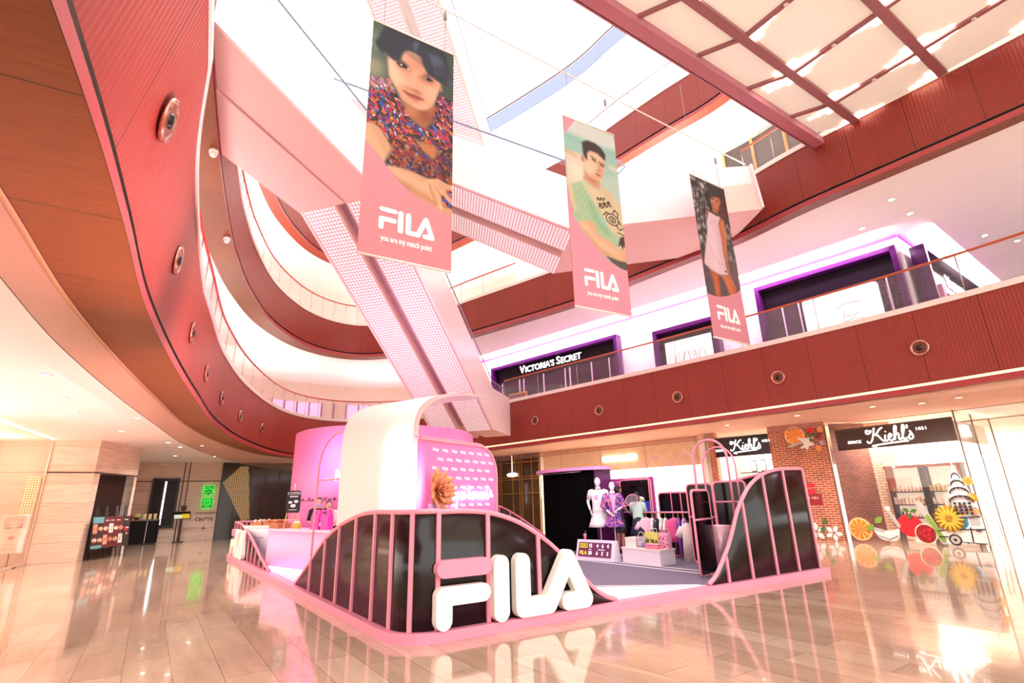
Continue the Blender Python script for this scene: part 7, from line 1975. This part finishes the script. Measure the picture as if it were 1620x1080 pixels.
def banners():
    ink_m = printmat('banner_ink', .7, 0.0, .70)
    spots = [((-2.43, 7.34), (-1.03, 8.18), banner_art_one, 'hanging banner printed with a dark haired person in a colourful patterned dress'),
             ((1.33, 9.96), (2.68, 10.71), banner_art_two, 'tall hanging banner with a printed person in a yellow tee under a green striped shirt'),
             ((5.11, 12.38), (6.40, 13.21), banner_art_three, 'tall hanging banner with a printed person in a pale pink sleeveless outfit among trees')]
    Z0, Z1 = 5.4, 10.2
    for (a, b, art, lab) in spots:
        d = Vector((b[0] - a[0], b[1] - a[1], 0)); L = d.length; n = d.normalized().cross(Vector((0, 0, 1)))   # n faces the viewer
        o = thing('hanging_banner', lab, 'banner', (*a, Z0), 0, 'hanging portrait banners')
        bk = MB(); bk.prism([(a[0] - n.x * .006, a[1] - n.y * .006, Z0), (b[0] - n.x * .006, b[1] - n.y * .006, Z0), (b[0] - n.x * .006, b[1] - n.y * .006, Z1), (a[0] - n.x * .006, a[1] - n.y * .006, Z1)], n * -.006)
        part('cloth', bk, mat('banner_pink', '#D07F86', .7), o, 'pink banner cloth')
        cv = Canvas(150, 450, '#F4A3A8'); art(cv); cv.grain(.012)
        me = cv.mesh('printed_photo', Vector((*a, Z1)) - Vector((*a, Z0)), d, (0, 0, Z0 - Z1), ink_m)
        part('printed_photo', me, None, o, 'printed portrait photograph above a pink field')
        M = frame_M(Vector((*a, Z0)) + n * .004, d, (0, 0, 1)); H = Z1 - Z0
        lg = MB(); lg.M = M
        h = .105 * H * .93
        x0 = .19 * L; sc = (.61 * L) / LOGO_W
        for nm, pl, r in LOGO: lg.prism([(p.x + x0, p.y + H * .10, 0) for p in stroke([(x * sc, y * h) for x, y in pl], r * sc, 8)], (0, 0, .004))
        lg.M = None
        text_mb('you are my match point', .15 * L * .62, lg, M @ Matrix.Translation((.495 * L, H * .072, .004)), 0, .002, bold=.004, sx=.60 * L / (.15 * L * .62 * 10.6))
        part('printed_lettering', lg, mat('banner_white', '#FFF6F2', .6), o, 'white logo and slogan')
        br = MB(); br.tube([(a[0], a[1], Z0 - .012), (b[0], b[1], Z0 - .012)], .022, 8); part('bottom_bar', br, mat('bar_cream', '#F6E6D8', .4), o, 'cream bottom bar')
        br = MB(); br.tube([(a[0], a[1], Z1 + .012), (b[0], b[1], Z1 + .012)], .018, 8); part('top_bar', br, mat('bar_cream', '#F6E6D8', .4), o, 'cream top bar')
        w = MB()
        for t in (.12, .88): q = Vector((*a, 0)) + d * t; w.tube([(q.x, q.y, Z1), (q.x, q.y, 13.4 if t < .5 else 13.0)], .006, 5)
        part('hanging_wire', w, mat('wire_grey', '#8A7A80', .5), o, 'thin hanging wires')
        rg = MB(); q = Vector((*a, 0)) + d * .88; rg.lathe([(.0, 0), (.035, .04), (.035, .22), (0, .26)], (q.x, q.y, 11.0), 10); part('winch', rg, mat('wire_grey', '#8A7A80', .5), o, 'small grey winch on the wire')
    r = MB(); A, Bq = Vector((-1.9, 10.03, 14.0)), Vector((8.01, 14.79, 12.2))
    A2 = A + (A - Bq).normalized() * 2.5
    r.tube([A2 + (Bq - A2) * t + Vector((0, 0, -.10 * math.sin(PI * t))) for t in [k / 14 for k in range(15)]], .022, 6)
    solo('suspension_rope', r, mat('rope_cream', '#E8CFC0', .6), 'long pale rope stretched across the atrium above the banners', 'rope')
banners()
# ------------------------------------------------------------------ people and mannequins
def skin(pts, edges, radii, sub=1):
    me = D.meshes.new('sk'); me.from_pydata([tuple(p) for p in pts], edges, []); ob = D.objects.new('sk', me); COL.objects.link(ob)
    m = ob.modifiers.new('s', 'SKIN'); m.use_smooth_shade = True
    sv = me.skin_vertices[0].data
    for i, r in enumerate(radii):
        sv[i].radius = r if isinstance(r, tuple) else (r, r)
        sv[i].use_root = (i == 0)
    if sub: s = ob.modifiers.new('u', 'SUBSURF'); s.levels = sub; s.render_levels = sub
    dg = bpy.context.evaluated_depsgraph_get(); dg.update()
    e = D.meshes.new_from_object(ob.evaluated_get(dg))
    V = [v.co.copy() for v in e.vertices]; F = [tuple(p.vertices) for p in e.polygons]
    D.objects.remove(ob); D.meshes.remove(me); D.meshes.remove(e)
    return V, F
def hand(mb, wrist, dirv, side, mi, s=1.0, curl=.5, up=None):
    """palm with four unequal fingers and a thumb; dirv: along the hand, side: towards the thumb"""
    f = Vector(dirv).normalized(); t = Vector(side); t = (t - f * t.dot(f)).normalized(); n = f.cross(t)
    w = Vector(wrist)
    pal = w + f * .05 * s
    mb.ball(pal, (.042 * s, .018 * s, .052 * s), 10, 8, mi, Matrix((t, n, f)).transposed())
    for k, (off_, L) in enumerate(((.027, .072), (.010, .082), (-.008, .076), (-.025, .058))):
        b = w + f * .085 * s + t * off_ * s; c = curl
        p1 = b + (f * math.cos(c * .5) - n * math.sin(c * .5)) * L * .45 * s
        p2 = p1 + (f * math.cos(c * 1.2) - n * math.sin(c * 1.2)) * L * .32 * s
        p3 = p2 + (f * math.cos(c * 1.8) - n * math.sin(c * 1.8)) * L * .25 * s
        mb.tube([b - f * .02 * s, b, p1, p2, p3], [.010 * s, .010 * s, .009 * s, .008 * s, .006 * s], 7, mi)
    b = w + f * .03 * s + t * .03 * s
    p1 = b + (f * .55 + t * .8).normalized() * .035 * s; p2 = p1 + (f * .85 + t * .35 - n * .3).normalized() * .032 * s
    mb.tube([b - t * .015 * s, b, p1, p2], [.012 * s, .012 * s, .010 * s, .007 * s], 7, mi)
def head(mb, c, fwd, s=1.0, tilt=0.0, face=True, egg=False, mis=(0, 1, 2, 3)):
    """c: centre of the head, fwd: facing in plan; material slots: skin, eye white, eye dark, lips"""
    f = Vector((fwd[0], fwd[1], 0)).normalized(); f = (f * math.cos(tilt) + Vector((0, 0, 1)) * math.sin(tilt)); l = Vector((0, 0, 1)).cross(f).normalized(); u = f.cross(l)
    R = Matrix((l, f, u)).transposed(); c = Vector(c)
    def shp(p):
        q = p.copy()
        if q.z < 0:
            k = 1 + .38 * q.z; q.x *= k; q.y = q.y * (1 + .22 * q.z) + .10 * -q.z * (1 if p.y > 0 else .3)
        else: q.y -= .06 * q.z
        if not egg and q.y > .8: q.y = .8 + (q.y - .8) * .6
        return q
    mb.ball(c, (.074 * s, .095 * s, .118 * s), 18, 14, mis[0], R, shp)
    P = lambda x, y, z: c + R @ Vector((x, y, z)) * s
    if not face: return P
    mb.loft([[P(-.010, .088, .02), P(.010, .088, .02), P(0, .094, .02)], [P(-.013, .088, -.01), P(.013, .088, -.01), P(0, .104, -.012)], [P(-.018, .086, -.032), P(.018, .086, -.032), P(0, .116, -.034)], [P(-.010, .084, -.042), P(.010, .084, -.042), P(0, .096, -.044)]], mis[0])
    for sx in (-1, 1):
        mb.ball(P(.030 * sx, .082, .012), (.013 * s, .008 * s, .008 * s), 10, 7, mis[1], R); mb.ball(P(.030 * sx, .088, .012), (.006 * s, .005 * s, .006 * s), 8, 6, mis[2], R)
        mb.tube([P(.014 * sx, .093, .032), P(.03 * sx, .092, .037), P(.047 * sx, .080, .032)], .0045 * s, 5, mis[2])
        mb.ball(P(.076 * sx, -.008, -.002), (.010 * s, .020 * s, .030 * s), 8, 6, mis[0], R)
    mb.tube([P(-.024, .083, -.066), P(-.008, .092, -.063), P(.008, .092, -.063), P(.024, .083, -.066)], [.004 * s, .007 * s, .007 * s, .004 * s], 6, mis[3])
    return P
SK = [mat('skin', '#E2A98A', .6, var=.04), mat('eye_white', '#F4F0EC', .3), mat('eye_dark', '#1E1412', .3), mat('lips', '#B8605A', .5)]
def person(name, label, loc, yaw, H, spec):
    """builds a standing figure in local space facing +y; returns its root (rotated by yaw)"""
    s = H / 1.72
    o = thing(name, label, spec.get('cat', 'person'), loc, yaw)
    lean = spec.get('lean', 0.0)
    def up(h, fwd=0.0, x=0.0):                          # point of the upper body, bent forward about the hips
        d = h - .92; return Vector((x * s, (fwd * math.cos(lean) + d * math.sin(lean)) * s, (.92 + d * math.cos(lean) - fwd * math.sin(lean)) * s))
    SH = {-1: up(1.40, 0, -.17), 1: up(1.40, 0, .17)}
    arms = spec['arms']                                  # {side: (elbow, wrist)} local metres before scale
    legs = spec.get('legs', {-1: ((-.10, .02, .50), (-.11, -.02, .09)), 1: ((.10, .02, .50), (.11, -.02, .09))})
    pts = [up(.95), up(1.08), up(1.25), up(1.40), up(1.47), up(1.56, .01)]
    rad = [(.135, .105), (.118, .092), (.135, .10), (.10, .075), (.052, .052), (.05, .05)]
    ed = [(0, 1), (1, 2), (2, 3), (3, 4), (4, 5)]
    for sd in (-1, 1):
        e, w = Vector(arms[sd][0]), Vector(arms[sd][1])
        i = len(pts); pts += [SH[sd] / s, e, w]; rad += [.055, .040, .027]; ed += [(3, i), (i, i + 1), (i + 1, i + 2)]
        if spec.get('legless'): continue
        k, a = Vector(legs[sd][0]), Vector(legs[sd][1])
        i = len(pts); pts += [Vector((.095 * sd, 0, .84)), k, a, a + Vector((0, .13, -.055))]; rad += [.085, .055, .038, .032]; ed += [(0, i), (i, i + 1), (i + 1, i + 2), (i + 2, i + 3)]
    sc_pts = [Vector(p) / s if False else p for p in pts]
    P3 = []
    for i, p in enumerate(pts):
        P3.append(p if i < 6 else (Vector(p) * s))
    V, F = skin(P3, ed, [tuple(x * s for x in (r if isinstance(r, tuple) else (r, r))) for r in rad])
    mats = spec.get('mats', SK)
    mb = MB(); mb.add(V, F, 0)
    hc = up(1.625, .03); hd = spec.get('face', (0, 1))
    Pf = head(mb, hc, hd, s, spec.get('tilt', 0.0) - lean * .3, spec.get('features', True), spec.get('egg', False))
    for sd in (-1, 1):
        e, w = Vector(arms[sd][0]) * s, Vector(arms[sd][1]) * s
        d = (w - e).normalized(); hand(mb, w, d + Vector(spec.get('hand_bias', (0, 0, 0))), Vector((-sd * .4, 1, .1)), 0, s, spec.get('curl', .5))
    part('body', mb, mats, o, world=False)
    def ellr(c, rx, ry, n=18, wob=0.0, ph=0.0, tiltax=None):
        return [c + Vector((rx * math.cos(2 * PI * k / n), ry * math.sin(2 * PI * k / n) * 1.0, 0)) * (1 + wob * math.sin(6 * 2 * PI * k / n + ph)) for k in range(n)]
    if 'shirt' in spec:
        m = MB(); lowz = spec.get('shirt_low', .90)
        R = []
        for h, rx, ry in ((lowz, .175, .135), (1.0, .165, .125), (1.12, .155, .118), (1.27, .172, .13), (1.38, .165, .115), (1.435, .12, .085), (1.465, .075, .07)):
            c = up(h); R.append([Vector((rx * s * math.cos(2 * PI * k / 20), ry * s * math.sin(2 * PI * k / 20) * (1 + .03 * math.sin(5 * k)), 0)) for k in range(20)])
            rot = Matrix.Rotation(-lean, 3, 'X'); R[-1] = [c + rot @ q for q in R[-1]]
        m.loft(R, 0)
        sl = spec.get('sleeve', .7)
        for sd in (-1, 1):
            e = Vector(arms[sd][0]) * s; w = Vector(arms[sd][1]) * s; a = SH[sd]
            q = [a + Vector((-sd * .05 * s, 0, .01)), a, a.lerp(e, min(1, sl))]; r = [.07 * s, .078 * s, .066 * s]
            if sl > 1: q[2] = e; q.append(e.lerp(w, sl - 1)); r.append(.05 * s)
            m.tube(q, r, 12)
        part('shirt', m, spec['shirt'], o, world=False)
    if 'skirt' in spec:
        m = MB(); z1, z0 = spec['skirt_z']
        m.loft([ellr(Vector((0, 0, (z1 + (z0 - z1) * t) * s)), (.155 + .115 * t) * s, (.12 + .13 * t) * s, 36, .035 * t) for t in (0, .25, .5, .75, 1)], 0)
        part('skirt', m, spec['skirt'], o, world=False)
    if 'shorts' in spec:
        m = MB(); m.loft([ellr(Vector((0, 0, z * s)), rx * s, ry * s) for z, rx, ry in ((.98, .16, .125), (.88, .185, .14), (.80, .19, .14))], 0)
        for sd in (-1, 1): m.tube([Vector((.095 * sd, 0, .84)) * s, Vector(legs[sd][0]) * s + Vector((0, 0, .02))], [.105 * s, .095 * s], 14)
        part('shorts', m, spec['shorts'], o, world=False)
    if not spec.get('legless'):
        for sd in (-1, 1):
            a = Vector(legs[sd][1]) * s; m = MB()
            m.loft([[a + Vector((x * wd, y, z)) * s for x, z in ((-1, -.085), (1, -.085), (1, -.05), (.6, hh), (-.6, hh), (-1, -.05))] for y, wd, hh in ((-.07, .035, -.01), (0, .042, .02), (.08, .045, -.03), (.15, .038, -.05), (.18, .02, -.065))], 0)
            part('shoe', m, spec.get('shoe', darkm), o, world=False)
    if 'hair' in spec:
        m = MB(); f = Vector((hd[0], hd[1], 0)).normalized(); l = Vector((0, 0, 1)).cross(f); R = Matrix((l, f, Vector((0, 0, 1)))).transposed()
        def cap(p):
            q = p.copy()
            if q.y > .25 and q.z < .45: q.y = .25
            return q
        m.ball(hc + R @ Vector((0, -.012, .022)) * s, (.084 * s, .100 * s, .112 * s), 18, 12, 0, R, cap)
        if spec.get('bun'): m.ball(hc + R @ Vector((0, -.095, -.02)) * s, .045 * s, 12, 8)
        if spec.get('longhair'): m.loft([[hc + R @ Vector((x * wd, y, z)) * s for x, y in ((-1, -.02), (-.7, -.09), (0, -.11), (.7, -.09), (1, -.02), (0, -.05))] for z, wd in ((.03, .08), (-.06, .085), (-.14, .075), (-.19, .04))], 0)
        part('hair', m, spec['hair'], o, world=False)
    if 'mask' in spec:
        m = MB(); m.loft([[Pf(x, y, z) for x in (-.055, -.03, 0, .03, .055) for y in [.098 - 6.0 * x * x]] + [Pf(x, .09 - 6.0 * x * x, z) for x in (.055, 0, -.055)] for z in (-.015, -.05, -.085)], 0)
        part('face_mask', m, spec['mask'], o, world=False)
    if 'apron' in spec:
        m = MB(); R = []
        for h, rx in ((.62, .20), (.92, .185), (1.12, .165), (1.30, .13)):
            c = up(h) if h > .92 else Vector((0, 0, h * s)); rot = Matrix.Rotation(-lean if h > .92 else 0, 3, 'X')
            R.append([c + rot @ Vector((rx * s * math.cos(t), (.148 if h < 1.2 else .14) * s * math.sin(t), 0)) for t in [PI * (.05 + .9 * k / 10) for k in range(11)]] + [c + rot @ Vector((rx * s * .97 * math.cos(t), .138 * s * math.sin(t), 0)) for t in [PI * (.95 - .9 * k / 10) for k in range(11)]])
        m.loft(R, 0); part('apron', m, spec['apron'], o, world=False)
        m = MB(); m.tube([up(1.29, .13, -.09), up(1.42, .06, -.07), up(1.46, -.05, 0), up(1.42, .06, .07), up(1.29, .13, .09)], .010 * s, 6); part('apron_strap', m, spec['apron'], o, world=False)
    return o, s, up
hair_black = mat('hair_black', '#14100F', .5)
mann = mat('mannequin_white', '#F4ECEA', .35, var=.01)
dressfab = mat('dress_violet', '#7A4AA6', .8, var=.1)
def floral(name, base, cols, scale=26):
    m = D.materials.new(name); m.use_nodes = True; nt = m.node_tree; b = nt.nodes['Principled BSDF']
    tc = nt.nodes.new('ShaderNodeTexCoord'); v = nt.nodes.new('ShaderNodeTexVoronoi'); v.inputs['Scale'].default_value = scale
    nt.links.new(tc.outputs['Object'], v.inputs['Vector'])
    sp = nt.nodes.new('ShaderNodeSeparateColor'); nt.links.new(v.outputs['Color'], sp.inputs[0])
    cr = nt.nodes.new('ShaderNodeValToRGB'); cr.color_ramp.interpolation = 'CONSTANT'
    al = [base] + cols
    while len(cr.color_ramp.elements) < len(al): cr.color_ramp.elements.new(.5)
    for i, c in enumerate(al): cr.color_ramp.elements[i].position = i / len(al); cr.color_ramp.elements[i].color = lin(c) + (1,)
    nt.links.new(sp.outputs[0], cr.inputs[0]); nt.links.new(cr.outputs[0], b.inputs['Base Color']); b.inputs['Roughness'].default_value = .8
    return m
def people():
    fl = floral('floral_violet', '#6A3A9A', ['#8A5AC0', '#5A2A80', '#C84A7A', '#9A7AD0', '#3A2A6A', '#E88AA0'])
    # mannequins on poles
    MM = [mann] * 4
    def pole(o, h, lab=None):
        m = MB(); m.tube([(0, -.0, .02), (0, -.0, h)], .016, 8); part('pole', m, mat('pole_white', '#F0E8E8', .3), o, world=False)
        m = MB(); m.lathe([(0, 0), (.17, 0), (.17, .012), (.03, .02), (0, .02)], (0, 0, 0), 24); part('base', m, mat('pole_white', '#F0E8E8', .3), o, world=False)
    o, s, up = person('mannequin', 'taller white mannequin in a white polo dress with a dark collar before the black curtain', S(7.9, 5.26, .122), PI - .22, 1.98, dict(cat='mannequin', mats=MM, features=False, egg=True, legless=True, arms={1: ((.27, -.06, 1.18), (.21, .06, .98)), -1: ((-.23, -.03, 1.13), (-.20, .10, .90))}, shirt=mat('polo_white', '#F8F2F4', .8, var=.02), shirt_low=.86, sleeve=.62, skirt=mat('skirt_white', '#F6F0F4', .8, var=.02), skirt_z=(.95, .60), curl=.3))
    pole(o, .9 * s)
    m = MB(); m.tube([up(1.455) + Vector((.07 * s * math.cos(t), .065 * s * math.sin(t), .012)) for t in [2 * PI * k / 16 for k in range(16)]], .014, 6, closed=True); part('collar', m, mat('collar_dark', '#33291F', .7), o, 'dark polo collar', world=False)
    m = MB(); m.ball(up(1.27, .105, .03), (.07 * s, .03, .08 * s), 12, 8); part('chest_print', m, mat('print_pink', '#F2A8D0', .8), o, 'soft pink print', world=False)
    o, s, up = person('mannequin', 'shorter white mannequin in a violet patterned jacket and dress holding a racket', S(7.9, 4.72, .122), PI - .12, 1.84, dict(cat='mannequin', mats=MM, features=False, egg=True, legless=True, arms={1: ((.25, .02, 1.15), (.10, .17, .98)), -1: ((-.25, .02, 1.14), (-.09, .19, 1.06))}, shirt=fl, shirt_low=.78, sleeve=1.55, skirt=fl, skirt_z=(.92, .66), curl=1.2))
    pole(o, .9 * s)
    m = MB()
    m.loft([[up(1.42, .10, -.085), up(1.42, .10, .085), up(1.43, .06, .09), up(1.43, .06, -.09)], [up(1.30, .138, -.06), up(1.30, .138, .06), up(1.30, .10, .06), up(1.30, .10, -.06)], [up(1.05, .130, -.025), up(1.05, .130, .025), up(1.05, .09, .025), up(1.05, .09, -.025)], [up(.98, .14, -.005), up(.98, .14, .005), up(.98, .1, .005), up(.98, .1, -.005)]], 0)
    part('blouse_front', m, mat('print_pink', '#F2A8D0', .8), o, 'pink blouse front', world=False)
    # racket in the mannequin's hand
    base = o.matrix_basis
    Rz = Matrix.Rotation(o.rotation_euler.z, 4, 'Z'); L0 = Vector(o.location)
    g = L0 + Rz @ (Vector((-.09, .21, 1.06)) * s); hd = L0 + Rz @ (Vector((-.42, .22, 1.27)) * s); ax = (hd - g).normalized()
    nv = Rz @ Vector((.1, 1, .15)); nv = (nv - ax * nv.dot(ax)).normalized(); sd = ax.cross(nv)
    r = thing('tennis_racket', 'tennis racket with a pink frame held by the violet dressed mannequin', 'racket', g)
    m = MB(); m.tube([g - ax * .12, g + ax * .14], .016, 8); part('grip', m, mat('grip_white', '#F2E8EC', .6), r)
    cc = g + ax * .46
    m = MB(); m.tube([cc + ax * .17 * math.cos(t) + sd * .13 * math.sin(t) for t in [2 * PI * k / 28 for k in range(28)]], .012, 6, closed=True); m.tube([g + ax * .14, cc - ax * .12 + sd * .08], .010, 6); m.tube([g + ax * .14, cc - ax * .12 - sd * .08], .010, 6); part('racket_frame', m, mat('racket_rose', '#D88AA8', .3), r)
    m = MB()
    for k in range(-5, 6):
        x = .024 * k; h = .17 * math.sqrt(max(0, 1 - (x / .13) ** 2)); m.tube([cc + sd * x - ax * h, cc + sd * x + ax * h], .0016, 4)
    for k in range(-6, 7):
        y = .026 * k; h = .13 * math.sqrt(max(0, 1 - (y / .17) ** 2)); m.tube([cc + ax * y - sd * h, cc + ax * y + sd * h], .0016, 4)
    part('strings', m, mat('string_pale', '#E8D8E0', .5), r)
    # visitors and staff
    person('person', 'person with short black hair in grey shorts standing behind the violet mannequin', S(8.42, 5.05, .122), -1.15, 1.73, dict(arms={1: ((.24, .05, 1.13), (.2, .22, 1.02)), -1: ((-.24, .05, 1.13), (-.2, .22, 1.02))}, shirt=mat('tee_plum', '#6A4A70', .85), sleeve=.7, shorts=mat('shorts_grey', '#4A4A52', .85), hair=hair_black))
    person('person', 'person in a mint blouse and navy skirt seen from behind at the shelf', S(8.32, 4.26, .122), -.55, 1.56, dict(arms={1: ((.20, .08, 1.16), (.10, .26, 1.12)), -1: ((-.20, .08, 1.16), (-.08, .26, 1.14))}, shirt=mat('blouse_mint', '#BFDCCF', .85, var=.03), shirt_low=.99, sleeve=.95, skirt=mat('skirt_navy', '#1E2236', .85), skirt_z=(1.04, .55), hair=hair_black, longhair=True, tilt=-.25))
    AP = mat('apron_black', '#17131A', .8); WS = mat('shirt_pale_pink', '#EBD3DA', .8)
    person('person', 'masked barista in a black apron behind the chalkboard on the coffee counter', (-5.10, 13.86, .122), PI + .30, 1.62, dict(arms={1: ((.22, .10, 1.12), (.10, .30, 1.08)), -1: ((-.22, .10, 1.12), (-.12, .30, 1.10))}, shirt=mat('shirt_black', '#1B1518', .8), sleeve=.9, apron=AP, shorts=mat('trousers_dark', '#201A20', .85), hair=hair_black, bun=True, mask=mat('mask_blue', '#A8D0E8', .7), lean=.10, tilt=-.2))
    person('person', 'bending barista in a black apron over a pale shirt beside the white wave board', (-4.68, 13.75, .122), PI + .05, 1.66, dict(arms={1: ((.20, .42, 1.02), (.10, .58, .98)), -1: ((-.20, .42, 1.02), (-.10, .58, 1.0))}, shirt=WS, sleeve=.8, apron=AP, shorts=mat('trousers_dark', '#201A20', .85), hair=hair_black, lean=.62, tilt=-.35, face=(-.5, 1)))
people()
# ------------------------------------------------------------------ pieces that belong to a part of their thing
NEST = {'lid': ('box_body', 'cup_body'), 'straw': ('cup_body',), 'collar': ('shirt_body', 'shirt'), 'chest_print': ('shirt',), 'blouse_front': ('shirt',), 'apron_strap': ('apron',), 'laces': ('upper',), 'peak': ('crown',),
        'printed_logo': ('bag_body',), 'printed_pattern': ('bag_body',), 'printed_lettering': ('bag_body', 'cloth'), 'printed_photo': ('cloth',), 'handles': ('bag_body', 'bag_film'), 'flower_heart': ('bloom',), 'winch': ('hanging_wire',),
        'chalk_drawing': ('board',), 'script_lettering': ('board',), 'small_lettering': ('board',), 'lettering': ('sign_board',), 'drawn_rings': ('poster',), 'sketch': ('poster',), 'picture': ('gilt_picture_frame', 'frame'), 'door_groove': ('cabinet_body',),
        'light_strip': ('glass',), 'lens': ('ring',), 'cup': ('ring',), 'lamp': ('trim_ring',), 'strings': ('racket_frame',), 'bottle_label': ('bottle_body',), 'logo_print': ('wall',), 'neon_script': ('wall',), 'frieze': ('wall',), 'score_digits': ('score_face',),
        'score_face': (), 'court_line': ('carpet',), 'inner_disc': ('shell',), 'screw': ('board',), 'edge_band': ('board',), 'crossbar': ('tube_frame', 'arch_tube'), 'hook_arm': ('hanger',), 'dome': ('mount',)}
def nest():
    for r in [o for o in D.objects if o.parent is None and o.get('category')]:
        kids = {}
        for c in r.children: kids.setdefault(c.name.split('.')[0], []).append(c)
        for k, hosts in NEST.items():
            for h in hosts:
                if h in kids and k in kids and k not in hosts:
                    for c in kids[k]: c.parent = kids[h][0]
                    break
nest()
